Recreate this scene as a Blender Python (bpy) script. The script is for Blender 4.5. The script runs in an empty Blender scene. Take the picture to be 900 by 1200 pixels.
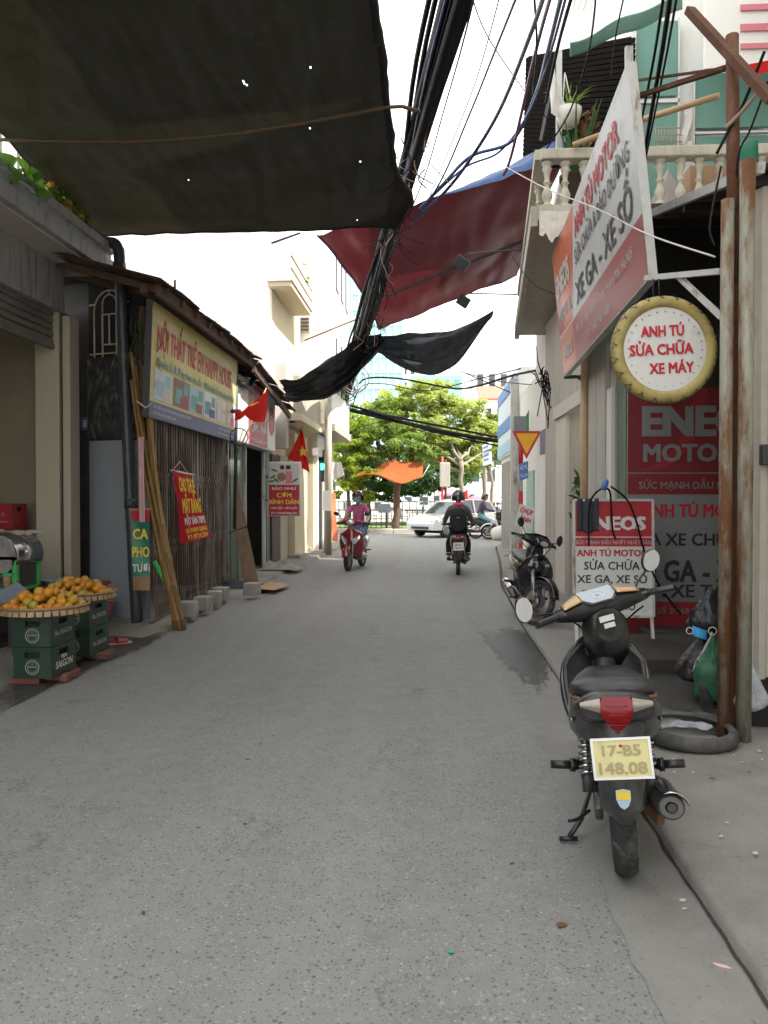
import bpy, bmesh, math, random
import numpy as np
from mathutils import Vector, Matrix, Euler, noise
random.seed(7)
R = math.radians
S = bpy.context.scene
COL = S.collection

# ------------------------------------------------------------------ camera, sky, sun, exposure
FPX = 950.0                      # focal length in pixels of the 900x1200 photograph
EYE = Vector((0, 0, 1.43))
CAM_ROT = Euler((R(90) - math.atan(17 / FPX), 0, math.atan(55 / FPX)), 'XYZ')
cd = bpy.data.cameras.new('camera'); cam = bpy.data.objects.new('camera', cd); COL.objects.link(cam)
cam.location = EYE; cam.rotation_euler = CAM_ROT
cd.sensor_fit = 'VERTICAL'; cd.sensor_height = 24; cd.sensor_width = 18; cd.lens = 24 * FPX / 1200
cd.clip_start = 0.05; cd.clip_end = 3000
S.camera = cam
SUN_EL, SUN_AZ = R(56), R(110)   # azimuth clockwise from +Y (street direction): behind the camera, to the right
w = bpy.data.worlds.new('World'); S.world = w; w.use_nodes = True
nt = w.node_tree; nt.nodes.clear()
sky = nt.nodes.new('ShaderNodeTexSky'); sky.sky_type = 'NISHITA'; sky.sun_disc = False
sky.sun_elevation = SUN_EL; sky.sun_rotation = SUN_AZ
sky.air_density = 1.0; sky.dust_density = 5.0; sky.ozone_density = 1.0; sky.altitude = 0
bg = nt.nodes.new('ShaderNodeBackground'); bg.inputs[1].default_value = 0.15
wo = nt.nodes.new('ShaderNodeOutputWorld')
# thin bright cloud veil over the whole sky
tc = nt.nodes.new('ShaderNodeTexCoord'); cn = nt.nodes.new('ShaderNodeTexNoise'); cn.inputs['Scale'].default_value = 2.2; cn.inputs['Detail'].default_value = 6
cr = nt.nodes.new('ShaderNodeValToRGB'); cr.color_ramp.elements[0].position = 0.2; cr.color_ramp.elements[0].color = (0.72, 0.72, 0.72, 1); cr.color_ramp.elements[1].position = 0.6; cr.color_ramp.elements[1].color = (0.97, 0.97, 0.97, 1)
mx = nt.nodes.new('ShaderNodeMix'); mx.data_type = 'RGBA'; mx.inputs['B'].default_value = (3.3, 3.3, 3.25, 1)
nt.links.new(tc.outputs['Generated'], cn.inputs['Vector']); nt.links.new(cn.outputs['Fac'], cr.inputs[0]); nt.links.new(cr.outputs[0], mx.inputs['Factor']); nt.links.new(sky.outputs[0], mx.inputs['A'])
nt.links.new(mx.outputs['Result'], bg.inputs[0]); nt.links.new(bg.outputs[0], wo.inputs[0])
sd = bpy.data.lights.new('sun', 'SUN'); sun = bpy.data.objects.new('sun', sd); COL.objects.link(sun)
sd.energy = 2.0; sd.angle = R(0.5); sd.color = (1.0, 0.95, 0.88)
to_sun = Vector((math.cos(SUN_EL) * math.sin(SUN_AZ), math.cos(SUN_EL) * math.cos(SUN_AZ), math.sin(SUN_EL)))
sun.rotation_euler = to_sun.to_track_quat('Z', 'Y').to_euler()
S.view_settings.view_transform = 'Standard'; S.view_settings.look = 'None'
S.view_settings.exposure = 2.45; S.view_settings.gamma = 1.0; S.view_settings.use_curve_mapping = False
S.render.engine = 'CYCLES'
S.cycles.use_denoising = True
S.cycles.use_adaptive_sampling = True; S.cycles.adaptive_threshold = 0.03; S.cycles.caustics_reflective = False; S.cycles.caustics_refractive = False
S.cycles.max_bounces = 6; S.cycles.diffuse_bounces = 4; S.cycles.glossy_bounces = 3
S.cycles.transparent_max_bounces = 12; S.cycles.transmission_bounces = 4
S.cycles.sample_clamp_indirect = 8.0

# ------------------------------------------------------------------ measuring: a pixel of the photograph and one known coordinate give a point
RM = CAM_ROT.to_matrix()
def ray(x, y): return RM @ Vector(((x - 450) / FPX, (600 - y) / FPX, -1))
def PY(x, y, Y): d = ray(x, y); return EYE + d * (Y / d.y)
def PX(x, y, X): d = ray(x, y); return EYE + d * (X / d.x)
def PZ(x, y, Z=0.0): d = ray(x, y); return EYE + d * ((Z - EYE.z) / d.z)

# ------------------------------------------------------------------ objects
def tag(o, label=None, cat=None, group=None, kind=None):
    if label: o['label'] = label
    if cat: o['category'] = cat
    if group: o['group'] = group
    if kind: o['kind'] = kind
    return o
def empty(name, loc=(0, 0, 0), label=None, cat=None, group=None, kind=None):
    o = bpy.data.objects.new(name, None); COL.objects.link(o); o.location = loc
    o.empty_display_size = 0.1
    return tag(o, label, cat, group, kind)
def copy_tree(o, parent=None):
    c = o.copy(); COL.objects.link(c); c.parent = parent
    for ch in list(o.children): copy_tree(ch, c)
    return c
def root_loc(p):
    while p.parent: p = p.parent
    return Vector(p.location)

class MB:
    def __init__(s): s.v = []; s.f = []; s.m = []; s.s = []
    def add(s, vs, fs, m=0, smooth=False):
        b = len(s.v); s.v.extend([Vector(p) for p in vs])
        for f in fs: s.f.append([i + b for i in f]); s.m.append(m); s.s.append(smooth)
        return s
    def box(s, x0, x1, y0, y1, z0, z1, m=0):
        return s.add([(x0,y0,z0),(x1,y0,z0),(x1,y1,z0),(x0,y1,z0),(x0,y0,z1),(x1,y0,z1),(x1,y1,z1),(x0,y1,z1)],
                     [(0,3,2,1),(4,5,6,7),(0,1,5,4),(1,2,6,5),(2,3,7,6),(3,0,4,7)], m)
    def bar(s, a, b, w, h, up=(0,0,1), m=0):
        """rectangular bar from a to b, w across, h along up"""
        a, b = Vector(a), Vector(b); d = (b - a).normalized(); u = Vector(up)
        sd_ = d.cross(u)
        if sd_.length < 1e-4: sd_ = d.cross(Vector((0, 1, 0)))
        sd_.normalize(); u = sd_.cross(d).normalized()
        vs = [p + sd_ * (i * w / 2) + u * (j * h / 2) for p in (a, b) for i, j in ((-1,-1),(1,-1),(1,1),(-1,1))]
        return s.add(vs, [(3,2,1,0),(4,5,6,7),(0,1,5,4),(1,2,6,5),(2,3,7,6),(3,0,4,7)], m)
    def tube(s, pts, r, n=8, m=0, caps=True, smooth=True, flat=None):
        pts = [Vector(p) for p in pts]; k = len(pts)
        rs = list(r) if isinstance(r, (list, tuple)) else [r] * k
        vs = []; ref = None
        for i, p in enumerate(pts):
            t = (pts[min(i + 1, k - 1)] - pts[max(i - 1, 0)])
            t = t.normalized() if t.length > 1e-9 else Vector((0, 0, 1))
            if ref is None:
                ref = Vector((0, 0, 1)) if abs(t.z) < 0.9 else Vector((0, 1, 0))
            a = ref - t * ref.dot(t)
            if a.length < 1e-5: a = Vector((1, 0, 0)) - t * t.x
            a.normalize(); bb = t.cross(a); ref = a
            for j in range(n):
                q = 2 * math.pi * j / n
                vs.append(p + (a * math.cos(q) + bb * math.sin(q)) * rs[i])
        fs = [(i*n+j, i*n+(j+1)%n, (i+1)*n+(j+1)%n, (i+1)*n+j) for i in range(k-1) for j in range(n)]
        s.add(vs, fs, m, smooth)
        if caps:
            b = len(s.v) - len(vs)
            s.f.append([b + j for j in range(n)][::-1]); s.m.append(m); s.s.append(False)
            s.f.append([b + (k-1)*n + j for j in range(n)]); s.m.append(m); s.s.append(False)
        return s
    def loft(s, rings, m=0, caps=True, smooth=True, closed=True):
        n = len(rings[0]); b = len(s.v); vs = [p for r_ in rings for p in r_]
        w_ = n if closed else n - 1
        s.add(vs, [(i*n+j, i*n+(j+1)%n, (i+1)*n+(j+1)%n, (i+1)*n+j) for i in range(len(rings)-1) for j in range(w_)], m, smooth)
        if caps and closed:
            s.f.append([b + j for j in range(n)][::-1]); s.m.append(m); s.s.append(False)
            s.f.append([b + (len(rings)-1)*n + j for j in range(n)]); s.m.append(m); s.s.append(False)
        return s
    def prism(s, pts, ext, m=0, smooth=False):
        n = len(pts); pts = [Vector(p) for p in pts]; e = Vector(ext)
        return s.add(pts + [p + e for p in pts], [list(range(n))[::-1], list(range(n, 2*n))] + [(i, (i+1)%n, n+(i+1)%n, n+i) for i in range(n)], m, smooth)
    def grid(s, fn, nu, nv, m=0, smooth=True, skip=None):
        vs = [fn(i / nu, j / nv) for j in range(nv + 1) for i in range(nu + 1)]
        fs = [(j*(nu+1)+i, j*(nu+1)+i+1, (j+1)*(nu+1)+i+1, (j+1)*(nu+1)+i) for j in range(nv) for i in range(nu) if not (skip and skip(i, j))]
        return s.add(vs, fs, m, smooth)
    def sphere(s, c, r, nu=12, nv=8, m=0, M=None):
        c = Vector(c); r = Vector((r, r, r)) if isinstance(r, (int, float)) else Vector(r)
        vs = [(0, 0, 1)] + [(math.sin(math.pi*j/nv)*math.cos(2*math.pi*i/nu), math.sin(math.pi*j/nv)*math.sin(2*math.pi*i/nu), math.cos(math.pi*j/nv)) for j in range(1, nv) for i in range(nu)] + [(0, 0, -1)]
        vs = [Vector((p[0]*r.x, p[1]*r.y, p[2]*r.z)) for p in vs]
        if M: vs = [M @ p for p in vs]
        vs = [c + p for p in vs]
        fs = [(0, 1 + i, 1 + (i+1)%nu) for i in range(nu)]
        fs += [(1+j*nu+i, 1+(j+1)*nu+i, 1+(j+1)*nu+(i+1)%nu, 1+j*nu+(i+1)%nu) for j in range(nv-2) for i in range(nu)]
        l = len(vs) - 1
        fs += [(l, 1+(nv-2)*nu+(i+1)%nu, 1+(nv-2)*nu+i) for i in range(nu)]
        return s.add(vs, fs, m, True)
    def lathe(s, prof, n=16, c=(0,0,0), axis=(0,0,1), m=0, smooth=True, caps=True):
        M = Vector(axis).to_track_quat('Z', 'Y').to_matrix(); c = Vector(c)
        rings = [[c + M @ Vector((r_*math.cos(2*math.pi*i/n), r_*math.sin(2*math.pi*i/n), z)) for i in range(n)] for r_, z in prof]
        return s.loft(rings, m, caps, smooth)
    def torus(s, c, R_, r, axis=(1,0,0), nu=32, nv=10, m=0, mod=None):
        M = Vector(axis).to_track_quat('Z', 'Y').to_matrix(); c = Vector(c)
        rr = r if isinstance(r, tuple) else (r, r)      # (radial, axial)
        vs = []
        for i in range(nu):
            a = 2*math.pi*i/nu
            for j in range(nv):
                q = 2*math.pi*j/nv
                k = 1 + (mod(i, j) if mod else 0)
                rad = R_ + rr[0]*math.cos(q)*k
                vs.append(c + M @ Vector((rad*math.cos(a), rad*math.sin(a), rr[1]*math.sin(q))))
        return s.add(vs, [(i*nv+j, ((i+1)%nu)*nv+j, ((i+1)%nu)*nv+(j+1)%nv, i*nv+(j+1)%nv) for i in range(nu) for j in range(nv)], m, True)
    def xf(s, M, start=0):
        for i in range(start, len(s.v)): s.v[i] = M @ s.v[i]
        return s
    def build(s, name, mats, parent=None, bevel=0, seg=2, normals=True, sub=0, solid=0):
        o0 = root_loc(parent) if parent else Vector((0, 0, 0))
        me = bpy.data.meshes.new(name)
        me.from_pydata([tuple(p - o0) for p in s.v], [], s.f)
        mats = mats if isinstance(mats, (list, tuple)) else [mats]
        for m_ in mats: me.materials.append(M_(m_))
        me.polygons.foreach_set('material_index', s.m); me.polygons.foreach_set('use_smooth', s.s)
        if normals and len(s.f) < 60000:
            b = bmesh.new(); b.from_mesh(me); bmesh.ops.recalc_face_normals(b, faces=b.faces); b.to_mesh(me); b.free()
        me.update()
        o = bpy.data.objects.new(name, me); COL.objects.link(o); o.parent = parent
        if solid:
            q = o.modifiers.new('thickness', 'SOLIDIFY'); q.thickness = solid; q.offset = 0
        if bevel:
            q = o.modifiers.new('edge', 'BEVEL'); q.width = bevel; q.segments = seg; q.limit_method = 'ANGLE'; q.angle_limit = R(40)
        if sub:
            q = o.modifiers.new('smooth', 'SUBSURF'); q.levels = sub; q.render_levels = sub
        return o

def sring(y, w_, zb, zt, n=16, p=2.6, x0=0.0):
    """super-ellipse ring in the xz plane at y"""
    out = []
    for i in range(n):
        a = 2 * math.pi * i / n; c, s_ = math.cos(a), math.sin(a)
        out.append(Vector((x0 + w_ * math.copysign(abs(c) ** (2/p), c), y, (zb + zt)/2 + (zt - zb)/2 * math.copysign(abs(s_) ** (2/p), s_))))
    return out
def nz(x, y=0, z=0): return noise.noise(Vector((x, y, z)))
def smooth_path(pts, k=6):
    pts = [Vector(p) for p in pts]; out = []
    for i in range(len(pts) - 1):
        p0, p1, p2, p3 = pts[max(i-1,0)], pts[i], pts[i+1], pts[min(i+2,len(pts)-1)]
        for j in range(k):
            t = j / k
            out.append(0.5*((2*p1)+(p2-p0)*t+(2*p0-5*p1+4*p2-p3)*t*t+(3*p1-p0-3*p2+p3)*t**3))
    out.append(pts[-1]); return out

# ------------------------------------------------------------------ materials
MATS = {}
def M_(n): return n if isinstance(n, bpy.types.Material) else MATS[n]
class NT:
    def __init__(s, name):
        s.mat = bpy.data.materials.new(name); s.mat.use_nodes = True; MATS[name] = s.mat
        s.t = s.mat.node_tree; s.b = s.t.nodes['Principled BSDF']; s.out = s.t.nodes['Material Output']
    def n(s, kind, **kw):
        x = s.t.nodes.new('ShaderNode' + kind)
        for k, v in kw.items(): setattr(x, k, v)
        return x
    def l(s, a, b): s.t.links.new(a, b)
    def coord(s, kind='Object'): return s.n('TexCoord').outputs[kind]
    def noise(s, vec, scale, detail=4, rough=0.55):
        x = s.n('TexNoise'); x.inputs['Scale'].default_value = scale; x.inputs['Detail'].default_value = detail; x.inputs['Roughness'].default_value = rough
        s.l(vec, x.inputs['Vector']); return x.outputs['Fac']
    def voro(s, vec, scale, feature='F1'):
        x = s.n('TexVoronoi', feature=feature); x.inputs['Scale'].default_value = scale; s.l(vec, x.inputs['Vector']); return x
    def ramp(s, fac, stops):
        x = s.n('ValToRGB'); e = x.color_ramp.elements
        while len(e) < len(stops): e.new(0.5)
        for el, (p, c) in zip(e, stops):
            el.position = p; el.color = (c if len(c) == 4 else (*c, 1)) if not isinstance(c, (int, float)) else (c, c, c, 1)
        s.l(fac, x.inputs[0]); return x.outputs[0]
    def mix(s, fac, a, b, mode='MIX'):
        x = s.n('Mix', data_type='RGBA', blend_type=mode)
        for sock, v in ((x.inputs['Factor'], fac), (x.inputs['A'], a), (x.inputs['B'], b)):
            if isinstance(v, bpy.types.NodeSocket): s.l(v, sock)
            elif isinstance(v, (int, float)) : sock.default_value = v
            else: sock.default_value = (*v, 1) if len(v) == 3 else v
        return x.outputs['Result']
    def math(s, op, a, b=0.0):
        x = s.n('Math', operation=op)
        for i, v in enumerate((a, b)):
            if isinstance(v, bpy.types.NodeSocket): s.l(v, x.inputs[i])
            else: x.inputs[i].default_value = v
        return x.outputs[0]
    def mapv(s, vec, scale=(1,1,1), rot=(0,0,0)):
        x = s.n('Mapping'); x.inputs['Scale'].default_value = scale; x.inputs['Rotation'].default_value = rot; s.l(vec, x.inputs['Vector']); return x.outputs[0]
    def base(s, c):
        if isinstance(c, bpy.types.NodeSocket): s.l(c, s.b.inputs['Base Color'])
        else: s.b.inputs['Base Color'].default_value = (*c, 1)
    def bump(s, h, strength=0.3, dist=0.01):
        x = s.n('Bump'); x.inputs['Strength'].default_value = strength; x.inputs['Distance'].default_value = dist
        s.l(h, x.inputs['Height']); s.l(x.outputs[0], s.b.inputs['Normal'])
    def set(s, **kw):
        for k, v in kw.items():
            i = s.b.inputs[k.replace('_', ' ')]
            if isinstance(v, bpy.types.NodeSocket): s.l(v, i)
            else: i.default_value = v

def sc_(c, k): return tuple(min(1, x * k) for x in c)
def mat(name, col, rough=0.6, metal=0.0, var=0.18, scale=6.0, dirt=None, dirt_amt=0.5, dscale=3.0, bump=0.15, bscale=60.0, bdist=0.004, coat=0.0, streak=False, emis=None, randv=0.0, spec=0.5):
    t = NT(name); c = t.coord()
    n1 = t.noise(c, scale, 5)
    cc = t.mix(n1, sc_(col, 1 - var), sc_(col, 1 + var))
    if dirt:
        v = t.mapv(c, (1, 1, 0.12)) if streak else c
        n2 = t.noise(v, dscale * (4 if streak else 1), 8, 0.65)
        cc = t.mix(t.ramp(n2, [(0.48 - 0.2 * dirt_amt + 0.1, 0.0), (0.75, 1.0)]), cc, dirt)
    if randv:
        r = t.n('ObjectInfo').outputs['Random']
        cc = t.mix(t.math('MULTIPLY', r, randv), cc, sc_(col, 0.35))
    t.base(cc); t.set(Roughness=rough, Metallic=metal, Coat_Weight=coat, Specular_IOR_Level=spec)
    if bump: t.bump(t.noise(c, bscale, 6), bump, bdist)
    if emis: t.set(Emission_Color=(*emis[:3], 1), Emission_Strength=emis[3])
    return t.mat
def flat(name, col, rough=0.5, metal=0.0, coat=0.0):   # ink, paint and small smooth things: a faint mottle only
    return mat(name, col, rough, metal, var=0.07, scale=25, bump=0.0, coat=coat)
def cloth_mat(name, col, trans=0.35, var=0.15, scale=5, wv=400, holes=0.0, rough=0.8, tcol=None, dirt=None):
    t = NT(name); c = t.coord()
    cc = t.mix(t.noise(t.mapv(c, (0.35, 2.0, 1)), scale, 8, 0.75), sc_(col, 1 - var), sc_(col, 1 + var))
    if holes: cc = t.mix(t.ramp(t.noise(t.mapv(c, (3, 30, 1)), 6, 3, 0.7), [(0.38, 0.0), (0.68, 0.7)]), cc, sc_(col, 2.8))
    if dirt: cc = t.mix(t.ramp(t.noise(c, 2.2, 7, 0.7), [(0.45, 0.0), (0.72, 1.0)]), cc, dirt)
    t.base(cc); t.set(Roughness=rough, Specular_IOR_Level=0.25)
    t.bump(t.noise(c, wv, 2), 0.25, 0.002)
    tr = t.n('BsdfTranslucent')
    t.l(t.mix(1.0, cc, tcol or (1, 1, 1), 'MULTIPLY'), tr.inputs['Color'])
    mx = t.n('MixShader'); mx.inputs[0].default_value = trans
    t.l(t.b.outputs[0], mx.inputs[1]); t.l(tr.outputs[0], mx.inputs[2]); last = mx.outputs[0]
    if holes:
        tp = t.n('BsdfTransparent'); m2 = t.n('MixShader')
        wv_ = t.math('MULTIPLY', t.ramp(t.noise(t.mapv(c, (1, 0.15, 1)), 9, 6, 0.7), [(0.35, 0.25), (0.75, 1.0)]), holes)
        t.l(wv_, m2.inputs[0]); t.l(last, m2.inputs[1]); t.l(tp.outputs[0], m2.inputs[2]); last = m2.outputs[0]
    t.l(last, t.out.inputs[0]); return t.mat
def leaf_mat(name, c1, c2, trans=0.35):
    t = NT(name); c = t.coord()
    cc = t.mix(t.ramp(t.noise(c, 1.3, 5, 0.7), [(0.32, 0.0), (0.68, 1.0)]), c1, c2)
    cc = t.mix(t.ramp(t.noise(c, 23, 2), [(0.35, 0.0), (0.7, 0.6)]), cc, sc_(c2, 1.25))
    t.base(cc); t.set(Roughness=0.5, Specular_IOR_Level=0.3)
    tr = t.n('BsdfTranslucent'); t.l(t.mix(1.0, cc, (1.0, 1.1, 0.5), 'MULTIPLY'), tr.inputs['Color'])
    mx = t.n('MixShader'); mx.inputs[0].default_value = trans
    t.l(t.b.outputs[0], mx.inputs[1]); t.l(tr.outputs[0], mx.inputs[2]); t.l(mx.outputs[0], t.out.inputs[0]); return t.mat
def plastic_film(name, col, alpha, rough=0.15):
    t = NT(name); c = t.coord(); t.base(col); t.set(Roughness=rough)
    t.bump(t.noise(c, 30, 6, 0.7), 0.7, 0.01)
    tp = t.n('BsdfTransparent'); tp.inputs[0].default_value = (*[min(1, x*1.2+0.15) for x in col], 1)
    mx = t.n('MixShader'); t.l(t.ramp(t.noise(c, 14, 5, 0.7), [(0.3, max(0, alpha-0.25)), (0.7, min(1, alpha+0.25))]), mx.inputs[0])
    t.l(tp.outputs[0], mx.inputs[1]); t.l(t.b.outputs[0], mx.inputs[2]); t.l(mx.outputs[0], t.out.inputs[0]); return t.mat

def asphalt(name):
    t = NT(name); c = t.coord()
    big = t.noise(c, 0.55, 5, 0.6); mid = t.noise(c, 7, 6, 0.7)
    cc = t.mix(big, (0.212, 0.212, 0.203), (0.294, 0.291, 0.278))
    cc = t.mix(t.ramp(mid, [(0.35, 0.0), (0.7, 0.45)]), cc, (0.19, 0.19, 0.182))
    # long wheel-track mottling along the street
    trk = t.noise(t.mapv(c, (2.2, 0.12, 1)), 1.0, 4)
    cc = t.mix(t.ramp(trk, [(0.4, 0.0), (0.75, 0.5)]), cc, (0.305, 0.308, 0.296))
    # sandy spots
    cc = t.mix(t.ramp(t.noise(c, 1.7, 3, 0.8), [(0.66, 0.0), (0.8, 0.30)]), cc, (0.38, 0.33, 0.27))
    oil = t.math('MULTIPLY', t.ramp(t.noise(c, 2.6, 2, 0.4), [(0.68, 0.0), (0.74, 1.0)]), t.ramp(t.noise(c, 22, 5, 0.7), [(0.4, 0.0), (0.65, 0.6)]))
    cc = t.mix(oil, cc, (0.11, 0.11, 0.11))
    ck = t.math('ADD', t.voro(c, 0.42, 'DISTANCE_TO_EDGE').outputs['Distance'], t.math('MULTIPLY', t.math('SUBTRACT', t.noise(c, 1.9, 7, 0.7), 0.5), 0.5))
    ck = t.math('MULTIPLY', t.ramp(t.math('ABSOLUTE', ck), [(0.0, 1.0), (0.008, 0.0)]), t.ramp(t.noise(c, 0.8, 3), [(0.48, 0.0), (0.6, 0.6)]))
    cc = t.mix(ck, cc, (0.09, 0.09, 0.088))
    # exposed aggregate: chips of stone of two sizes
    h = None
    warp = t.n('Mix', data_type='VECTOR'); warp.inputs['Factor'].default_value = 0.02
    nn = t.n('TexNoise'); nn.inputs['Scale'].default_value = 60; t.l(c, nn.inputs['Vector'])
    t.l(c, warp.inputs['A']); t.l(nn.outputs['Color'], warp.inputs['B']); wc = warp.outputs['Result']
    for scale, lo, hi in ((52, 0.26, 0.34), (105, 0.30, 0.38)):
        v = t.voro(wc, scale); d = v.outputs['Distance']; chip = t.ramp(d, [(lo, 1.0), (hi, 0.0)])
        sep = t.n('SeparateColor'); t.l(v.outputs['Color'], sep.inputs[0])
        dark = t.math('MULTIPLY', chip, t.math('GREATER_THAN', sep.outputs[0], 0.74))
        lite = t.math('MULTIPLY', chip, t.math('LESS_THAN', sep.outputs[0], 0.17))
        cc = t.mix(t.math('MULTIPLY', dark, 0.64), cc, (0.065, 0.072, 0.08))
        cc = t.mix(t.math('MULTIPLY', lite, 0.5), cc, (0.46, 0.45, 0.41))
        h = t.math('ADD', chip, h) if h else chip
    cc = t.mix(t.ramp(t.noise(c, 260, 2, 0.6), [(0.35, 0.0), (0.65, 0.5)]), cc, t.mix(1.0, cc, (0.62, 0.63, 0.65), 'MULTIPLY'))
    t.base(cc)
    t.set(Roughness=t.ramp(mid, [(0.2, 0.62), (0.8, 0.85)]), Specular_IOR_Level=0.4)
    t.bump(t.math('ADD', t.math('MULTIPLY', h, 0.5), t.noise(c, 140, 3)), 0.35, 0.004)
    return t.mat
def concrete(name, col, stain=(0.09, 0.085, 0.078), amt=0.5, scale=1.6):
    t = NT(name); c = t.coord()
    cc = t.mix(t.noise(c, 3.2, 8, 0.65), sc_(col, 0.75), sc_(col, 1.2))
    cc = t.mix(t.ramp(t.noise(c, scale, 8, 0.7), [(0.62 - 0.25 * amt, 0.0), (0.78, 0.85)]), cc, stain)
    cc = t.mix(t.ramp(t.noise(c, 45, 4, 0.6), [(0.60, 0.0), (0.72, 0.55)]), cc, sc_(stain, 0.7))
    cr = t.voro(c, 1.4, 'DISTANCE_TO_EDGE')
    wv_ = t.math('ADD', cr.outputs['Distance'], t.math('MULTIPLY', t.noise(c, 2.5, 6), 0.16))
    cc = t.mix(t.ramp(wv_, [(0.010, 0.30), (0.018, 0.0)]), cc, sc_(stain, 0.5))
    t.base(cc); t.set(Roughness=0.88, Specular_IOR_Level=0.3)
    t.bump(t.math('ADD', t.noise(c, 18, 8, 0.7), t.noise(c, 120, 3)), 0.4, 0.008); return t.mat
def plaster(name, col, grime=(0.12, 0.11, 0.09), amt=0.35):
    t = NT(name); c = t.coord()
    cc = t.mix(t.noise(c, 2.0, 6), sc_(col, 0.93), sc_(col, 1.05))
    st = t.noise(t.mapv(c, (5, 5, 0.35)), 1.6, 8, 0.7)
    cc = t.mix(t.ramp(st, [(0.66 - 0.25 * amt, 0.0), (0.85, 0.6)]), cc, grime)
    cc = t.mix(t.ramp(t.noise(c, 0.9, 7, 0.75), [(0.58, 0.0), (0.8, 0.45 * amt * 2)]), cc, sc_(grime, 2.2))
    t.base(cc); t.set(Roughness=0.85, Specular_IOR_Level=0.25)
    t.bump(t.noise(c, 30, 7, 0.7), 0.25, 0.006); return t.mat
def rusty(name, paint, rust=(0.13, 0.05, 0.02), amt=0.5, scale=5.0, rough=0.7):
    t = NT(name); c = t.coord()
    r1 = t.mix(t.noise(c, 22, 6, 0.7), sc_(rust, 0.45), sc_(rust, 1.7))
    f = t.noise(t.mapv(c, (1, 1, 0.22)), scale, 8, 0.7)
    mask = t.ramp(f, [(0.60 - 0.3 * amt, 0.0), (0.70 - 0.25 * amt, 1.0)])
    pc = t.mix(t.noise(c, 9, 5), sc_(paint, 0.8), sc_(paint, 1.12))
    t.base(t.mix(mask, pc, r1)); t.set(Roughness=t.ramp(mask, [(0, rough - 0.2), (1, 0.9)]), Metallic=0.0)
    t.bump(t.math('ADD', t.noise(c, 60, 6), mask), 0.3, 0.003); return t.mat
def ranged(name, cols, rough=0.6, spec=0.4, vscale=20, bump=0.2):
    """one of several colours per object, mottled"""
    t = NT(name); c = t.coord(); r = t.n('ObjectInfo').outputs['Random']
    cc = t.ramp(r, [(i / max(1, len(cols) - 1), k) for i, k in enumerate(cols)])
    cc = t.mix(t.ramp(t.noise(c, vscale, 5, 0.7), [(0.45, 0.0), (0.8, 0.5)]), cc, t.mix(1.0, cc, (0.45, 0.5, 0.3), 'MULTIPLY'))
    t.base(cc); t.set(Roughness=rough, Specular_IOR_Level=spec); t.bump(t.noise(c, 90, 4), bump, 0.002); return t.mat
def glass_dark(name, col, rough=0.08):
    t = NT(name); t.base(t.mix(t.noise(t.coord(), 1.2, 4), sc_(col, 0.7), sc_(col, 1.3))); t.set(Roughness=rough, Specular_IOR_Level=0.8); return t.mat

def wet_mat(name, col, rough):
    t = NT(name); c = t.coord(); t.base(t.mix(t.noise(c, 9, 6), sc_(col, 0.7), sc_(col, 1.4))); t.set(Roughness=rough); t.bump(t.noise(c, 120, 4), 0.3, 0.004)
    at = t.n('Attribute'); at.attribute_name = 'edge'; k = t.math('ADD', at.outputs['Fac'], t.math('MULTIPLY', t.math('SUBTRACT', t.noise(c, 7, 7, 0.7), 0.5), 1.3))
    tp = t.n('BsdfTransparent'); mx = t.n('MixShader'); t.l(t.ramp(k, [(0.30, 0.0), (0.66, 0.72)]), mx.inputs[0]); t.l(tp.outputs[0], mx.inputs[1]); t.l(t.b.outputs[0], mx.inputs[2]); t.l(mx.outputs[0], t.out.inputs[0])
wet_mat('damp', (0.055, 0.054, 0.052), 0.45)
asphalt('asphalt')
concrete('concrete', (0.27, 0.255, 0.225)); concrete('apron', (0.27, 0.26, 0.237), (0.14, 0.13, 0.115), 0.45, 1.3)
concrete('gutter', (0.255, 0.25, 0.232), (0.15, 0.145, 0.135), 0.5, 1.2)
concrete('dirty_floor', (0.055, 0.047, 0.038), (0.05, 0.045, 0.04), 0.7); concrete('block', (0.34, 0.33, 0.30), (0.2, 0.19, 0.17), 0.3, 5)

plaster('white_wall', (0.86, 0.86, 0.83), (0.35, 0.33, 0.28), 0.2); plaster('old_white', (0.66, 0.64, 0.58), (0.16, 0.14, 0.11), 0.5)
plaster('grey_white', (0.60, 0.62, 0.62), (0.35, 0.35, 0.33), 0.25)
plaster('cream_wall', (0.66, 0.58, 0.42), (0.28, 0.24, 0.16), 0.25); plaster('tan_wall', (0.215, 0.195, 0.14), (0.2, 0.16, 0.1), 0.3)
plaster('pillar_cream', (0.44, 0.405, 0.32), (0.3, 0.25, 0.18), 0.2)
plaster('grey_wall', (0.27, 0.295, 0.32), (0.1, 0.1, 0.1), 0.3); plaster('soffit', (0.56, 0.52, 0.46), (0.2, 0.17, 0.13), 0.3)
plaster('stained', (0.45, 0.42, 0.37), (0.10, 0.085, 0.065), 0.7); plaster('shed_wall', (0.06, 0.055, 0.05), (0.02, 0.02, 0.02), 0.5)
plaster('pale_blue', (0.55, 0.66, 0.72), (0.3, 0.33, 0.35), 0.2); plaster('pink_wall', (0.66, 0.45, 0.36), (0.3, 0.2, 0.15), 0.2)
mat('fascia', (0.33, 0.335, 0.33), 0.55, var=0.12, dirt=(0.08, 0.075, 0.07), streak=True); mat('canopy_band', (0.38, 0.40, 0.42), 0.45, var=0.1, dirt=(0.13, 0.13, 0.12), streak=True)
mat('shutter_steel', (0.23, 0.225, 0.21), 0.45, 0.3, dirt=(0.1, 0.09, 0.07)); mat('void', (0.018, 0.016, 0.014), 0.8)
mat('dark_panel', (0.035, 0.034, 0.034), 0.35, dirt=(0.08, 0.075, 0.065))
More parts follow.
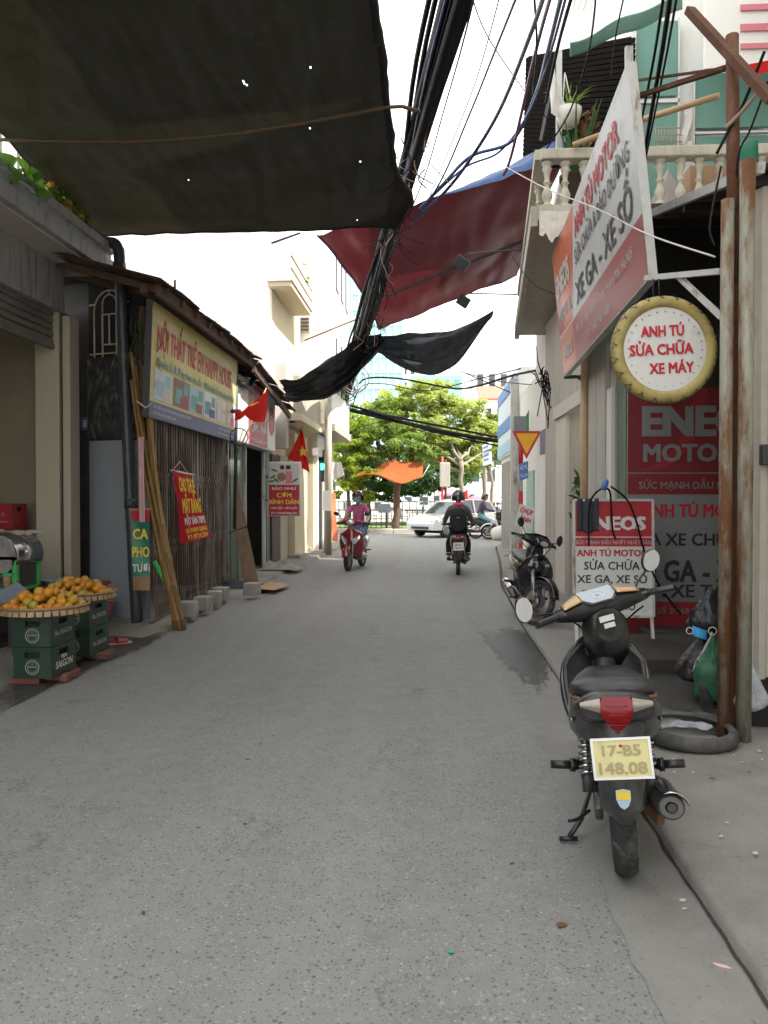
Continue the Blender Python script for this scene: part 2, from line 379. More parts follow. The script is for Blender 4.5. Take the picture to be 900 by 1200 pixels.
rusty('gate_rust', (0.235, 0.21, 0.185), (0.105, 0.072, 0.052), 0.55, 4); rusty('rust_post', (0.16, 0.07, 0.035), (0.085, 0.032, 0.014), 1.0, 4)
rusty('pale_post', (0.27, 0.275, 0.215), (0.13, 0.055, 0.022), 0.45, 4.5); rusty('corrugated', (0.50, 0.46, 0.39), (0.22, 0.10, 0.04), 0.1, 3)
rusty('roof_tin', (0.13, 0.105, 0.09), (0.085, 0.045, 0.03), 0.7, 3); rusty('white_steel', (0.55, 0.55, 0.53), (0.2, 0.12, 0.07), 0.15, 8)
mat('old_timber', (0.115, 0.072, 0.052), 0.8, var=0.4, scale=9, bump=0.4, bscale=25); mat('board_ply', (0.165, 0.108, 0.068), 0.75, var=0.3, scale=4, dirt=(0.08, 0.05, 0.035))
mat('green_door', (0.115, 0.16, 0.115), 0.6, dirt=(0.07, 0.07, 0.05), streak=True); mat('dark_steel', (0.06, 0.062, 0.065), 0.5, 0.4); mat('pipe_grey', (0.045, 0.052, 0.062), 0.4, dirt=(0.1, 0.1, 0.1), dirt_amt=0.2)
mat('grille_cream', (0.55, 0.50, 0.38), 0.5, dirt=(0.2, 0.15, 0.1))
cloth_mat('shade_net', (0.0080, 0.0078, 0.0052), 0.25, 0.95, 3.4, 300, holes=0.004, tcol=(0.9, 0.85, 0.62)); cloth_mat('shade_net_far', (0.011, 0.0125, 0.016), 0.12, 0.4, 3, 300, holes=0.012)
cloth_mat('red_tarp', (0.055, 0.0115, 0.0155), 0.4, 0.2, 2.0, 60, rough=0.4, tcol=(0.85, 0.62, 0.62)); cloth_mat('blue_tarp', (0.06, 0.12, 0.28), 0.35, 0.25, 4, 80, rough=0.35)
cloth_mat('orange_tarp', (0.42, 0.11, 0.035), 0.4, 0.25, 3, 90); cloth_mat('flag_red', (0.70, 0.035, 0.03), 0.4, 0.08, 4, 200); cloth_mat('pale_cloth', (0.65, 0.63, 0.60), 0.3, 0.1)
mat('flag_yellow', (0.80, 0.58, 0.04), 0.7, bump=0); cloth_mat('banner_red', (0.58, 0.025, 0.045), 0.2, 0.08, 3, 200, rough=0.45); cloth_mat('towel', (0.055, 0.06, 0.07), 0.1, 0.3, 20, 250)
for n_, c_ in dict(ink_red=(0.52, 0.02, 0.04), ink_crimson=(0.62, 0.04, 0.10), ink_black=(0.025, 0.025, 0.03), ink_white=(0.72, 0.71, 0.68), ink_yellow=(0.80, 0.60, 0.06), ink_green=(0.02, 0.20, 0.12), ink_grey=(0.42, 0.44, 0.44), ink_navy=(0.05, 0.06, 0.16), print_orange=(0.62, 0.17, 0.08), print_red=(0.44, 0.025, 0.035), print_deep=(0.30, 0.02, 0.03), print_navy=(0.10, 0.12, 0.26), print_blue=(0.35, 0.55, 0.68), print_sky=(0.62, 0.72, 0.78), print_brown=(0.22, 0.12, 0.08), print_teal=(0.14, 0.36, 0.38), print_pale=(0.62, 0.58, 0.56), print_pink=(0.70, 0.22, 0.28), print_leaf=(0.06, 0.20, 0.08), print_band=(0.055, 0.015, 0.02), sign_blue=(0.08, 0.20, 0.50), ink_plate=(0.38, 0.32, 0.16)).items(): flat(n_, c_, 0.5)
mat('sign_white', (0.66, 0.66, 0.63), 0.4, var=0.06, scale=2, dirt=(0.4, 0.37, 0.3), dirt_amt=0.2, bump=0.03, bscale=8); mat('sign_gloss', (0.50, 0.51, 0.51), 0.4, var=0.05, scale=2, dirt=(0.36, 0.34, 0.31), dirt_amt=0.15, bump=0.12, bscale=2.0, bdist=0.02, spec=0.3)
mat('gloss_orange', (0.52, 0.12, 0.055), 0.35, bump=0.12, bscale=2.0, bdist=0.02, spec=0.4); mat('gloss_red', (0.30, 0.025, 0.03), 0.35, bump=0.12, bscale=2.0, bdist=0.02, spec=0.4)
mat('sign_yellow', (0.62, 0.53, 0.13), 0.45, var=0.12, scale=1.2, dirt=(0.66, 0.62, 0.36), dirt_amt=0.6, dscale=0.6, bump=0.03)
mat('tyre', (0.022, 0.022, 0.023), 0.75, var=0.3, scale=12, dirt=(0.10, 0.09, 0.078), dirt_amt=0.55, dscale=8, bump=0.3, bscale=80); mat('old_tyre', (0.05, 0.05, 0.05), 0.8, var=0.3, dirt=(0.15, 0.14, 0.12), dirt_amt=0.8, dscale=6)
mat('yellow_tyre', (0.40, 0.325, 0.11), 0.6, var=0.2, scale=8, dirt=(0.2, 0.15, 0.06), dirt_amt=0.5, dscale=6)
mat('black_plastic', (0.013, 0.013, 0.0145), 0.3, dirt=(0.07, 0.066, 0.06), dirt_amt=0.35, dscale=9); mat('grey_plastic', (0.030, 0.032, 0.035), 0.34, dirt=(0.11, 0.104, 0.094), dirt_amt=0.5, dscale=7, coat=0.2)
mat('black_paint', (0.012, 0.012, 0.014), 0.16, coat=0.6, dirt=(0.07, 0.065, 0.06), dirt_amt=0.3, dscale=5, bump=0); mat('red_paint', (0.22, 0.012, 0.02), 0.2, coat=0.8, bump=0, var=0.06); mat('seat_vinyl', (0.02, 0.02, 0.021), 0.42, bump=0.3, bscale=200, dirt=(0.09, 0.085, 0.08), dirt_amt=0.3, dscale=6)
mat('gold_trim', (0.48, 0.33, 0.17), 0.35, 0.5, bump=0); mat('chrome', (0.62, 0.62, 0.62), 0.18, 1.0, var=0.1, bump=0); mat('alloy', (0.36, 0.355, 0.35), 0.42, 0.8, dirt=(0.12, 0.10, 0.08), dirt_amt=0.5, dscale=9); mat('muffler_grey', (0.11, 0.108, 0.105), 0.5, 0.6, dirt=(0.2, 0.17, 0.13), dirt_amt=0.4, dscale=9); mat('dark_bamboo', (0.10, 0.062, 0.035), 0.6, var=0.3, scale=12); mat('conduit', (0.12, 0.05, 0.08), 0.5); flat('panel_grey_shaded', (0.22, 0.225, 0.22), 0.6); flat('panel_red_shaded', (0.20, 0.018, 0.022), 0.6); mat('rust_brown', (0.16, 0.085, 0.045), 0.7, 0.3, var=0.4, scale=14)  # wall panel inks: darker copies with the shed's shade in their colour
mat('mirror_glass', (0.75, 0.77, 0.80), 0.03, 1.0, var=0.03, bump=0); glass_dark('meter_glass', (0.30, 0.34, 0.38), 0.06); mat('lens_red', (0.19, 0.002, 0.005), 0.12, spec=0.3, coat=0.15, bump=0.35, bscale=45, var=0.25, scale=20); mat('lens_clear', (0.28, 0.25, 0.21), 0.12, coat=0.6, bump=0.3, bscale=60, var=0.35, scale=25); mat('headlamp', (0.70, 0.72, 0.74), 0.08, 0.5, bump=0.2, bscale=40)
mat('plate_yellow', (0.66, 0.60, 0.28), 0.45, var=0.06, dirt=(0.5, 0.46, 0.28), dirt_amt=0.3, dscale=12); mat('plate_border', (0.66, 0.66, 0.66), 0.3, 0.3)
mat('skin', (0.50, 0.30, 0.21), 0.5, bump=0); mat('hair', (0.012, 0.010, 0.010), 0.5); mat('pink_cloth', (0.52, 0.13, 0.28), 0.8, var=0.4, scale=40); mat('black_cloth', (0.014, 0.014, 0.016), 0.85); mat('plaid_cloth', (0.10, 0.10, 0.095), 0.85, var=0.8, scale=30); mat('mask_cloth', (0.16, 0.42, 0.47), 0.8); mat('blue_cloth', (0.05, 0.09, 0.22), 0.8); mat('purple_cloth', (0.07, 0.055, 0.11), 0.8); mat('jeans', (0.12, 0.18, 0.30), 0.85); mat('teal_cloth', (0.20, 0.45, 0.52), 0.8); mat('helmet_brown', (0.06, 0.022, 0.024), 0.22, coat=0.5, bump=0); mat('helmet_black', (0.015, 0.015, 0.016), 0.18, coat=0.6, bump=0); mat('pink_scarf', (0.70, 0.05, 0.18), 0.8); mat('orange_plastic', (0.72, 0.15, 0.04), 0.45)
mat('car_white', (0.78, 0.79, 0.80), 0.18, coat=0.7, var=0.02, bump=0); glass_dark('car_glass', (0.05, 0.06, 0.07), 0.05)
ranged('fruit', [(0.55, 0.22, 0.02), (0.60, 0.28, 0.03), (0.46, 0.30, 0.04), (0.58, 0.20, 0.015), (0.38, 0.30, 0.05), (0.62, 0.25, 0.02)], 0.42, 0.4, 18)
ranged('sugarcane', [(0.30, 0.165, 0.045), (0.24, 0.13, 0.04), (0.36, 0.22, 0.07), (0.20, 0.12, 0.05)], 0.45, 0.4, 9)
mat('crate_green', (0.0065, 0.036, 0.019), 0.4, dirt=(0.05, 0.07, 0.05), dirt_amt=0.3); mat('crate_red', (0.26, 0.012, 0.018), 0.4); mat('wicker', (0.30, 0.19, 0.10), 0.75, var=0.5, scale=30); mat('brick_red', (0.20, 0.075, 0.055), 0.85, var=0.4, dirt=(0.1, 0.08, 0.07), dirt_amt=0.5, dscale=12)
mat('juicer_green', (0.05, 0.36, 0.10), 0.35); mat('steel_bright', (0.58, 0.60, 0.62), 0.16, 1.0, var=0.15, bump=0.05); mat('tray_blue', (0.30, 0.37, 0.47), 0.35, 0.3); mat('basin_blue', (0.22, 0.42, 0.55), 0.35); mat('pink_bucket', (0.62, 0.16, 0.32), 0.4); mat('slipper_red', (0.30, 0.04, 0.05), 0.5); mat('slipper_pink', (0.62, 0.36, 0.36), 0.6); mat('green_hose', (0.03, 0.48, 0.10), 0.4); mat('cane_leaf', (0.045, 0.075, 0.028), 0.7, var=0.5)
mat('bamboo', (0.38, 0.26, 0.14), 0.55, var=0.3, scale=12); mat('cable_black', (0.007, 0.007, 0.009), 0.7, bump=0, spec=0.2); mat('cable_blue', (0.03, 0.05, 0.14), 0.45, bump=0); mat('rope_white', (0.6, 0.58, 0.55), 0.8); mat('wire_tan', (0.30, 0.22, 0.16), 0.7); mat('fringe', (0.25, 0.24, 0.24), 0.8)
mat('teal_glass', (0.15, 0.31, 0.265), 0.25, var=0.15, scale=1.5, bump=0); mat('teal_awning', (0.26, 0.50, 0.44), 0.5, dirt=(0.2, 0.3, 0.27)); mat('lattice_dark', (0.009, 0.0075, 0.006), 0.95, var=0.4, spec=0.1); plaster('baluster_stone', (0.54, 0.51, 0.42), (0.12, 0.10, 0.075), 0.85)
mat('pot_white', (0.62, 0.60, 0.56), 0.5, dirt=(0.3, 0.27, 0.2)); mat('pot_brown', (0.10, 0.075, 0.055), 0.8); leaf_mat('leaf_dark', (0.025, 0.06, 0.018), (0.055, 0.12, 0.03)); leaf_mat('leaf_mid', (0.10, 0.16, 0.04), (0.22, 0.29, 0.08), 0.45); leaf_mat('leaf_bright', (0.13, 0.21, 0.03), (0.32, 0.38, 0.05), 0.55); leaf_mat('leaf_olive', (0.22, 0.27, 0.09), (0.42, 0.46, 0.19), 0.5); leaf_mat('leaf_gourd', (0.11, 0.24, 0.06), (0.20, 0.36, 0.12), 0.5)
mat('bark', (0.10, 0.072, 0.052), 0.9, var=0.4, scale=14, bump=0.8, bscale=20, bdist=0.02); mat('bark_pale', (0.20, 0.17, 0.135), 0.85, var=0.25, scale=8, bump=0.4, bscale=20); mat('grass', (0.13, 0.20, 0.045), 0.9, var=0.4, scale=5); mat('earth', (0.22, 0.19, 0.15), 0.95, var=0.3, scale=3); mat('kerb_stone', (0.42, 0.38, 0.32), 0.85, var=0.15)
flat('faded_red', (0.46, 0.06, 0.08)); mat('teal_tower', (0.40, 0.66, 0.70), 0.35, var=0.08, scale=0.1, bump=0); mat('tower_line', (0.52, 0.72, 0.76), 0.4, bump=0); mat('window_dark', (0.06, 0.07, 0.075), 0.15, bump=0); mat('roof_red', (0.42, 0.12, 0.08), 0.8); mat('parasol_pink', (0.62, 0.33, 0.42), 0.7); mat('parasol_white', (0.66, 0.63, 0.60), 0.7); mat('awning_blue', (0.08, 0.11, 0.17), 0.6); mat('rail_dark', (0.06, 0.075, 0.06), 0.6); mat('rail_white', (0.68, 0.68, 0.66), 0.5)
mat('pole_red', (0.50, 0.03, 0.04), 0.5); mat('pole_white', (0.68, 0.67, 0.64), 0.5, dirt=(0.4, 0.38, 0.33)); mat('tri_yellow', (0.85, 0.45, 0.01), 0.45, bump=0, var=0.05); mat('tri_red', (0.50, 0.03, 0.05), 0.45, bump=0, var=0.08); mat('green_lamp', (0.05, 0.4, 0.28), 0.4, emis=(0.05, 0.9, 0.6, 1.2)); mat('tube_lamp', (0.8, 0.8, 0.75), 0.4, emis=(1.0, 0.97, 0.85, 6.0))
plastic_film('film_clear', (0.66, 0.68, 0.70), 0.55); plastic_film('film_green', (0.045, 0.19, 0.095), 0.65, 0.25); plastic_film('film_dark', (0.05, 0.048, 0.046), 0.9, 0.12); mat('bag_black', (0.016, 0.015, 0.018), 0.25, bump=0.8, bscale=18, bdist=0.02); mat('mask_blue', (0.05, 0.36, 0.72), 0.7); mat('cardboard', (0.42, 0.27, 0.16), 0.85); mat('litter_pink', (0.66, 0.42, 0.42), 0.6); mat('litter_green', (0.02, 0.35, 0.15), 0.4); mat('litter_pale', (0.55, 0.52, 0.47), 0.8); mat('dry_leaf', (0.07, 0.055, 0.04), 0.8); mat('stone', (0.30, 0.28, 0.25), 0.9, var=0.3, scale=5, bump=0.6, bscale=12, bdist=0.02)

# ------------------------------------------------------------------ lettering
def text(body, m, parent, C, X, U, w_=None, h=0.1, bold=0.0, name='lettering', align='C', shear=0.0):
    """C centre of the line, X reading direction, U up; h cap height, w_ line width"""
    cu = bpy.data.curves.new('t', 'FONT'); cu.body = body; cu.resolution_u = 2; cu.shear = shear; cu.fill_mode = 'FRONT' if hasattr(cu, 'fill_mode') else cu.fill_mode
    to = bpy.data.objects.new('t', cu)
    me = bpy.data.meshes.new_from_object(to)
    n = len(me.vertices); a = np.empty(n * 3, dtype=np.float32); me.vertices.foreach_get('co', a); a = a.reshape(-1, 3)
    x0, x1 = a[:, 0].min(), a[:, 0].max()
    sx = (w_ / (x1 - x0)) if w_ else h / 0.73
    a[:, 0] = (a[:, 0] - (x0 + x1) / 2) * sx; a[:, 1] = (a[:, 1] - 0.365) * (h / 0.73)
    if bold:      # heavier strokes: shifted copies, each a hair in front of the last
        polys = [list(q.vertices) for q in me.polygons]; bx, by = bold * sx, bold * 0.7 * h / 0.73; dz = 0.0005
        a = np.concatenate([a + np.array([i * bx, j * by, k * dz], dtype=np.float32) for k, (i, j) in enumerate(((-1,-1),(1,-1),(1,1),(-1,1),(0,0)))])
        polys = [[i + k * n for i in q] for k in range(5) for q in polys]
        me = bpy.data.meshes.new(name); me.from_pydata(a.tolist(), [], polys)
    X = Vector(X).normalized(); U = Vector(U); U = (U - X * U.dot(X)).normalized()
    C = Vector(C) - root_loc(parent)
    if align == 'L': C = C + X * ((x1 - x0) * sx / 2)
    b = np.array([X[:], U[:], X.cross(U)[:]], dtype=np.float32)
    me.vertices.foreach_set('co', (a @ b + np.array(C[:], dtype=np.float32)).ravel())
    me.materials.clear(); me.materials.append(M_(m)); me.name = name; me.update()
    bpy.data.objects.remove(to); bpy.data.curves.remove(cu)
    o = bpy.data.objects.new(name, me); COL.objects.link(o); o.parent = parent; return o
def rect(mb, C, X, U, w_, h, t=0.002, m=0):
    """thin slab facing X x U, its face t in front of C"""
    X = Vector(X).normalized(); U = Vector(U); U = (U - X * U.dot(X)).normalized(); N = X.cross(U); C = Vector(C)
    a = [C + X * (i * w_ / 2) + U * (j * h / 2) for i, j in ((-1,-1),(1,-1),(1,1),(-1,1))]
    return mb.prism(a, N * t, m)
# ================================================================== THE SETTING
def struct(name, mb, m, **k): return tag(mb.build(name, m, **k), kind='structure')
m = MB(); m.add([(-1500,-400,-0.06),(1500,-400,-0.06),(1500,2500,-0.06),(-1500,2500,-0.06)], [(0,1,2,3)]); struct('ground', m, 'earth')
# lane, flaring into the cross street
RE = [(0.96,-6),(0.97,5.6),(1.0,6.4),(1.02,9),(1.12,13),(1.5,18),(1.85,23.5),(2.6,25.6),(60,25.9)]
LE = [(-60,25.6),(-3.1,25.4),(-2.5,24.2),(-2.70,20),(-2.82,15),(-2.95,9.4),(-3.05,5.5),(-3.1,-6)]
poly = [(x, y, 0) for x, y in RE] + [(60,32.4,0),(-60,32.4,0)] + [(x, y, 0) for x, y in LE]
m = MB(); m.add(poly, [list(range(len(poly)))]); struct('road', m, 'asphalt')
# concrete gutter strip laid against the kerb
def strip(fn_in, fn_out, y0, y1, n, z, name, mt, nx=6, amp=0.0, skirt=None):
    g = MB()
    def f(u, v):
        y = y0 + (y1 - y0) * v; a, b = fn_in(y), fn_out(y)
        x = a + (b - a) * u
        zz = z + amp * (nz(x * 3, y * 3, 5) + 0.5 * nz(x * 9, y * 9, 2))
        if skirt is not None and u == 0: zz = skirt
        return Vector((x, y, zz))
    g.grid(f, nx, n); return struct(name, g, mt)
def interp(tab):
    def f(y):
        for (x0, y0), (x1, y1) in zip(tab, tab[1:]):
            if y <= y1: return x0 + (x1 - x0) * max(0, (y - y0) / (y1 - y0))
        return tab[-1][0]
    return f
kerbx = interp([(0.93,-6),(0.95,3),(1.0,6.4),(1.02,9),(1.16,13),(1.55,18),(1.9,23.5),(2.4,25)])
strip(lambda y: (0.63 if y < 5 else 0.63 + (y-5)*0.14) + 0.05 * nz(y * 1.6, 1) + 0.03 * nz(y * 7, 4), lambda y: kerbx(y) + 0.02, -6, 7.2, 160, 0.004, 'gutter', 'gutter', 3)
# raised concrete apron on the repair shop's side, with a worn, uneven edge
g = MB()
def fa(u, v):
    y = -6 + 31 * v; e = kerbx(y) + 0.007 * nz(y * 1.7, 3) + 0.006 * nz(y * 8, 8)
    k = u * 14
    if k < 0.5: return Vector((e, y, -0.01))
    if k < 1.5: return Vector((e + 0.006 + 0.006 * nz(y * 12, 5), y, 0.044 + 0.006 * nz(y * 6, 2)))
    if k < 2.5: return Vector((e + 0.03, y, 0.054 + 0.004 * nz(y * 7, 9)))
    x = e + 0.05 + (6.0 - e) * ((k - 2) / 12) ** 1.8
    return Vector((x, y, 0.055 + 0.007 * nz(x * 2.5, y * 2.5) + 0.004 * nz(x * 9, y * 9)))
g.grid(fa, 14, 620); struct('pavement_right', g, 'apron')
strip(lambda y: kerbx(y) + 0.007 * nz(y * 1.7, 3) + 0.006 * nz(y * 8, 8) - 0.010 - 0.009 * nz(y * 5, 11), lambda y: kerbx(y) + 0.007 * nz(y * 1.7, 3) + 0.006 * nz(y * 8, 8) + 0.004, -2, 12, 420, 0.009, 'gutter_joint_shade', 'dirty_floor', 1)  # dark strip at the joint: grime plus the groove's painted shadow
# pavement before the shops on the other side, low broken kerb
leftx = interp([(-2.95,7.2),(-2.78,8.6),(-2.76,12.5),(-2.72,15),(-2.60,20),(-2.45,24.2)])
g = MB()
def fl(u, v):
    y = 7.2 + 17.6 * v; e = leftx(y) + 0.03 * nz(y * 2.1, 7) + 0.012 * nz(y * 9, 4); k = u * 8
    rise = min(1, max(0, (y - 7.6) / 1.2)) * 0.055
    if k < 0.5: return Vector((e, y, -0.01))
    if k < 1.5: return Vector((e - 0.02, y, rise * 0.8 + 0.004))
    x = e - 0.05 - 1.6 * ((k - 2) / 6); return Vector((x, y, rise + 0.006 + 0.008 * nz(x * 3, y * 3)))
g.grid(fl, 8, 240); struct('pavement_left', g, 'concrete')
strip(lambda y: -2.86 + 0.05 * nz(y * 1.9, 1) + 0.02 * nz(y * 7, 2), lambda y: -4.2, -2, 7.5, 90, 0.006, 'forecourt', 'concrete', 8, 0.004)
# damp stains: thin irregular wet films on the ground
def stain(name, pts, mt, z):
    g = MB(); c = sum((Vector(p) for p in pts), Vector()) / len(pts); ring = []
    P_ = smooth_path(pts + [pts[0]], 10)[:-1]
    for i, p in enumerate(P_):
        d = p - c; k = 1 + 0.18 * nz(i * 0.7, z * 100) + 0.1 * nz(i * 2.3, 9)
        q = c + d * k; ring.append(Vector((q.x, q.y, z)))
    n = len(ring); rows = [1.25, 0.95, 0.6, 0.25]; vs = [c + (p - c) * k for k in rows for p in ring]
    for v_ in vs: v_.z = z
    g.add(vs + [Vector((c.x, c.y, z))], [(r_*n+i, r_*n+(i+1)%n, (r_+1)*n+(i+1)%n, (r_+1)*n+i) for r_ in range(3) for i in range(n)] + [(3*n+i, 3*n+(i+1)%n, 4*n) for i in range(n)])
    o = struct(name, g, mt); at = o.data.attributes.new('edge', 'FLOAT', 'POINT')
    at.data.foreach_set('value', [e for e in (0.0, 0.5, 0.9, 1.0) for _ in range(n)] + [1.0]); return o
stain('damp_patch_road', [PZ(562,742), PZ(600,738), PZ(634,745), PZ(640,800), PZ(622,806), PZ(588,775)], 'damp', 0.005)
stain('damp_patch_gutter', [PZ(112,752), PZ(160,742), PZ(190,748), PZ(150,768), PZ(90,792), PZ(30,822), PZ(0,832), PZ(0,812), PZ(70,780)], 'damp', 0.024)
# far side of the cross street: kerb, verge, path
m = MB()
for i in range(40):
    x = -30 + i * 1.5; m.box(x, x + 1.47, 32.3, 32.62, -0.05, 0.17 + 0.01 * nz(i * 3.1))
struct('kerb', m, 'kerb_stone', bevel=0.02)
m = MB(); m.box(-60, 60, 32.62, 34.2, -0.05, 0.13); struct('far_pavement', m, 'kerb_stone')
m = MB(); m.grid(lambda u, v: Vector((-60 + 120*u, 34.2 + 6.3*v, 0.14 + 0.08*nz(u*80, v*8))), 90, 10); struct('verge', m, 'grass')
m = MB(); m.box(-60, 60, 40.5, 60, -0.05, 0.2); struct('far_path', m, 'kerb_stone')
# ================================================================== LEFT SIDE
# ---------------- house with the concrete canopy and open roller shutter
HX = -3.93
h = empty('shop_house', (-3.93, 5, 0), 'cream shop house with grey concrete canopy and open roller shutter by the fruit', 'house')
m = MB(); m.box(-4.35, HX, 1, 8.52, 3.40, 3.91); m.build('fascia_wall', 'fascia', h)
m = MB(); m.prism([(-3.53,-4,3.91),(-3.53,-4,4.06),(-3.56,-4,4.07),(-3.56,-4,4.13),(-3.52,-4,4.14),(-3.52,-4,4.23),(-4.6,-4,4.23),(-4.6,-4,3.91)], (0,12.9,0)); [setattr(v_, 'y', max(v_.y, 1.0)) for v_ in m.v]; m.build('canopy', 'canopy_band', h, bevel=0.006)
m = MB(); m.box(-4.35, -3.60, -3.9, 8.86, 3.89, 3.908); m.build('soffit', 'soffit', h)
m = MB(); m.box(-4.22, -3.955, 8.44, 8.66, 0.0, 3.42); m.build('pillar', 'pillar_cream', h, bevel=0.01)
m = MB(); m.box(-3.912, -3.83, 8.43, 8.66, 0.0, 3.36); m.build('pillar', 'pillar_cream', h, bevel=0.006)
m = MB(); m.box(-3.956, -3.911, 8.50, 8.66, 0.0, 3.4); m.build('shutter_rail', 'dark_steel', h)
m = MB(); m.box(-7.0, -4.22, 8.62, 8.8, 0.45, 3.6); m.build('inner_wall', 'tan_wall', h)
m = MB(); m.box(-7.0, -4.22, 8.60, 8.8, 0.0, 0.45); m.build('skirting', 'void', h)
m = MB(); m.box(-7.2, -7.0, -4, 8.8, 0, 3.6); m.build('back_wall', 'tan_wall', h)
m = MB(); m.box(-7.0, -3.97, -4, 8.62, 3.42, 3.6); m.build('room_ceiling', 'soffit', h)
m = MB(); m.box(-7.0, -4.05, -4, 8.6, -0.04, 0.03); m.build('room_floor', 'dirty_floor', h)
m = MB(); m.box(-7.2, -4.36, 3.0, 8.9, 4.23, 7.5); m.build('upper_wall', 'old_white', h)
for i in range(5):
    z = 3.05 + 0.075 * i; m = MB()
    m.loft([[Vector((-4.03 + dx, y, z + dz)) for dx, dz in ((0, 0), (0.02, 0.01), (0.024, 0.035), (0.02, 0.06), (0, 0.07), (-0.01, 0.035))] for y in (-3.9, 8.43)], smooth=False); m.build('shutter_slat', 'shutter_steel', h)
m = MB(); m.bar((-4.02,-3.9,3.03), (-4.02,8.43,3.03), 0.05, 0.05); m.build('shutter_bottom_bar', 'shutter_steel', h)
# roof-terrace: low green railing, kumquat shrub, gourd vine
rl = empty('terrace_railing', (-3.8, 8, 4.23), 'green iron railing behind the kumquat on the canopy roof', 'railing')
for i in range(9):
    y = 6.2 + i * 0.31; m = MB(); m.tube([(-3.86,y,4.23),(-3.86,y,4.72)], 0.012, 6); m.build('post', 'rail_dark', rl)
m = MB(); m.tube([(-3.86,6.1,4.72),(-3.86,8.75,4.72)], 0.016, 6); m.build('handrail', 'rail_dark', rl)
def leaf_cloud(centres, n, size, mt, name, parent, spread, up=0.5, squash=1.0, seed=1, shape=None):
    rg = np.random.default_rng(seed); cs = np.array([c[:3] for c in centres], float); rr = np.array([c[3] for c in centres], float)
    idx = rg.integers(0, len(cs), n); d = rg.normal(size=(n, 3)); d /= np.linalg.norm(d, axis=1)[:, None]
    rad = rr[idx] * (rg.random(n) ** 0.45)
    p = cs[idx] + d * rad[:, None] * np.array([1, 1, squash])
    nrm = rg.normal(size=(n, 3)) + np.array([0, 0, up * 2]); nrm /= np.linalg.norm(nrm, axis=1)[:, None]
    a = np.cross(nrm, rg.normal(size=(n, 3))); a /= np.linalg.norm(a, axis=1)[:, None]; b = np.cross(nrm, a)
    s = size * (0.6 + 0.8 * rg.random(n))[:, None]
    o0 = np.array(root_loc(parent)[:]) if parent else np.zeros(3)
    bend = nrm * s * 0.18
    v = np.stack([p - a*s, p - b*s*0.45 - bend*0.3, p + a*s - bend, p + b*s*0.45 - bend*0.3], 1).reshape(-1, 3) - o0
    me = bpy.data.meshes.new(name); me.from_pydata(v.tolist(), [], np.arange(n*4).reshape(-1, 4).tolist()); me.materials.append(M_(mt)); me.update()
    o = bpy.data.objects.new(name, me); COL.objects.link(o); o.parent = parent; return o
t = empty('kumquat_shrub', (-3.72, 7.9, 4.23), 'kumquat shrub with orange fruit on the canopy roof edge', 'shrub')
cs = [(PX(x, y, -3.66 - random.random()*0.2)[:] + (0.17,)) for x, y in ((52,222),(60,228),(70,238),(78,243),(66,222),(85,256),(56,212),(74,230),(62,243),(80,262),(48,205),(90,268))]
leaf_cloud(cs, 1500, 0.045, 'leaf_mid', 'crown', t, 0.1, seed=3)
m = MB(); m.tube([(-3.72,7.9,4.23),(-3.7,7.9,4.45),(-3.68,7.8,4.6)], [0.02,0.015,0.008], 6); m.tube([(-3.72,7.9,4.35),(-3.7,8.2,4.5)], [0.014,0.006], 6); m.build('trunk', 'bark', t)
for x, y in ((57,229),(81,238),(80,246),(66,241),(95,254),(72,250),(60,215)):
    p = PX(x, y, -3.55); m = MB(); m.sphere(p, 0.035, 10, 7); m.build('kumquat', 'fruit', t)
t = empty('gourd_vine', (-3.7, 6.9, 4.23), 'broad-leaved gourd vine climbing beside the kumquat shrub', 'vine')
for i, (x, y, s, a) in enumerate(((28,198,0.15,0.3),(44,214,0.16,-0.6),(20,206,0.10,0.9),(38,204,0.11,0.1),(12,192,0.1,1.2),(47,226,0.10,-0.3),(5,186,0.09,0.5))):
    p = PX(x, y, -3.5); m = MB(); ring = []
    for k in range(10):
        q = 2*math.pi*k/10; r_ = s * (1 + 0.15*math.cos(3*q)) * (0.75 if k == 5 else 1)
        ring.append(Vector((0.25*r_*math.cos(q) + 0.02*math.sin(2*q), r_*math.cos(q)*0.9, r_*math.sin(q)*0.55)))
    M2 = Matrix.Rotation(a, 3, 'X') @ Matrix.Rotation(0.5 - i*0.25, 3, 'Z')
    ring = [p + M2 @ q for q in ring]; m.add(ring + [p + Vector((0.03,0,0.03))], [(k,(k+1)%10,10) for k in range(10)], smooth=True); m.build('leaf', 'leaf_gourd', t)
m = MB(); m.tube(smooth_path([(-3.7,6.9,4.23), PX(12,215,-3.55), PX(25,210,-3.52), PX(44,222,-3.5), PX(48,235,-3.55)]), 0.007, 5); m.build('stem', 'leaf_gourd', t)
# pale building far back over the terrace
t = empty('pale_blue_building', (-15, 26, 0), 'pale blue building far behind the roof-terrace plants', 'building')
m = MB(); m.box(-22, -12.2, 24, 34, 0, 13.2); m.build('wall', 'pale_blue', t)
for i in range(3):
    for k in range(2):
        m = MB(); m.box(-12.21, -12.17, 25.2 + k*3.4, 26.6 + k*3.4, 9.6 - i*3.2, 11.4 - i*3.2); m.build('window', 'window_dark', t)
# drain pipe
m = MB(); yb = 8.78
pts = [PY(112,284,yb), PY(126,284,yb), PY(135,286,yb), PY(139,294,yb), PY(140,306,yb), PY(146,440,yb), PY(153,590,yb), PY(161,741,yb-0.05)]
m.tube(smooth_path(pts, 4), 0.062, 12); m.tube([pts[4] + Vector((0,0,-0.02)), pts[4] + Vector((0,0,-0.14))], 0.07, 12); m.tube([pts[6] + Vector((0,0,0.05)), pts[6] + Vector((0,0,-0.05))], 0.07, 12)
tag(m.build('drain_pipe', 'pipe_grey'), 'dark grey drainpipe running down beside the sugarcane bundle', 'pipe')
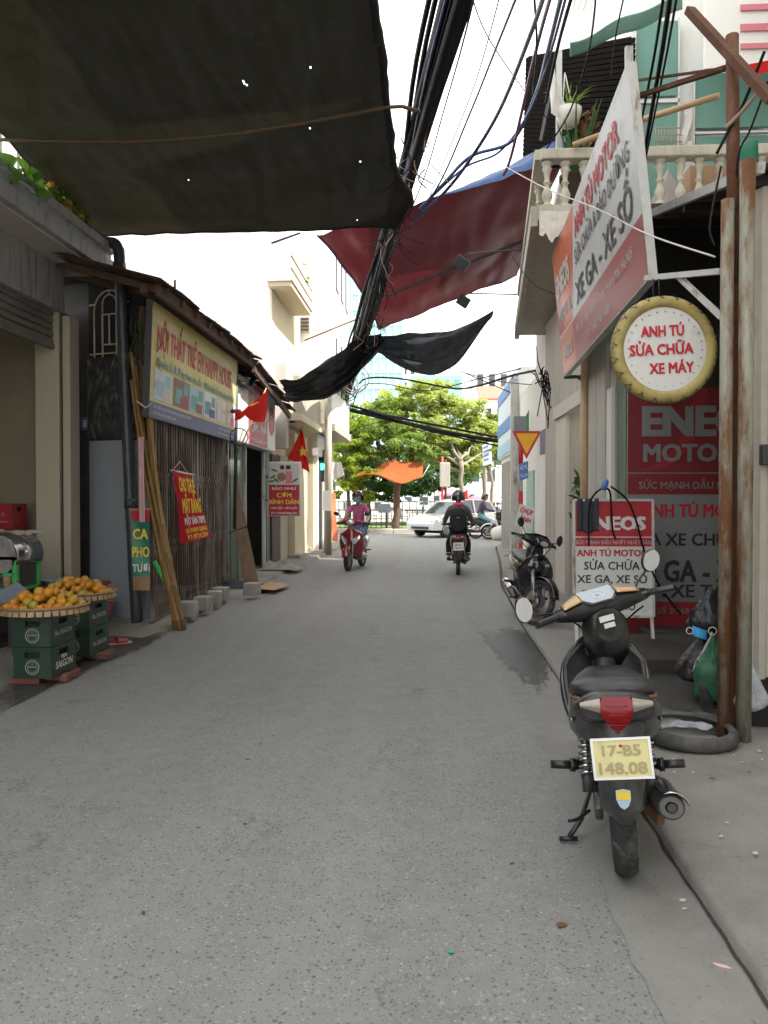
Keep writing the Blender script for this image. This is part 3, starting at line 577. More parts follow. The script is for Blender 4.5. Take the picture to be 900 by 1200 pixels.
# ---------------- the old shop: grey side wall, plastic, grille, gate, tin roof
sh = empty('old_shop', (-3.2, 10, 0), 'old low shop with rusty collapsible gate and corrugated tin roof', 'shop')
SW0, SW1 = Vector((-4.25, 9.25, 0)), Vector((-3.20, 8.92, 0))
def along(f): return SW0 + (SW1 - SW0) * f
def slab(p, q, z0, z1, th, name, mt, par, **k):
    d = (q - p); n = Vector((d.y, -d.x, 0)).normalized() * th
    m = MB(); m.prism([p + Vector((0,0,z0)), q + Vector((0,0,z0)), q + Vector((0,0,z1)), p + Vector((0,0,z1))], -n); return m.build(name, mt, par, **k)
slab(along(0.30), along(1), -0.05, 2.08, 0.12, 'side_wall', 'grey_wall', sh)
slab(along(-0.3), along(0.30) , -0.05, 3.9, 0.10, 'dark_jamb', 'dark_panel', sh)
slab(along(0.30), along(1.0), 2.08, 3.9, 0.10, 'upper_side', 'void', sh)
def crumple(u, v):
    p = along(0.28 + 0.68*u); n = Vector((0.3, -0.95, 0)).normalized()
    return p + Vector((0,0,2.10 + 0.92*v)) + n * (0.03 + 0.05*abs(nz(u*5, v*4, 3)) + 0.04*abs(nz(u*13, v*5, 8)))
m = MB(); m.grid(crumple, 30, 34); m.build('plastic_sheet', 'film_dark', sh)
# house number plate "8"
p = along(0.24) + Vector((0.02,-0.03,2.28)); m = MB(); rect(m, p, (1,-0.3,0), (0,0,1), 0.11, 0.15, 0.006); np_ = m.build('number_plate', 'print_navy', sh); text('8', 'ink_white', np_, p + Vector((0.003,-0.009,0)), (1,-0.3,0), (0,0,1), None, 0.09, 0.01)
# iron grille with round arch
gr = empty('window_grille', tuple(along(0.6)), 'cream iron window grille with round arches below the canopy end', 'grille')
XW = (SW1 - SW0).normalized(); gy = Vector((-0.02,-0.05,0))
def gp(f, z): return along(f) + gy + Vector((0,0,z))
def gbar(pts): m = MB(); m.tube(pts, 0.0095, 6); m.build('bar', 'grille_cream', gr)
for f in (0.42, 0.525, 0.70, 0.80): gbar([gp(f, 3.02), gp(f, 3.55 if f in (0.42,0.80) else 3.62)])
gbar([gp(0.61, 3.16), gp(0.61, 3.50)])
gbar([gp(0.36, 3.06), gp(0.86, 3.06)]); gbar([gp(0.36, 3.62), gp(0.44, 3.62)]); gbar([gp(0.52, 3.16), gp(0.70, 3.16)]); gbar([gp(0.52, 3.50), gp(0.70, 3.50)]); gbar([gp(0.70, 3.62), gp(0.86, 3.62)])
for f0, f1, z, hh in ((0.42,0.80,3.55,0.22),(0.525,0.70,3.62,0.10)):
    gbar([gp((f0+f1)/2 + (f1-f0)/2*math.cos(a), z + hh*math.sin(a)) for a in [math.pi*i/10 for i in range(11)]])
gbar([gp(0.61, 3.72), gp(0.61, 3.78)])
# shell of the shop
G0, G1 = Vector((-3.06, 8.66, 0)), Vector((-3.20, 12.5, 0)); G2 = Vector((-3.26, 16.3, 0))
def onG(f): return G0 + (G1 - G0) * f
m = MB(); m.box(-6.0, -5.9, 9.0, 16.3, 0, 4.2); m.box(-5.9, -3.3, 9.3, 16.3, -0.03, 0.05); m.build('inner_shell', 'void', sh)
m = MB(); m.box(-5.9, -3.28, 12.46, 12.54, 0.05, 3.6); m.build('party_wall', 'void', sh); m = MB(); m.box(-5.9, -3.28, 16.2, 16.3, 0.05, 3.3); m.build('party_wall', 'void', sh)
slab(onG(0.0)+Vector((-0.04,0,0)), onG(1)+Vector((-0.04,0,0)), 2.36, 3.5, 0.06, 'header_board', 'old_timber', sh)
# collapsible gate: every picket is a piece
gate = empty('collapsible_gate', tuple(onG(0.5)), 'rusty brown collapsible steel gate below the yellow furniture sign', 'gate')
NP = 74
for i in range(NP):
    f = (i + 0.5) / NP + 0.002 * nz(i * 3.3); p = onG(f) + Vector((0.012 * (i % 2), 0, 0)); m = MB()
    m.prism([p+Vector((0,-0.009,0.1)), p+Vector((0.014,-0.009,0.1)), p+Vector((0.014,0.009,0.1)), p+Vector((0,0.009,0.1))], (0.004*nz(i*1.7),0,2.28)); m.build('picket', 'gate_rust', gate)
for z in (0.12, 0.78, 1.55, 2.3):
    m = MB()
    for i in range(0, NP - 2, 2):
        a, b = onG((i+0.5)/NP), onG((i+2.5)/NP)
        m.bar(a+Vector((0.03,0,z)), b+Vector((0.03,0,z+0.16)), 0.004, 0.014); m.bar(a+Vector((0.034,0,z+0.16)), b+Vector((0.034,0,z)), 0.004, 0.014)
    m.build('lattice', 'gate_rust', gate)
m = MB(); m.bar(onG(0)+Vector((0.01,0,0.085)), onG(1)+Vector((0.01,0,0.085)), 0.05, 0.03); m.build('track', 'gate_rust', gate)
for f in (0.005, 0.5, 0.995):
    m = MB(); m.bar(onG(f)+Vector((0.03,0,0.09)), onG(f)+Vector((0.03,0,2.4)), 0.03, 0.045, up=(0,1,0)); m.build('stile', 'gate_rust', gate)
# tin roof in overlapping sheets, timber eaves
def tin(y0, y1, ze0, ze1, zr, name='roof_sheet', xe=-2.70, xr=-5.2, dz=0):
    n = max(6, int((y1 - y0) / 0.02)); g = MB()
    def f(u, v):
        y = y0 + (y1 - y0) * u; ze = ze0 + (ze1 - ze0) * u
        sag = 0.03 * nz(y * 1.3, v * 3, dz)
        return Vector((xe + 0.03*nz(y0*7) + (xr - xe) * v, y, ze + (zr - ze) * v + sag * (1 - v) + 0.013 * math.sin(2*math.pi*y/0.076) + dz))
    g.grid(f, n, 6); return g.build(name, 'roof_tin', sh, solid=0.003)
y = 7.95
for i in range(7):
    tin(y, y + 0.78, 3.62 + 0.03*nz(i*5.1), 3.63 + 0.03*nz(i*3.3+2), 4.25, dz=0.012*(i % 2)); y += 0.70
y = 12.75
for i in range(5):
    tin(y, y + 0.76, 3.56 - 0.085*i, 3.50 - 0.085*i, 4.0, dz=0.012*(i % 2)); y += 0.68
for (a, b, w_, h_) in (((-2.80,8.2,3.56),(-2.82,12.85,3.56),0.05,0.13),((-2.98,8.3,3.60),(-3.0,12.8,3.60),0.08,0.09),((-2.80,12.7,3.47),(-2.82,16.1,3.06),0.05,0.11)):
    m = MB(); m.bar(a, b, w_, h_); m.build('eaves_beam', 'old_timber', sh)
for i in range(9):
    yy = 8.35 + i * 0.55; m = MB(); m.bar((-2.74,yy,3.57),(-4.6,yy,4.08), 0.05, 0.07); m.build('rafter', 'old_timber', sh)
m = MB(); m.tube([PX(205,343,-2.75), PX(205,328,-2.75)], 0.012, 6); m.build('rod', 'dark_steel', sh)
# ---------------- furniture sign
def on(A, B, z, u, v): return A + (B - A) * u + Vector((0, 0, z[0] + (z[1] - z[0]) * v))
SA, SB = Vector((-3.0, 8.5, 0)), Vector((-3.03, 12.4, 0)); SZ = (2.30, 3.53)
s1 = empty('shop_sign', tuple(on(SA, SB, SZ, 0.5, 0)), 'yellow furniture shop sign with pink letters and row of room photos', 'sign')
XR = (SB - SA).normalized(); L = (SB - SA).length; H = SZ[1] - SZ[0]; UP = Vector((0.05, 0, 1)); NRM = XR.cross(UP).normalized()
if NRM.x < 0: XR, NRM = XR, -NRM
def s1p(u, v, t=0.0): return on(SA, SB, SZ, u, v) + Vector((0.05*v, 0, 0)) + NRM * t
def panel(par, pf, u0, u1, v0, v1, t, mt, name, th=0.004):
    m = MB(); a = [pf(u0,v0,t), pf(u1,v0,t), pf(u1,v1,t), pf(u0,v1,t)]; m.prism(a, (pf(0,0,th) - pf(0,0,0))); return m.build(name, mt, par)
panel(s1, s1p, 0, 1, 0, 1, -0.05, 'sign_yellow', 'face', 0.05)
panel(s1, s1p, 0, 1, 0, 0.135, 0.002, 'print_navy', 'footer_band', 0.003)
m = MB()
for a, b in (((0,0),(1,0)),((0,1),(1,1)),((0,0),(0,1)),((1,0),(1,1))): m.bar(s1p(*a, -0.036), s1p(*b, -0.036), 0.03, 0.07, up=NRM)
m.build('frame', 'dark_steel', s1)
text('NỘI THẤT TRẺ EM HAPPY HOUSE', 'ink_crimson', s1, s1p(0.475, 0.72, 0.004), XR, UP, L*0.86, 0.26, 0.025)
text('Chuyên: Sỉ, lẻ, Đóng theo yêu cầu - Nhận thiết kế, thi công nội thất', 'print_teal', s1, s1p(0.5, 0.50, 0.004), XR, UP, L*0.92, 0.10, 0.012)
cols = ['print_sky', 'print_brown', 'print_blue', 'print_sky', 'print_pale', 'print_pale']; inner = [('print_blue','print_pale'), ('print_teal','print_deep'), ('print_teal','print_brown'), ('print_teal','print_navy'), ('ink_white','print_sky'), ('ink_white','print_pink')]
for i, u0 in enumerate((0.03, 0.205, 0.37, 0.535, 0.70, 0.855)):
    u1 = u0 + (0.155 if i < 4 else 0.135)
    ph = panel(s1, s1p, u0, u1, 0.165, 0.43, 0.002, cols[i], 'photo', 0.003)
    w_ = u1 - u0
    panel(ph, s1p, u0 + w_*0.1, u0 + w_*0.55, 0.20, 0.34, 0.0055, inner[i][0], 'picture_area', 0.001); panel(ph, s1p, u0 + w_*0.45, u0 + w_*0.9, 0.18, 0.27, 0.0070, inner[i][1], 'picture_area', 0.001); panel(ph, s1p, u0 + w_*0.62, u0 + w_*0.9, 0.30, 0.41, 0.0070, inner[i][0], 'picture_area', 0.001)
text('CS1: Số 8, ngõ 168 Kim Giang, Hoàng Mai, Hà Nội', 'ink_white', s1, s1p(0.21, 0.098, 0.006), XR, UP, L*0.36, 0.035)
text('DT: 0972 281 685 - 0982 961 489', 'ink_white', s1, s1p(0.13, 0.04, 0.006), XR, UP, L*0.2, 0.035)
text('Website: happyhouse.com.vn', 'ink_white', s1, s1p(0.85, 0.098, 0.006), XR, UP, L*0.24, 0.03); text('Email: noithathappyhouse@gmail.com', 'ink_white', s1, s1p(0.85, 0.045, 0.006), XR, UP, L*0.25, 0.03)
# ---------------- second, red and white box sign
TA, TB = Vector((-3.03, 12.6, 0)), Vector((-3.03, 15.7, 0)); TZ = (2.31, 3.40)
s2 = empty('box_sign', tuple(on(TA, TB, TZ, 0.5, 0)), 'faded red and white box sign with red disc behind the drooping flag', 'sign')
XR2 = (TB - TA).normalized(); L2 = (TB - TA).length
def s2p(u, v, t=0.0): return on(TA, TB, TZ, u, v) + Vector((t, 0, 0))
m = MB(); a, b = s2p(0,0,-0.22), s2p(1,1,0); m.box(a.x, b.x, a.y, b.y, a.z, b.z); m.build('box', 'sign_white', s2, bevel=0.03)
panel(s2, s2p, 0.24, 0.74, 0.03, 0.97, 0.001, 'faded_red', 'red_field', 0.003); panel(s2, s2p, 0.03, 0.22, 0.05, 0.95, 0.001, 'print_pale', 'menu_picture', 0.003)
m = MB(); c = s2p(0.87, 0.52, 0.002); m.lathe([(0.27,0),(0.27,0.006)], 28, c, (1,0,0)); m.build('disc', 'ink_red', s2)
text('COCA', 'ink_white', s2, s2p(0.87, 0.56, 0.012), XR2, (0,0,1), 0.36, 0.09, 0.02)
text('QUÁN ĂN', 'ink_white', s2, s2p(0.49, 0.82, 0.006), XR2, (0,0,1), 1.1, 0.16, 0.02); text('BẢO NHƯ', 'ink_white', s2, s2p(0.49, 0.56, 0.006), XR2, (0,0,1), 1.3, 0.22, 0.03); text('CƠM - PHỞ', 'ink_white', s2, s2p(0.50, 0.30, 0.006), XR2, (0,0,1), 1.2, 0.16, 0.02); text('ĐT: 0243.884.291', 'ink_white', s2, s2p(0.49, 0.10, 0.006), XR2, (0,0,1), 1.2, 0.07)
# steel pole and bracket between the signs
m = MB(); m.tube([PX(275,620,-3.0), PX(278,402,-3.0)], 0.026, 8); m.tube([PX(278,447,-3.0), PX(293,455,-2.95), PX(299,438,-2.9)], 0.045, 8); m.tube([PX(272,482,-2.98), PX(281,482,-2.9)], 0.03, 8)
tag(m.build('sign_pole', 'dark_steel'), 'grey steel pole with bent pipe between the two shop signs', 'pole')
# ---------------- shop beside: green doors, dark opening
s3 = empty('green_door_shop', (-3.25, 14.5, 0), 'shop with faded green folding doors and dark open doorway', 'shop')
def front(y0, y1, z0, z1, x, mt, name, th=0.05): m = MB(); m.box(x - th, x, y0, y1, z0, z1); return m.build(name, mt, s3)
for i in range(5): front(12.60 + i*0.24, 12.82 + i*0.24, 0.06, 2.32, -3.22 + 0.012*(i % 2), 'green_door', 'door_leaf')
front(13.8, 13.86, 0.06, 2.32, -3.18, 'white_steel', 'door_post'); front(15.28, 15.36, 0.06, 2.32, -3.16, 'white_steel', 'door_post')
for i in range(3): front(15.36 + i*0.22, 15.56 + i*0.22, 0.06, 2.35, -3.2 + 0.012*(i % 2), 'green_door', 'door_leaf')
front(16.02, 16.9, 0.06, 2.3, -3.16, 'old_timber', 'brown_panel'); front(12.55, 16.3, 2.33, 3.45, -3.30, 'old_timber', 'header')
# leaning plywood board
m = MB(); b0, b1 = PY(288,687,12.75), PY(304,685,12.95); t0, t1 = PY(266,556,13.1), PY(276,553,13.3)
m.prism([b0, b1, t1, t0], (-0.02, -0.012, 0)); tag(m.build('leaning_board', 'board_ply', bevel=0.003), 'long brown plywood board leaning on the green doors', 'board')
m = MB(); c_ = smooth_path([PY(266,626,12.7), PY(275,622,12.72), PY(290,617,12.8)], 6); m.tube(c_, 0.007, 5); tag(m.build('cord', 'cable_black'), 'dark cord tied round the leaning plywood board', 'cord')
# concrete blocks in a row at the kerb
for i, (x, y, s, a, lb) in enumerate(((222,722,0.26,0.1,'grey concrete block beside the foot of the sugarcane bundle'),(239,715,0.24,-0.1,'grey concrete block second from the sugarcane foot'),(252,708,0.23,0.2,'grey concrete block third from the sugarcane foot'),(259,703,0.25,0.0,'grey concrete block farthest of the four beside the gate'),(296,697,0.25,-0.15,'grey concrete block at the foot of the leaning board'))):
    p = PZ(x, y, 0.06); m = MB(); M2 = Matrix.Translation(p) @ Matrix.Rotation(a, 4, 'Z'); m.box(-s*0.42, s*0.36, -0.10, 0.10, 0, 0.17); m.xf(M2)
    tag(m.build('concrete_block', 'block', bevel=0.012), lb, 'block', 'concrete blocks along the kerb')
m = MB(); p = PZ(316,687,0.062); m.prism([PZ(300,690,0.063), PZ(322,692,0.064), PZ(340,685,0.064), PZ(316,682,0.063)], (0,0,0.006)); tag(m.build('cardboard_sheet', 'cardboard'), 'flat piece of orange-brown cardboard on the kerb', 'cardboard')
m = MB(); c = PZ(278,688,0.06); m.grid(lambda u, v: c + Vector((-0.35+0.7*u, -0.25+0.6*v, 0.02+0.10*max(0, 0.5+nz(u*4,v*4,1))*math.sin(math.pi*u)*math.sin(math.pi*v))), 12, 12); tag(m.build('dark_rag', 'towel'), 'crumpled dark rag behind the concrete blocks', 'rag')
m = MB(); c = PZ(328,667,0.06)
m.grid(lambda u, v: c + Vector((-0.35+0.75*u, -0.35+0.8*v, 0.02+0.26*max(0, 0.45+nz(u*3,v*3,4))*math.sin(math.pi*u)*math.sin(math.pi*v))), 16, 16); tag(m.build('rubble_sack', 'stone'), 'heap of grey sacking below the hanging menu sign', 'heap')
# ---------------- rent banner hanging on the gate
bn = empty('rent_banner', tuple(PX(225,640,-2.9)), 'red hanging cloth banner with yellow letters tied to the gate', 'banner')
Q = [PY(201,551,9.28), PY(222,557,9.6), PY(250,629,9.7), PY(211,637,9.30)]     # tl tr br bl
for q in Q: q.x = max(q.x, -3.0)
def bq(u, v, t=0.0):
    p = (Q[3]*(1-u) + Q[2]*u)*(1-v) + (Q[0]*(1-u) + Q[1]*u)*v
    return p + Vector((0.03*math.sin(5*u+2*v)*(1-v) + 0.02*nz(u*3, v*3) + t*0.8, -t*0.6, 0))
m = MB(); m.grid(bq, 16, 24); m.build('cloth', 'banner_red', bn)
m = MB(); m.tube([Q[0]+Vector((-0.02,0,0)), Q[1]+Vector((0.06,0,0))], 0.012, 6); m.build('rod', 'pole_white', bn)
tp = PY(211,541,9.45); m = MB(); m.tube([Q[0], tp, Q[1]], 0.006, 5); m.build('string', 'litter_pink', bn)
def bt(s, v, f, mt, h_, bold):
    a, b = bq(0.08, v, 0.02), bq(0.94, v, 0.02); c = (a + b)/2; o = text(s, mt, bn, c + Vector((0.02,-0.02,0)), (b-a), (bq(0.5, v+0.05) - bq(0.5, v-0.05)), (b-a).length*f, h_, bold)
bt('CHO THUÊ', 0.82, 0.9, 'ink_yellow', 0.17, 0.04); bt('MẶT BẰNG', 0.52, 0.98, 'ink_yellow', 0.17, 0.04); bt('MẶT SÀN 70M2', 0.30, 0.94, 'ink_white', 0.09, 0.03); bt('LH: PHẠM GIANG', 0.165, 0.92, 'ink_yellow', 0.06, 0.02); bt('ĐT: 09724.3304', 0.07, 0.85, 'ink_yellow', 0.06, 0.02)
# ---------------- sugarcane
top0, bot0 = PY(164,440,8.62), PZ(212,738,0.0)
for i in range(11):
    a = bot0 + Vector((0.03*math.cos(i*2.4)*(1 + i % 2), -0.02 + 0.03*math.sin(i*2.4), 0.005)); b = top0 + Vector((-0.03 + 0.085*math.cos(i*2.1), 0.08*math.sin(i*2.1), -0.1 + 0.35*random.random()))
    pts = []; rs = []; n = 26
    for k in range(n):
        f = k/(n-1); bow = 0.09*math.sin(math.pi*f); pts.append(a + (b - a)*f + Vector((0.02*nz(i*5, f*2) - bow*0.6, 0.03*nz(i*9+3, f*2), 0))); rs.append(0.0245*(1 - 0.2*f))
    P2, R2 = [], []
    for k, p in enumerate(pts):
        if k % 3 == 1 and k < n-1:
            d = (pts[k+1]-p).normalized()*0.009; P2 += [p-d*1.6, p-d*0.5, p+d*0.5, p+d*1.6]; R2 += [rs[k]*0.98, rs[k]*1.26, rs[k]*1.2, rs[k]*0.93]
        else: P2.append(p); R2.append(rs[k]*0.97)
    m = MB(); m.tube(P2, R2, 8); tag(m.build('sugarcane_stalk', 'sugarcane'), 'brown jointed sugarcane stalk in the bundle leaning by the gate', 'sugarcane', 'sugarcane stalks in the leaning bundle')
tf = empty('sugarcane_leaves', tuple(top0), 'dry dark green leaf tops of the sugarcane bundle', 'leaves')
for i in range(34):
    b = top0 + Vector((-0.1 + 0.24*random.random(), -0.08 + 0.16*random.random(), 0.1 + 0.4*random.random())); l = 0.35 + 0.5*random.random(); d = Vector((random.uniform(-0.12,0.22), random.uniform(-0.2,0.2), random.uniform(0.3,1)))
    m = MB(); dn = random.random() < 0.5; pts = [b + d*l*k/6 + Vector((0.05*(k/6)**2*random.uniform(-1,1), 0, (-0.9 if dn else -0.2)*l*(k/6)**2)) for k in range(7)]
    m.loft([[p + Vector((-0.012*(1-k/7), 0.004, 0)), p + Vector((0.012*(1-k/7), -0.004, 0))] for k, p in enumerate(pts)], closed=False); m.build('blade', 'cane_leaf', tf)
m = MB(); m.tube([PY(160,470,8.5), PY(171,478,8.45), PY(178,472,8.5)], 0.01, 5); tag(m.build('binding_cord', 'rope_white'), 'pale cord binding the sugarcane bundle', 'cord')
m = MB(); m.tube([PZ(214,729,0.04), PY(199,692,8.55), PY(186,668,8.6), PY(181,658,8.62)], 0.024, 8); tag(m.build('green_pole', 'green_hose'), 'bright green plastic pole propped behind the sugarcane', 'pole')
# cafe banner strapped to the pipe
cb = empty('cafe_banner', tuple(PY(166,690,8.55)), 'narrow green vertical cafe banner strapped to the drainpipe', 'banner')
def cq(u, v, t=0.0): return PY(154 + 20*u + 2*(1-v), 692 - 95*v, 8.50 - 0.02*math.sin(3*u+5*v) - t)
m = MB(); m.grid(cq, 8, 24); m.build('cloth', 'ink_green', cb)
m = MB(); m.grid(lambda u, v: cq(u, 0.0 + 0.17*v, 0.006), 6, 6); m.build('coffee_picture', 'wicker', cb); m = MB(); m.grid(lambda u, v: cq(u, 0.86 + 0.14*v, 0.006), 6, 6); m.build('red_band', 'ink_red', cb)
for s, v, h_, c_ in (('CA', 0.70, 0.115, 'ink_yellow'), ('PHO', 0.48, 0.115, 'ink_yellow'), ('TƯƠI', 0.28, 0.08, 'ink_white')): text(s, c_, cb, cq(0.5, v, 0.03), (1,0,0), (0,0,1), 0.16 if s == 'CA' else 0.185, h_, 0.03)
m = MB(); m.bar(cq(-0.1,1), cq(1.1,1), 0.02, 0.02); m.build('rod', 'bamboo', cb)
m = MB(); m.grid(lambda u, v: PY(163 + 7*u - 2*v, 612 - 100*v, 8.42 - 0.04*math.sin(5*u)), 6, 12); tag(m.build('pink_ribbon', 'litter_pink'), 'pale pink plastic strip hanging by the sugarcane', 'ribbon')
# ================================================================== FRUIT STAND
def crate(name, x0, x1, y0, y1, z0, h, mt, label, logo=True, group='green beer crates under the fruit baskets', sub=False):
    c = empty(name, ((x0+x1)/2, (y0+y1)/2, z0), label, 'crate', group)
    t = 0.02; m = MB()
    def wall(a, b, nrm):        # a panel with a hand-hole
        a, b = Vector(a), Vector(b); d = (b - a); n_ = Vector(nrm)*t
        for u0, u1, v0, v1 in ((0,1,0,0.66),(0,0.30,0.66,0.84),(0.70,1,0.66,0.84),(0,1,0.84,1)):
            p = [a + d*u0 + Vector((0,0,h*v0)), a + d*u1 + Vector((0,0,h*v0)), a + d*u1 + Vector((0,0,h*v1)), a + d*u0 + Vector((0,0,h*v1))]; m.prism(p, -n_)
    wall((x0,y0,z0),(x1,y0,z0),(0,-1,0)); wall((x1,y0+t,z0),(x1,y1-t,z0),(1,0,0)); wall((x1,y1,z0),(x0,y1,z0),(0,1,0)); wall((x0,y1-t,z0),(x0,y0+t,z0),(-1,0,0)); m.box(x0+t,x1-t,y0+t,y1-t,z0,z0+0.01)
    m.build('shell', mt, c)
    m = MB(); m.box(x0+0.03, x1-0.03, y0+0.03, y1-0.03, z0+0.012, z0+h*0.9); m.build('bottles', 'void', c)
    m = MB()
    for z in (z0, z0+h-0.022):
        e = 0.006; m.box(x0-e,x1+e,y0-e,y0+0.004,z,z+0.02); m.box(x0-e,x1+e,y1-0.004,y1+e,z,z+0.02); m.box(x1-0.004,x1+e,y0+0.005,y1-0.005,z,z+0.02); m.box(x0-e,x0+0.004,y0+0.005,y1-0.005,z,z+0.02)
    m.build('rim', mt, c)
    if logo:
        cx = (x0+x1)/2; zc = z0 + h*0.36
        m = MB(); m.torus((cx, y0-0.003, zc), 0.052, 0.003, (0,1,0), 24, 6); m.torus((cx, y0-0.003, zc), 0.038, 0.0015, (0,1,0), 24, 6); m.build('roundel', 'ink_grey', c)
        text('SAIGON', 'ink_grey', c, (cx, y0-0.004, zc+0.004), (1,0,0), (0,0,1), 0.062, 0.013, 0.02); text('BIA', 'ink_grey', c, (cx, y0-0.004, zc+0.022), (1,0,0), (0,0,1), 0.02, 0.009)
        yc = (y0+y1)/2
        if sub: text('BIA', 'ink_white', c, (x1+0.004, yc, zc+0.055), (0,1,0), (0,0,1), 0.09, 0.032, 0.02); text('SAIGON', 'ink_white', c, (x1+0.004, yc, zc), (0,1,0), (0,0,1), 0.29, 0.055, 0.035, shear=0.15)
        else: text('Bia SAIGON', 'ink_grey', c, (x1+0.004, yc, zc+0.01), (0,1,0), (0,0,1), 0.28, 0.042, 0.02)
    return c
crate('beer_crate', -3.13, -2.84, 5.9, 6.32, 0.072, 0.232, 'crate_green', 'lower green beer crate under the front fruit basket', sub=True)
crate('beer_crate', -3.125, -2.845, 5.905, 6.315, 0.308, 0.232, 'crate_green', 'upper green beer crate under the front fruit basket')
crate('beer_crate', -3.2, -2.91, 6.75, 7.16, 0.072, 0.232, 'crate_green', 'lower green beer crate under the rear fruit basket')
crate('beer_crate', -3.195, -2.915, 6.755, 7.155, 0.308, 0.232, 'crate_green', 'upper green beer crate under the rear fruit basket')
for i, (x, y) in enumerate(((-3.06,5.98),(-2.90,6.10),(-3.06,6.24),(-2.90,6.26),(-3.12,6.84),(-2.92,6.93),(-2.95,7.08),(-3.12,7.1))):
    m = MB(); a = 0.2*nz(i*3.7); m.box(-0.11,0.11,-0.05,0.05,0,0.055); m.xf(Matrix.Translation((x, y, 0.013)) @ Matrix.Rotation(a, 4, 'Z'))
    tag(m.build('loose_brick', 'brick_red', bevel=0.005), 'red brick propping up the %s stack of beer crates' % ('front' if i < 4 else 'rear'), 'brick', 'bricks under the crates %s' % ('front' if i < 4 else 'rear'))
def basket(cx, cy, z, r, label, gname, n, seed):
    b = empty('fruit_basket', (cx, cy, z), label, 'basket', 'round bamboo fruit baskets')
    m = MB(); m.lathe([(0.01,0),(r*0.8,0.0),(r*0.97,0.03),(r,0.06),(r*0.97,0.062),(r*0.92,0.035),(r*0.75,0.012),(0.01,0.012)], 40, (cx,cy,z)); m.build('tray', 'wicker', b)
    m = MB(); m.torus((cx,cy,z+0.058), r*0.99, 0.011, (0,0,1), 48, 8, mod=lambda i, j: 0.25*(i % 2)); m.build('rim', 'wicker', b)
    for i in range(36):
        a = 2*math.pi*i/36; q = MB(); q.box(-0.022, 0.022, -0.004, 0.004, 0.004, 0.05); q.xf(Matrix.Translation((cx+r*1.0*math.cos(a), cy+r*1.0*math.sin(a), z)) @ Matrix.Rotation(a+math.pi/2, 4, 'Z') @ Matrix.Rotation(-0.25, 4, 'X')); q.build('bamboo_slat', 'bamboo', b)
    rg = random.Random(seed); pts = []; rad = 0.036
    for layer, (rr, zz) in enumerate(((0.28,0.05),(0.235,0.085),(0.18,0.12),(0.10,0.15))):
        tries = 0
        while tries < 900:
            tries += 1; a = rg.random()*6.283; q = rr*(rg.random()**0.5)*r/0.33
            if layer < 2 and q < rr*0.45: continue
            p = Vector((cx+q*math.cos(a), cy+q*math.sin(a), z+zz+rg.uniform(-0.008,0.008)))
            if all((p-o).length > rad*1.78 for o in pts): pts.append(p)
    base = MB(); base.sphere((0,0,0), (1,1,0.94), 14, 9); proto = base.build('orange', 'fruit'); me = proto.data; bpy.data.objects.remove(proto)
    for p in pts:
        o = bpy.data.objects.new('orange', me); COL.objects.link(o); o.location = p; s = rad*rg.uniform(0.84,1.16); o.scale = (s,s,s); o.rotation_euler = (rg.random()*6, rg.random()*6, rg.random()*6)
        tag(o, 'orange-brown citrus fruit heaped on the %s basket' % gname, 'orange', 'citrus fruit on the %s basket' % gname)
basket(-2.99, 6.10, 0.545, 0.33, 'round bamboo tray of citrus on the front crate stack', 'front', 60, 4)
basket(-3.12, 6.97, 0.545, 0.33, 'round bamboo tray of citrus on the rear crate stack', 'rear', 60, 9)
# table with blue basin
t = empty('dark_table', (-3.65, 7.8, 0), 'low dark red table holding the blue basin', 'table')
m = MB(); m.box(-4.05,-3.30,7.45,8.2,0.54,0.57); m.build('table_top', 'crate_red', t, bevel=0.006)
for x in (-4.0,-3.35):
    for y in (7.5,8.15): m = MB(); m.box(x-0.02,x+0.02,y-0.02,y+0.02,0,0.54); m.build('leg', 'dark_steel', t)
m = MB(); m.lathe([(0.09,0.0),(0.10,0.01),(0.145,0.085),(0.155,0.09),(0.15,0.095),(0.135,0.08),(0.085,0.015),(0.0,0.012)], 28, PY(66,690,7.85)); o = tag(m.build('plastic_basin', 'basin_blue'), 'pale blue plastic basin on the dark table', 'basin')
# juicing cart
t = empty('juice_press', tuple(PY(5,690,7.0)), 'sugarcane juice press with green cabinet and bright steel hood', 'juice press')
x1 = PY(19,600,7.0).x; zt = PY(0,652,7.0).z; zb = PY(0,694,7.0).z
m = MB(); m.box(x1-0.5, x1, 7.0, 7.45, zb, zb+0.03); m.box(x1-0.5, x1, 7.0, 7.45, zt-0.035, zt); m.box(x1-0.045, x1, 7.0, 7.05, zb, zt); m.box(x1-0.045, x1, 7.4, 7.45, zb, zt); m.box(x1-0.30, x1-0.27, 7.0, 7.02, zb, zt); m.box(x1-0.5, x1-0.02, 7.0, 7.02, zb+0.14, zb+0.17); m.build('cabinet_frame', 'juicer_green', t, bevel=0.004)
m = MB(); m.box(x1-0.48, x1-0.02, 7.05, 7.42, zb+0.03, zt-0.04); m.build('cabinet_inside', 'film_dark', t)
for i in range(3): m = MB(); m.lathe([(0.03,0),(0.04,0.02),(0.04,0.10),(0.015,0.14)], 10, (x1-0.10-0.13*i, 7.03, zb+0.03)); m.build('jar', 'print_leaf' if i % 2 else 'wicker', t)
m = MB(); hz0 = zt; rings = []
for k in range(11):
    a = math.pi*k/10/1.0*0.62; rings.append([Vector((x1-0.20+0.22*math.sin(a)+dx, y, hz0+0.0+0.20*math.cos(a)*1.0)) for y, dx in ((6.98,0),(7.46,0))])
m.loft(rings, closed=False); m.build('hood', 'steel_bright', t, solid=0.004)
m = MB(); m.lathe([(0.19,0),(0.19,0.012)], 28, (x1-0.2,7.0,hz0+0.01), (0,1,0)); m.build('end_plate', 'alloy', t)
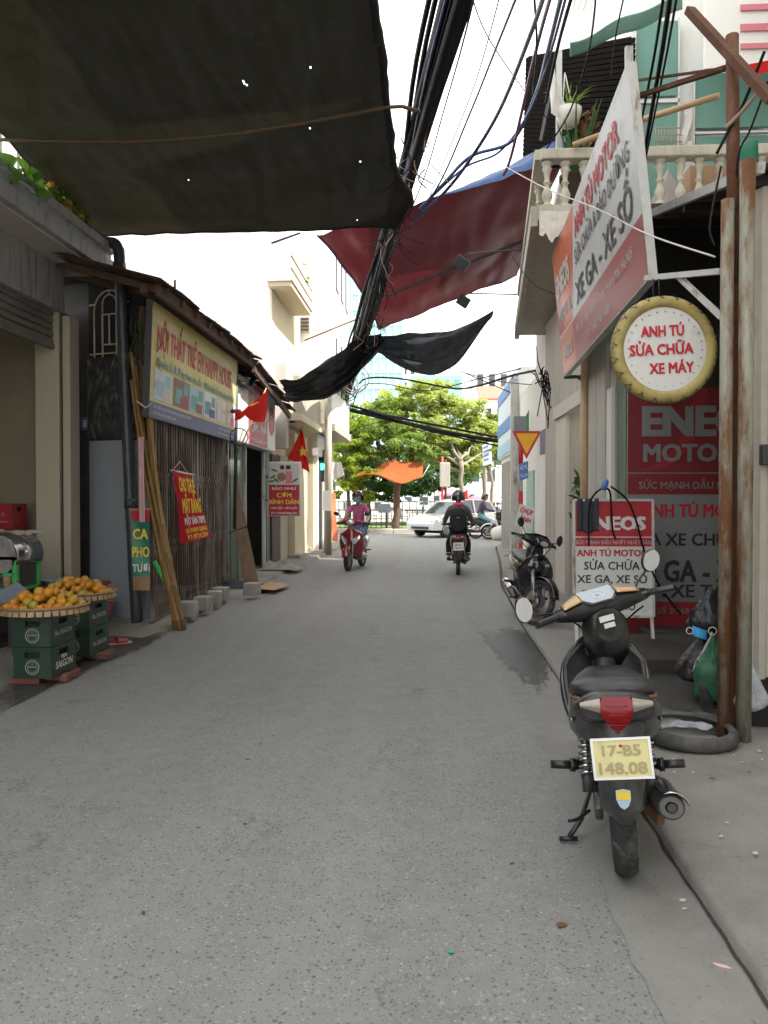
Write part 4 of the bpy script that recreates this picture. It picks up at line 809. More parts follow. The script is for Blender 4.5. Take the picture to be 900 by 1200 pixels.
m = MB(); m.grid(lambda u, v: Vector((x1-0.4+0.46*u, 6.98+0.4*v, hz0+0.215+0.03*nz(u*5,v*5)-0.10*max(0,u-0.75)*3*0.3)), 14, 8); m.build('cover_cloth', 'pale_cloth', t)
m = MB(); a = [PY(-12,700,6.9), PY(10,712,6.75), PY(33,694,6.85), PY(20,683,7.0)]; m.prism(a, (0,0.006,0.012)); m.build('chute', 'tray_blue', t, bevel=0.004)
m = MB()
for x in (x1-0.46, x1-0.04):
    for y in (7.03,7.42): m.bar((x,y,0.02),(x,y,zb), 0.03,0.03)
m.build('leg', 'dark_steel', t)
cr = PY(14,583,8.1)
for i, (z, lb) in enumerate(((cr.z-0.30,'upper red beer crate on the stack inside the shop'),(cr.z-0.54,'lower red beer crate in the stack inside the shop'))):
    c = crate('red_crate', cr.x-0.42, cr.x, 8.1, 8.4, z, 0.235, 'crate_red', lb, logo=False, group='red beer crates inside the shop')
    if i == 0: text('☆', 'print_pink', c, (cr.x-0.09, 8.094, z+0.13), (1,0,0), (0,0,1), 0.05, 0.045); text('BEER', 'print_pink', c, (cr.x-0.09, 8.094, z+0.05), (1,0,0), (0,0,1), 0.09, 0.02)
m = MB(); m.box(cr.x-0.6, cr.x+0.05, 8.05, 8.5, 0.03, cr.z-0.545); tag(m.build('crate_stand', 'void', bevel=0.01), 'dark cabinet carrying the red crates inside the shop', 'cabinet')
m = MB(); m.lathe([(0.085,0),(0.12,0.24),(0.125,0.245),(0.12,0.25),(0.112,0.24),(0.08,0.01)], 24, PZ(119,733,0.02)); tag(m.build('bucket', 'pink_bucket'), 'pink plastic bucket behind the rear crate stack', 'bucket')
m = MB(); m.lathe([(0.14,0),(0.15,0.02),(0.14,0.03)], 24, PZ(117,733,0.02)+Vector((0.02,0.05,0.26))); tag(m.build('bucket_lid_basket', 'wicker'), 'small wicker tray resting over the pink bucket', 'tray')
for i, (x, y, lb) in enumerate(((126,755,'dark red house slipper nearer the beer crates'),(139,755,'pink house slipper nearer the drainpipe'))):
    p = PZ(x, y, 0.02); s = empty('slipper', tuple(p), lb, 'slipper', 'pair of house slippers'); a = 0.9 if i else 1.3
    M2 = Matrix.Translation(p) @ Matrix.Rotation(-a, 4, 'Z')
    m = MB(); m.prism([Vector((0.045*math.cos(q)*(1+0.15*math.sin(q)), 0.13*math.sin(q), 0)) for q in [2*math.pi*k/16 for k in range(16)]], (0,0,0.02)); m.xf(M2); m.build('sole', 'slipper_pink', s, bevel=0.004)
    m = MB(); m.grid(lambda u, v: Vector((0.05*math.cos(math.pi*u), -0.02+0.11*v-0.03*abs(u-0.5), 0.018+0.05*math.sin(math.pi*u)*(1-0.5*v))), 8, 5); m.xf(M2); m.build('strap', 'slipper_red', s, solid=0.005)
# ================================================================== HOUSES FARTHER ALONG THE LEFT SIDE
m = MB(); g_ = PY(318,374,16.4); m.box(-11, g_.x, 16.4, 16.7, 0, g_.z); tag(m.build('grey_house_wall', 'grey_white'), 'plain grey-white house side wall above the tin roofs', 'wall')
hA = empty('balcony_house', (-3.25, 18.5, 0), 'white and cream house with shallow balcony beside the lightbox sign', 'house')
m = MB(); m.box(-8, -3.34, 16.75, 20.4, 0, 7.4); m.build('wall', 'white_wall', hA); m = MB(); m.box(-3.339, -3.30, 16.75, 20.4, 0, 7.4); m.build('street_facade', 'cream_wall', hA)
a = PY(315,336,16.6); m = MB(); m.box(-3.35, -2.86, 16.55, 19.3, a.z, a.z+0.10); m.build('balcony_slab', 'cream_wall', hA)
m = MB(); m.box(-3.36, -2.86, 16.5, 16.58, a.z+0.10, a.z+0.86); m.box(-2.94, -2.86, 16.581, 19.4, a.z+0.10, a.z+0.86); m.build('parapet', 'white_wall', hA)
for k in range(3): m = MB(); m.box(-2.859, -2.83, 16.49, 19.4, a.z+0.1+0.25*k, a.z+0.16+0.25*k); m.build('moulding', 'cream_wall', hA)
for i in range(4):
    for k in range(2):
        x = -3.33 + 0.125*i; z = a.z + 0.87 + 0.15*k; m = MB()
        m.box(x, x+0.115, 16.5, 16.58, z, z+0.03); m.box(x, x+0.115, 16.5, 16.58, z+0.11, z+0.145); m.box(x, x+0.03, 16.5, 16.58, z+0.03, z+0.11); m.box(x+0.085, x+0.115, 16.5, 16.58, z+0.03, z+0.11); m.build('vent_block', 'white_wall', hA)
m = MB(); m.tube([PY(332,372,19.0), PY(333,455,19.0)], 0.03, 8); m.tube([PY(334,368,18.9), PY(333,378,18.9)], 0.05, 8); m.build('down_pipe', 'soffit', hA)
m = MB(); m.box(-3.30, -3.0, 16.7, 17.0, 2.45, 4.2); m.build('meter_box', 'soffit', hA)
m = MB(); m.box(-3.32, -3.24, 17.1, 18.3, 0.06, 2.35); m.build('door', 'pillar_cream', hA); m = MB(); m.box(-3.30,-3.1,18.35,20.3,0.05,2.9); m.build('column', 'cream_wall', hA)
m = MB(); m.box(-3.3,-2.72,16.9,20.3,3.05,3.2); m.build('porch_slab', 'cream_wall', hA); m = MB(); m.box(-2.9,-2.76,16.95,20.2,3.2,4.0); m.build('porch_parapet', 'pillar_cream', hA)
m = MB(); m.tube([PY(340,495,17.0), PY(352,492,17.2)], 0.02, 6); m.build('lamp_tube', 'dark_steel', hA)
hB = empty('tall_white_house', (-2.9, 23, 0), 'tall white house with overhanging upper storeys behind the red flag', 'house')
m = MB(); m.box(-8, -2.50, 20.5, 24.8, 3.25, 9.6); m.build('upper_storeys', 'white_wall', hB)
m = MB(); m.box(-8, -3.0, 20.55, 24.8, 0, 3.25); m.build('ground_storey', 'cream_wall', hB)
m = MB(); m.box(-3.0, -2.42, 20.4, 24.9, 3.12, 3.3); m.build('slab', 'pillar_cream', hB)
v = PY(356.5,380,20.45); m = MB(); m.box(v.x-0.22, v.x+0.16, 20.44, 20.49, v.z-0.2, v.z+0.2); vv = m.build('vent_frame', 'soffit', hB)
for k in range(4): m = MB(); m.bar((v.x-0.18, 20.43, v.z-0.14+0.09*k), (v.x+0.12, 20.43, v.z-0.14+0.09*k), 0.03, 0.05); m.build('louver', 'dark_steel', vv)
for k in range(3): m = MB(); m.box(-2.51, -2.46, 21.2+1.2*k, 21.9+1.2*k, 4.2, 5.6); m.build('window', 'window_dark', hB); m = MB(); m.box(-2.51, -2.46, 21.2+1.2*k, 21.9+1.2*k, 6.9, 8.2); m.build('window', 'window_dark', hB)
m = MB(); m.prism([PY(386,322,21.2), PY(399,384,22.8), PY(387,388,21.2)], (0.02,1.8,0)); m.build('awning', 'awning_blue', hB)
m = MB(); m.box(-3.02,-2.93,20.9,21.7,0.06,2.4); m.build('doorway', 'void', hB); m = MB(); m.box(-3.02,-2.9,20.6,20.85,0.06,2.5); m.build('door_frame', 'white_wall', hB); m = MB(); m.box(-3.02,-2.9,21.75,21.95,0.06,2.5); m.build('door_frame', 'white_wall', hB)
m = MB(); m.box(-3.01,-2.88,20.5,23.6,2.5,3.05); m.build('shop_board', 'print_pale', hB)
for i in range(14):
    m = MB(); q = PY(389 + 4*math.cos(i*1.9), 322 - 0, 20.45); 
m = MB(); leaf_cloud([(*PY(352,322,18.5)[:], 0.25), (*PY(350,312,18.6)[:], 0.2)], 120, 0.06, 'leaf_mid', 'balcony_plant', hA, 0.1, seed=21)
# concrete steps before the house
for i, (x0, y0, x1, y1) in enumerate(((338,648,352,655),(345,641,366,648),(352,634,372,642))):
    p = PZ((x0+x1)/2, y1, 0.03); m = MB(); m.box(-0.26,0.16,-0.15,0.35,-0.02,0.10+0.02*i); m.xf(Matrix.Translation(p) @ Matrix.Rotation(0.25*nz(i*7.7), 4, 'Z')); tag(m.build('concrete_step', 'block', bevel=0.02), ('lowest','middle','topmost')[i] + ' rough concrete doorstep slab before the cream column', 'step', 'doorstep slabs')
# lightbox sign
lb = empty('lightbox_sign', tuple(PY(332,606,15.3)), 'upright eatery lightbox sign with dish picture projecting from the wall', 'sign')
tl, br = PY(314,541,15.3), PY(352,605,15.3)
def lbp(u, v, t=0.0): return Vector((tl.x + (br.x-tl.x)*u, 15.3 - t, br.z + (tl.z-br.z)*v))
m = MB(); m.box(tl.x, br.x, 15.3, 15.46, br.z, tl.z); m.build('box', 'sign_white', lb, bevel=0.025)
panel(lb, lbp, 0.03, 0.97, 0.02, 0.575, 0.001, 'print_red', 'red_field', 0.003); panel(lb, lbp, 0.05, 0.95, 0.59, 0.96, 0.001, 'print_pale', 'picture_field', 0.003)
m = MB(); m.lathe([(0.085,0),(0.085,0.004)], 18, lbp(0.42,0.72,0.006), (0,-1,0)); m.build('dish_picture', 'wicker', lb); panel(lb, lbp, 0.55, 0.75, 0.6, 0.82, 0.006, 'print_pink', 'cup_picture', 0.002)
for u, v, a in ((0.15,0.72,0.5),(0.2,0.84,-0.3),(0.84,0.66,0.6),(0.12,0.64,0.1),(0.26,0.66,-0.7)):
    m = MB(); c = lbp(u,v,0.007); m.prism([c + Vector((0.07*math.cos(q)*math.cos(a)-0.022*math.sin(q)*math.sin(a), 0, 0.07*math.cos(q)*math.sin(a)+0.022*math.sin(q)*math.cos(a))) for q in [2*math.pi*k/8 for k in range(8)]], (0,-0.002,0)); m.build('leaf_picture', 'print_leaf', lb)
panel(lb, lbp, 0.38, 0.5, 0.86, 0.93, 0.006, 'ink_black', 'mark', 0.002); panel(lb, lbp, 0.56, 0.70, 0.86, 0.93, 0.006, 'ink_black', 'mark', 0.002)
for s, v_, w_, h_, c_ in (('BẢO NHƯ',0.51,0.46,0.055,'ink_white'),('CƠM',0.39,0.28,0.085,'ink_yellow'),('BÌNH DÂN',0.265,0.56,0.085,'ink_yellow'),('CƠM HỘP - CƠM SUẤT',0.15,0.52,0.04,'ink_white'),('ĐT: 03668.866.251',0.06,0.50,0.04,'ink_white')): text(s, c_, lb, lbp(0.5, v_, 0.008), (1,0,0), (0,0,1), w_, h_, 0.03)
m = MB(); m.bar((-3.3,15.38,br.z+0.75),(tl.x,15.38,br.z+0.75),0.03,0.03); m.bar((-3.3,15.38,br.z+0.3),(tl.x,15.38,br.z+0.3),0.03,0.03); m.build('bracket', 'dark_steel', lb)
# flags
def star(c, r, X, U, N):
    return [c + (X*math.sin(2*math.pi*k/10) + U*math.cos(2*math.pi*k/10))*(r if k % 2 == 0 else r*0.4) + N*0.004 for k in range(10)]
f1 = empty('national_flag', tuple(PX(277,540,-2.85)), 'drooping red flag with gold star on a short staff before the box sign', 'flag', 'red flags with gold star')
T_, B_ = PX(312,455,-2.62), PX(277,535,-2.92); m = MB(); m.tube([B_, T_], 0.011, 6); m.build('staff', 'bamboo', f1)
def fq(u, v): # u along the fly, hanging folds
    p = PY(312 - 39*u**0.8*(0.4+0.6*u) - 2*(1-v), 456 + 40*(1-v)*(0.55+0.45*(1-u)) + 36*u*v**1.2 + 22*u*(1-u)*(1-v)*0.6, 11.9)
    return p + Vector((0.03*math.sin(9*u), 0.12*math.sin(7*u+2*v) , 0.02*math.sin(12*u)))
m = MB(); m.grid(fq, 24, 14); m.build('cloth', 'flag_red', f1)
c = (fq(0.45,0.85)+fq(0.55,0.75))/2; m = MB(); m.grid(lambda u, v: fq(0.30+0.45*u, 0.78+0.14*v*math.sin(math.pi*(0.15+0.7*u))) + Vector((0.01,-0.03,0)), 10, 4); m.build('star', 'flag_yellow', f1)
m = MB(); m.torus(PX(280,512,-2.85), 0.13, 0.008, (0.3,-1,0), 20, 5); m.build('wire_loop', 'cable_black', f1)
f2 = empty('national_flag', tuple(PY(350,560,17.5)), 'red flag with gold star hanging limp above the lightbox sign', 'flag', 'red flags with gold star')
m = MB(); m.tube([PY(337,540,18.0), PY(354,502,17.3)], 0.012, 6); m.build('staff', 'bamboo', f2)
def fq2(u, v):
    a = (353, 503); x = a[0] - 16*(1-v)**1.0*(1-u) + 8*u*(1-v)**0.6 + 1*u; y = a[1] + (1-v)*(33 + 18*u); return PY(x, y, 17.4) + Vector((0, 0.10*math.sin(8*u+3*v), 0))
m = MB(); m.grid(fq2, 12, 16); m.build('cloth', 'flag_red', f2); sc = fq2(0.72,0.42); m = MB(); m.add(star(sc + Vector((0,-0.12,0)), 0.14, Vector((1,0.1,0)).normalized(), Vector((-0.1,0,1)).normalized(), Vector((0,-1,0))), [list(range(10))]); m.build('star', 'flag_yellow', f2, solid=0.002)
# things by the far end of the left side
pole = empty('utility_pole', tuple(PZ(384,650)), 'weathered concrete utility pole carrying the cable bundle', 'pole')
b = PZ(384,650); m = MB(); m.tube([b, Vector((b.x+0.02,b.y,4.85))], [0.10,0.085], 12); m.build('shaft', 'stained', pole)
m = MB(); m.box(b.x-0.1,b.x+0.12,b.y-0.12,b.y-0.105,1.1,1.6); m.build('poster', 'pale_cloth', pole)
for z in (4.55,): m = MB(); m.bar((b.x-0.35,b.y,z),(b.x+0.35,b.y,z),0.06,0.06); m.build('cross_arm', 'dark_steel', pole)
t = empty('sign_lightbox_green', tuple(PY(377,565,21.5)), 'small dark box sign with glowing green light on the wall', 'sign'); p = PY(377,546,21.5)
m = MB(); m.box(p.x-0.14,p.x+0.14,21.5,21.6,p.z-0.42,p.z+0.42); m.build('case', 'dark_steel', t, bevel=0.01); m = MB(); m.lathe([(0.09,0),(0.09,0.02)], 16, (p.x,21.5,p.z-0.02), (0,-1,0)); m.build('lamp', 'green_lamp', t); m = MB(); m.box(p.x-0.05,p.x+0.05,21.6,23.0,p.z,p.z+0.05); m.build('bracket', 'dark_steel', t)
t = empty('potted_plant', tuple(PZ(376,632,0.05)), 'leafy plant in a square white pot by the utility pole', 'plant'); p = PZ(376,632,0.05)
m = MB(); m.loft([[p+Vector((s*x,s*y,z)) for x,y in ((-1,-1),(1,-1),(1,1),(-1,1))] for s,z in ((0.17,0),(0.21,0.34),(0.23,0.34),(0.23,0.38))], smooth=False); m.build('pot', 'pot_white', t); leaf_cloud([(p.x+0.1*nz(i*3.3),p.y,p.z+0.5+0.1*i,0.24) for i in range(5)], 420, 0.06, 'leaf_dark', 'crown', t, 0.1, seed=5); m = MB(); m.tube([p+Vector((0,0,0.3)),p+Vector((0,0,0.7))],0.02,6); m.build('trunk','bark',t)
p = PY(397,588,24.0); m = MB(); m.grid(lambda u, v: PY(386+7*u+1*(1-v)*3, 634-56*v, 23.4+0.2*u)+Vector((0,0.05*math.sin(9*v),0)), 6, 14); tag(m.build('patterned_curtain', 'print_orange'), 'orange and white patterned cloth hanging beside the utility pole', 'cloth')
p = PY(397,560,23.0); m = MB(); m.grid(lambda u, v: PY(389+15*u-4*u*v, 563-22*v*(1-0.3*u)-6*u, 22.6)+Vector((0,0.05*math.sin(5*u),0)), 8, 8); tag(m.build('white_pennant', 'pale_cloth'), 'small pale pennant sticking out from the utility pole', 'flag')
# ================================================================== RIGHT SIDE: REPAIR SHED
FZ = 0.06
sd_ = empty('repair_shed', (2.6, 6.5, FZ), 'dark open-fronted motorbike repair shed with sloping tin roof', 'shed')
def corr(fn, nu, nv, name, mt, par, pitch=0.076, L_=1.0, amp=0.011, N=(0,0,1)):
    g = MB(); N = Vector(N); g.grid(lambda u, v: fn(u, v) + N*amp*math.sin(2*math.pi*u*L_/pitch), nu, nv); return g.build(name, mt, par, solid=0.003)
for i in range(4):
    y0, y1 = 4.72 + i*0.98, 5.76 + i*0.98
    def fr(u, v, y0=y0, y1=y1): x = 1.86 + 3.4*u; y = y0 + (y1-y0)*v; return Vector((x, y, 3.33 + (y-4.8)*0.235 + 0.01*(i % 2)))
    corr(fr, 270, 3, 'roof_sheet', 'roof_tin', sd_, L_=3.4)
m = MB(); m.bar((1.86,4.72,3.29),(1.86,8.6,4.20),0.04,0.06); m.build('edge_trim', 'white_steel', sd_)
for y in (4.95,6.2,7.4): m = MB(); m.bar((1.88,y,3.26+(y-4.8)*0.235),(5.2,y,3.26+(y-4.8)*0.235),0.05,0.06); m.build('purlin', 'dark_steel', sd_)
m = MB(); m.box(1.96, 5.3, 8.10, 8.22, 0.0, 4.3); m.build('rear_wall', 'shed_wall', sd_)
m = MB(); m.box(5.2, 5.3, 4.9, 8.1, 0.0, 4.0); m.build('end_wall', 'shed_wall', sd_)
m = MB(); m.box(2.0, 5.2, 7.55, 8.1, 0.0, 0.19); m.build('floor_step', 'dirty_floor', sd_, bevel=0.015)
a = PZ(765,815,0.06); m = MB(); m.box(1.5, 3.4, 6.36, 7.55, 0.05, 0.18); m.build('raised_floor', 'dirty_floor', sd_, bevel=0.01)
stain('oil_stain_apron', [(1.3,5.3,0),(2.2,4.95,0),(3.2,5.2,0),(3.2,6.2,0),(2.0,6.4,0),(1.35,6.9,0),(1.15,6.2,0)], 'damp', 0.078)
# posts
p1 = PZ(848,864,FZ); p2 = PZ(871,867,FZ); pr = PZ(859,862,FZ)
m = MB(); m.tube([p1, p1+Vector((0,0,3.05))], 0.036, 14); tag(m.build('steel_post', 'pale_post'), 'pale green rusted tube post on the street side of the pair', 'post', 'shed posts')
m = MB(); m.tube([p2, p2+Vector((0,0,3.25))], 0.042, 14); tag(m.build('steel_post', 'pale_post'), 'pale rusted tube post next to the corrugated fence', 'post', 'shed posts')
m = MB(); b = pr + Vector((0,0.01,0)); m.bar(b, b+Vector((0,0,3.0)), 0.05, 0.04, up=(0,1,0)); m.tube([b+Vector((-0.01,0,2.6)), PY(858,42,4.86)], 0.037, 12)
o = m.build('rusty_mast', 'rust_post'); tag(o, 'tall brown rusty steel mast rising above the shed roof', 'mast')
for a, b, w_, lb in ((PY(808,12,5.2), PY(905,118,4.4), 0.055, 'brown angle iron slanting across the top of the mast'), (PY(740,115,6.0), PY(862,76,4.95), 0.035, 'thin rusty steel strut from the mast toward the hanging sign'), (PY(742,95,6.1), PY(850,80,5.0), 0.02, 'upper thin pale strut between hanging sign and mast')):
    m = MB(); m.bar(a, b, w_, w_*0.8); tag(m.build('iron_strut', 'rust_post'), lb, 'strut')
# corrugated fence panels
cf = empty('corrugated_fence', (2.5, 4.9, FZ), 'beige corrugated sheet fence with rust beside the posts', 'fence')
for i in range(2):
    def ff(u, v, i=i): x = 1.885 + i*0.82 + 0.86*u; return Vector((x, 4.92 + 0.01*i, 0.34 + 0.02*math.sin(9*u) + 2.9*v))
    g = MB(); g.grid(lambda u, v: ff(u, v) + Vector((0, 0.018*(1 if (u*8) % 1 < 0.5 else -1), 0)), 48, 6, smooth=False); g.build('sheet', 'corrugated', cf, solid=0.002)
m = MB(); m.box(1.9, 3.6, 4.96, 5.0, 0.06, 0.33); m.build('plinth_gap', 'void', cf)
m = MB(); q = PY(897,533,4.88); m.box(q.x-0.03,q.x+0.1,4.84,4.9,q.z-0.06,q.z+0.06); m.build('switch_box', 'dark_steel', cf, bevel=0.006)
# clear bag hung on the post
def bag(name, top, w_, h_, mt, label, seed, flat_=0.5, neck=0.3, n=26):
    m = MB(); rings = []
    for j in range(19):
        v = j/18; 
        if v < neck: r_ = w_*(0.05 + 0.12*(v/neck)**3)
        else: q = (v-neck)/(1-neck); r_ = w_*(0.17 + 0.83*math.sin(min(1, q*1.25)*math.pi/2)**1.1)*(1 if q < 0.8 else math.sqrt(max(0.02, 1-((q-0.8)/0.2)**2*0.9)))
        ring = []
        for i in range(n):
            a = 2*math.pi*i/n; k = 1 + 0.28*nz(math.cos(a)*2.2+seed, math.sin(a)*2.2, v*3.0) + 0.14*nz(math.cos(a)*7, math.sin(a)*7+seed, v*5)
            ring.append(Vector(top) + Vector((r_*k*math.cos(a)/2, r_*k*math.sin(a)/2*flat_, -h_*v + 0.03*h_*nz(a*2, v*5, seed))))
        rings.append(ring)
    m.loft(rings); return tag(m.build(name, mt), label, 'bag')
bag('plastic_bag', PY(878,748,4.75), 0.19, 0.42, 'film_clear', 'crumpled clear plastic bag hung on the pale post', 3, 0.4, 0.3)
bag('plastic_bag', PY(826,738,5.6), 0.36, 0.36, 'bag_black', 'shiny black plastic bag stuffed in the top of the rubbish heap', 5, 0.7, 0.1)
bag('plastic_bag', PY(834,740,5.42), 0.22, 0.36, 'film_clear', 'clear plastic bag bulging between black and green bags', 8, 0.6, 0.15)
bag('plastic_bag', PY(833,690,5.5), 0.30, 0.30, 'bag_black', 'dark bag with pink mark on top of the rubbish heap', 12, 0.7, 0.05)
bag('plastic_bag', PY(836,742,5.36), 0.27, 0.46, 'film_green', 'green translucent rubbish bag hanging behind the post', 15, 0.7, 0.12)
mk = empty('face_mask', tuple(PY(819,738,5.22)), 'bright blue paper face mask lying on the rubbish bags', 'face mask')
p = PY(820,739,5.20); m = MB(); m.grid(lambda u, v: p + Vector((-0.045+0.09*u, -0.02*math.sin(math.pi*u), 0.03-0.06*v-0.03*u)), 6, 6); m.build('fabric', 'mask_blue', mk, solid=0.003); m = MB(); m.torus(p+Vector((0.075,-0.01,0.0)), 0.024, 0.003, (0.2,1,0), 14, 5); m.torus(p+Vector((-0.065,-0.01,0.0)), 0.020, 0.003, (0.2,1,0), 14, 5); m.build('ear_loop', 'rope_white', mk)
# tyres
def tyre(name, c, R_, r_, axis, mt, label, tread=44):
    m = MB(); m.torus(c, R_, (r_*0.9, r_), axis, tread*2, 14, mod=lambda i, j: (0.06 if (i % 4 < 3) else -0.05) if j in (12,13,0,1,2) else 0.0)
    return tag(m.build(name, mt), label, 'tyre')
c = PZ(806,857,FZ+0.05)
m = MB()
prof = [(0.210,-0.028),(0.225,-0.040),(0.250,-0.038),(0.266,-0.022),(0.270,0.0),(0.266,0.022),(0.250,0.038),(0.225,0.040),(0.210,0.028),(0.214,0.022),(0.245,0.028),(0.256,0.0),(0.245,-0.028),(0.214,-0.022),(0.210,-0.028)]
def tyre_mesh(m, c, axis, groove=True, n=96, s=1.0):
    M2 = Vector(axis).to_track_quat('Z', 'Y').to_matrix(); rings = []
    for i in range(n):
        a = 2*math.pi*i/n; ring = []
        for k, (r_, z) in enumerate(prof):
            g_ = 0
            if groove and 2 <= k <= 6: 
                ph = (i + (abs(k-4))*1.2) % 4
                if ph < 1.1 and k != 4: g_ = -0.007
            ring.append(Vector(c) + M2 @ Vector(((r_+g_)*s*math.cos(a), (r_+g_)*s*math.sin(a), z*s)))
        rings.append(ring)
    rings.append(rings[0]); m.loft(rings, caps=False); return m
m = MB(); tyre_mesh(m, c, (0.02,-0.05,1)); tag(m.build('worn_motorbike_tyre', 'old_tyre'), 'worn motorbike tyre lying flat on the apron by the posts', 'tyre')
m = MB(); tyre_mesh(m, PY(838,812,5.5)+Vector((0,0,0.02)), (0.75,-0.5,0.25), True, 96, 1.0); tag(m.build('worn_motorbike_tyre', 'tyre'), 'black tyre leaning behind the posts under the rubbish bags', 'tyre')
m = MB(); c2 = PZ(800,853,0.075); m.grid(lambda u, v: c2 + Vector((-0.16+0.3*u, -0.1+0.2*v, 0.015+0.05*max(0,nz(u*3,v*3,2)+0.4))), 10, 8); tag(m.build('plastic_scrap', 'film_clear'), 'clear plastic scrap lying inside the flat tyre', 'litter')
# ---------------- wall panel
def board(name, x0, x1, z0, z1, y, label, tilt=0.0, th=0.03, yaw=0.0):
    e = empty(name, ((x0+x1)/2, y, z0), label, 'sign')
    def f(u, v, t=0.0): return Vector((x0+(x1-x0)*u, y + tilt*(z1-z0)*v + yaw*(x1-x0)*u - t, z0+(z1-z0)*v))
    return e, f
wp0, wp1 = PY(736,455,7.95), PY(880,750,7.95)
e, f = board('wall_panel_sign', wp0.x, wp1.x, wp1.z, wp0.z, 7.95, 'tall red and grey motor oil sign panel on the shed rear wall')
W, Hh = wp1.x-wp0.x, wp0.z-wp1.z
panel(e, f, 0, 1, 0, 1, -0.03, 'panel_grey_shaded', 'face', 0.03); panel(e, f, 0, 1, 0.665, 1, 0.001, 'panel_red_shaded', 'red_field', 0.003); panel(e, f, 0, 1, 0.578, 0.66, 0.001, 'panel_red_shaded', 'red_band', 0.003); panel(e, f, 0, 1, 0.0, 0.15, 0.001, 'print_deep', 'foot_band', 0.003)
m = MB(); arc = [f(0.02+0.5*math.sin(a), 0.67+0.33*(1-math.cos(a)), 0.0055) for a in [math.pi/2*k/12 for k in range(13)]] ; arc2 = [f(0.14+0.5*math.sin(a), 0.67+0.33*(1-math.cos(a)), 0.0055) for a in [math.pi/2*k/12 for k in range(13)]]
m.loft([[a, b] for a, b in zip(arc, arc2)], closed=False, smooth=False); m.build('swoosh', 'print_deep', e)
text('ENEOS', 'panel_grey_shaded', e, f(0.13,0.872,0.008), (1,0,0), (0,0,1), 1.16, 0.28, 0.055, align='L'); text('MOTOR OIL', 'panel_grey_shaded', e, f(0.13,0.745,0.008), (1,0,0), (0,0,1), 1.26, 0.17, 0.035, align='L')
text('SỨC MẠNH DẦU NHỚT NHẬT BẢN', 'panel_grey_shaded', e, f(0.09,0.615,0.008), (1,0,0), (0,0,1), 1.5, 0.07, 0.012, align='L'); text('ANH TÚ MOTOR', 'ink_red', e, f(0.12,0.515,0.005), (1,0,0), (0,0,1), 1.08, 0.125, 0.035, align='L')
text('SỬA XE CHUYÊN', 'ink_black', e, f(0.02,0.40,0.005), (1,0,0), (0,0,1), 1.22, 0.12, 0.02, align='L'); text('XE GA - XE SỐ', 'ink_black', e, f(0.01,0.275,0.005), (1,0,0), (0,0,1), 1.42, 0.21, 0.03, align='L'); text('SỬA XE TAY', 'ink_black', e, f(0.02,0.165+0.03,0.005), (1,0,0), (0,0,1), 1.02, 0.13, 0.02, align='L'); text('ĐC: Số 3/168 Kim Giang', 'panel_grey_shaded', e, f(0.10,0.115,0.008), (1,0,0), (0,0,1), 0.86, 0.06, 0.01, align='L'); text('ĐT: 0982 961', 'panel_grey_shaded', e, f(0.46,0.04,0.008), (1,0,0), (0,0,1), 0.5, 0.06, 0.01, align='L')
# ---------------- standing board
a, b = PY(673,586,7.35), PY(765,722,7.35)
e, f = board('standing_sign', a.x, b.x, b.z, a.z, 7.33, 'white and red motor oil board standing on legs before the shed', 0.05)
panel(e, f, 0, 1, 0, 1, -0.025, 'sign_white', 'face', 0.025); panel(e, f, 0.01, 0.99, 0.685, 0.99, 0.001, 'print_red', 'red_field', 0.003); panel(e, f, 0.01, 0.99, 0.60, 0.675, 0.001, 'print_red', 'red_band', 0.003)
m = MB()
for (u0,v0),(u1,v1) in (((0,0),(1,0)),((0,1),(1,1)),((0,0),(0,1)),((1,0),(1,1))): m.bar(f(u0,v0,-0.01), f(u1,v1,-0.01), 0.022, 0.05, up=(0,1,0))
m.build('frame', 'white_steel', e)
for u in (0.02, 0.98): m = MB(); m.bar(f(u,0,-0.012), Vector((f(u,0).x, 7.25, FZ)), 0.025, 0.025, up=(0,1,0)); m.build('leg', 'white_steel', e)
WB = b.x-a.x
text('ENEOS', 'ink_white', e, f(0.53,0.80,0.006), (1,0,0), (0,0,1), WB*0.74, 0.125, 0.05); text('SỨC MẠNH DẦU NHỚT NHẬT BẢN', 'ink_grey', e, f(0.5,0.635,0.006), (1,0,0), (0,0,1), WB*0.95, 0.035, 0.012); text('ANH TÚ MOTOR', 'ink_red', e, f(0.48,0.545,0.004), (1,0,0), (0,0,1), WB*0.88, 0.06, 0.035)
text('SỬA CHỮA', 'ink_black', e, f(0.48,0.435,0.004), (1,0,0), (0,0,1), WB*0.70, 0.075, 0.015); text('XE GA, XE SỐ', 'ink_black', e, f(0.48,0.32,0.004), (1,0,0), (0,0,1), WB*0.88, 0.075, 0.015); text('THAY', 'ink_black', e, f(0.25,0.19,0.004), (1,0,0), (0,0,1), WB*0.3, 0.075, 0.015); text('DẦU', 'ink_black', e, f(0.63,0.09,0.004), (1,0,0), (0,0,1), WB*0.28, 0.075, 0.015)
tw = MB(); tw.grid(lambda u, v: f(0.04+0.27*u, 1.015-0.29*v*(1-0.06*math.sin(9*u)), 0.02+0.012*math.sin(14*u)+0.008*nz(u*6,v*6)), 14, 14); tag(tw.build('hanging_towel', 'towel', solid=0.006), 'dark grey towel hung over the top of the standing sign', 'towel')
for pts, lb in ((((690,640),(690,600),(694,583),(706,572),(714,575),(716,590),(718,622),(722,632)), 'short black air hose hanging across the standing sign'), (((716,570),(735,586),(746,612),(755,645),(772,685),(798,720)), 'long black air hose sagging past the standing sign')):
    m = MB(); m.tube(smooth_path([PY(x, y, 7.2) for x, y in pts]), 0.009, 6); tag(m.build('air_hose', 'cable_black'), lb, 'hose')
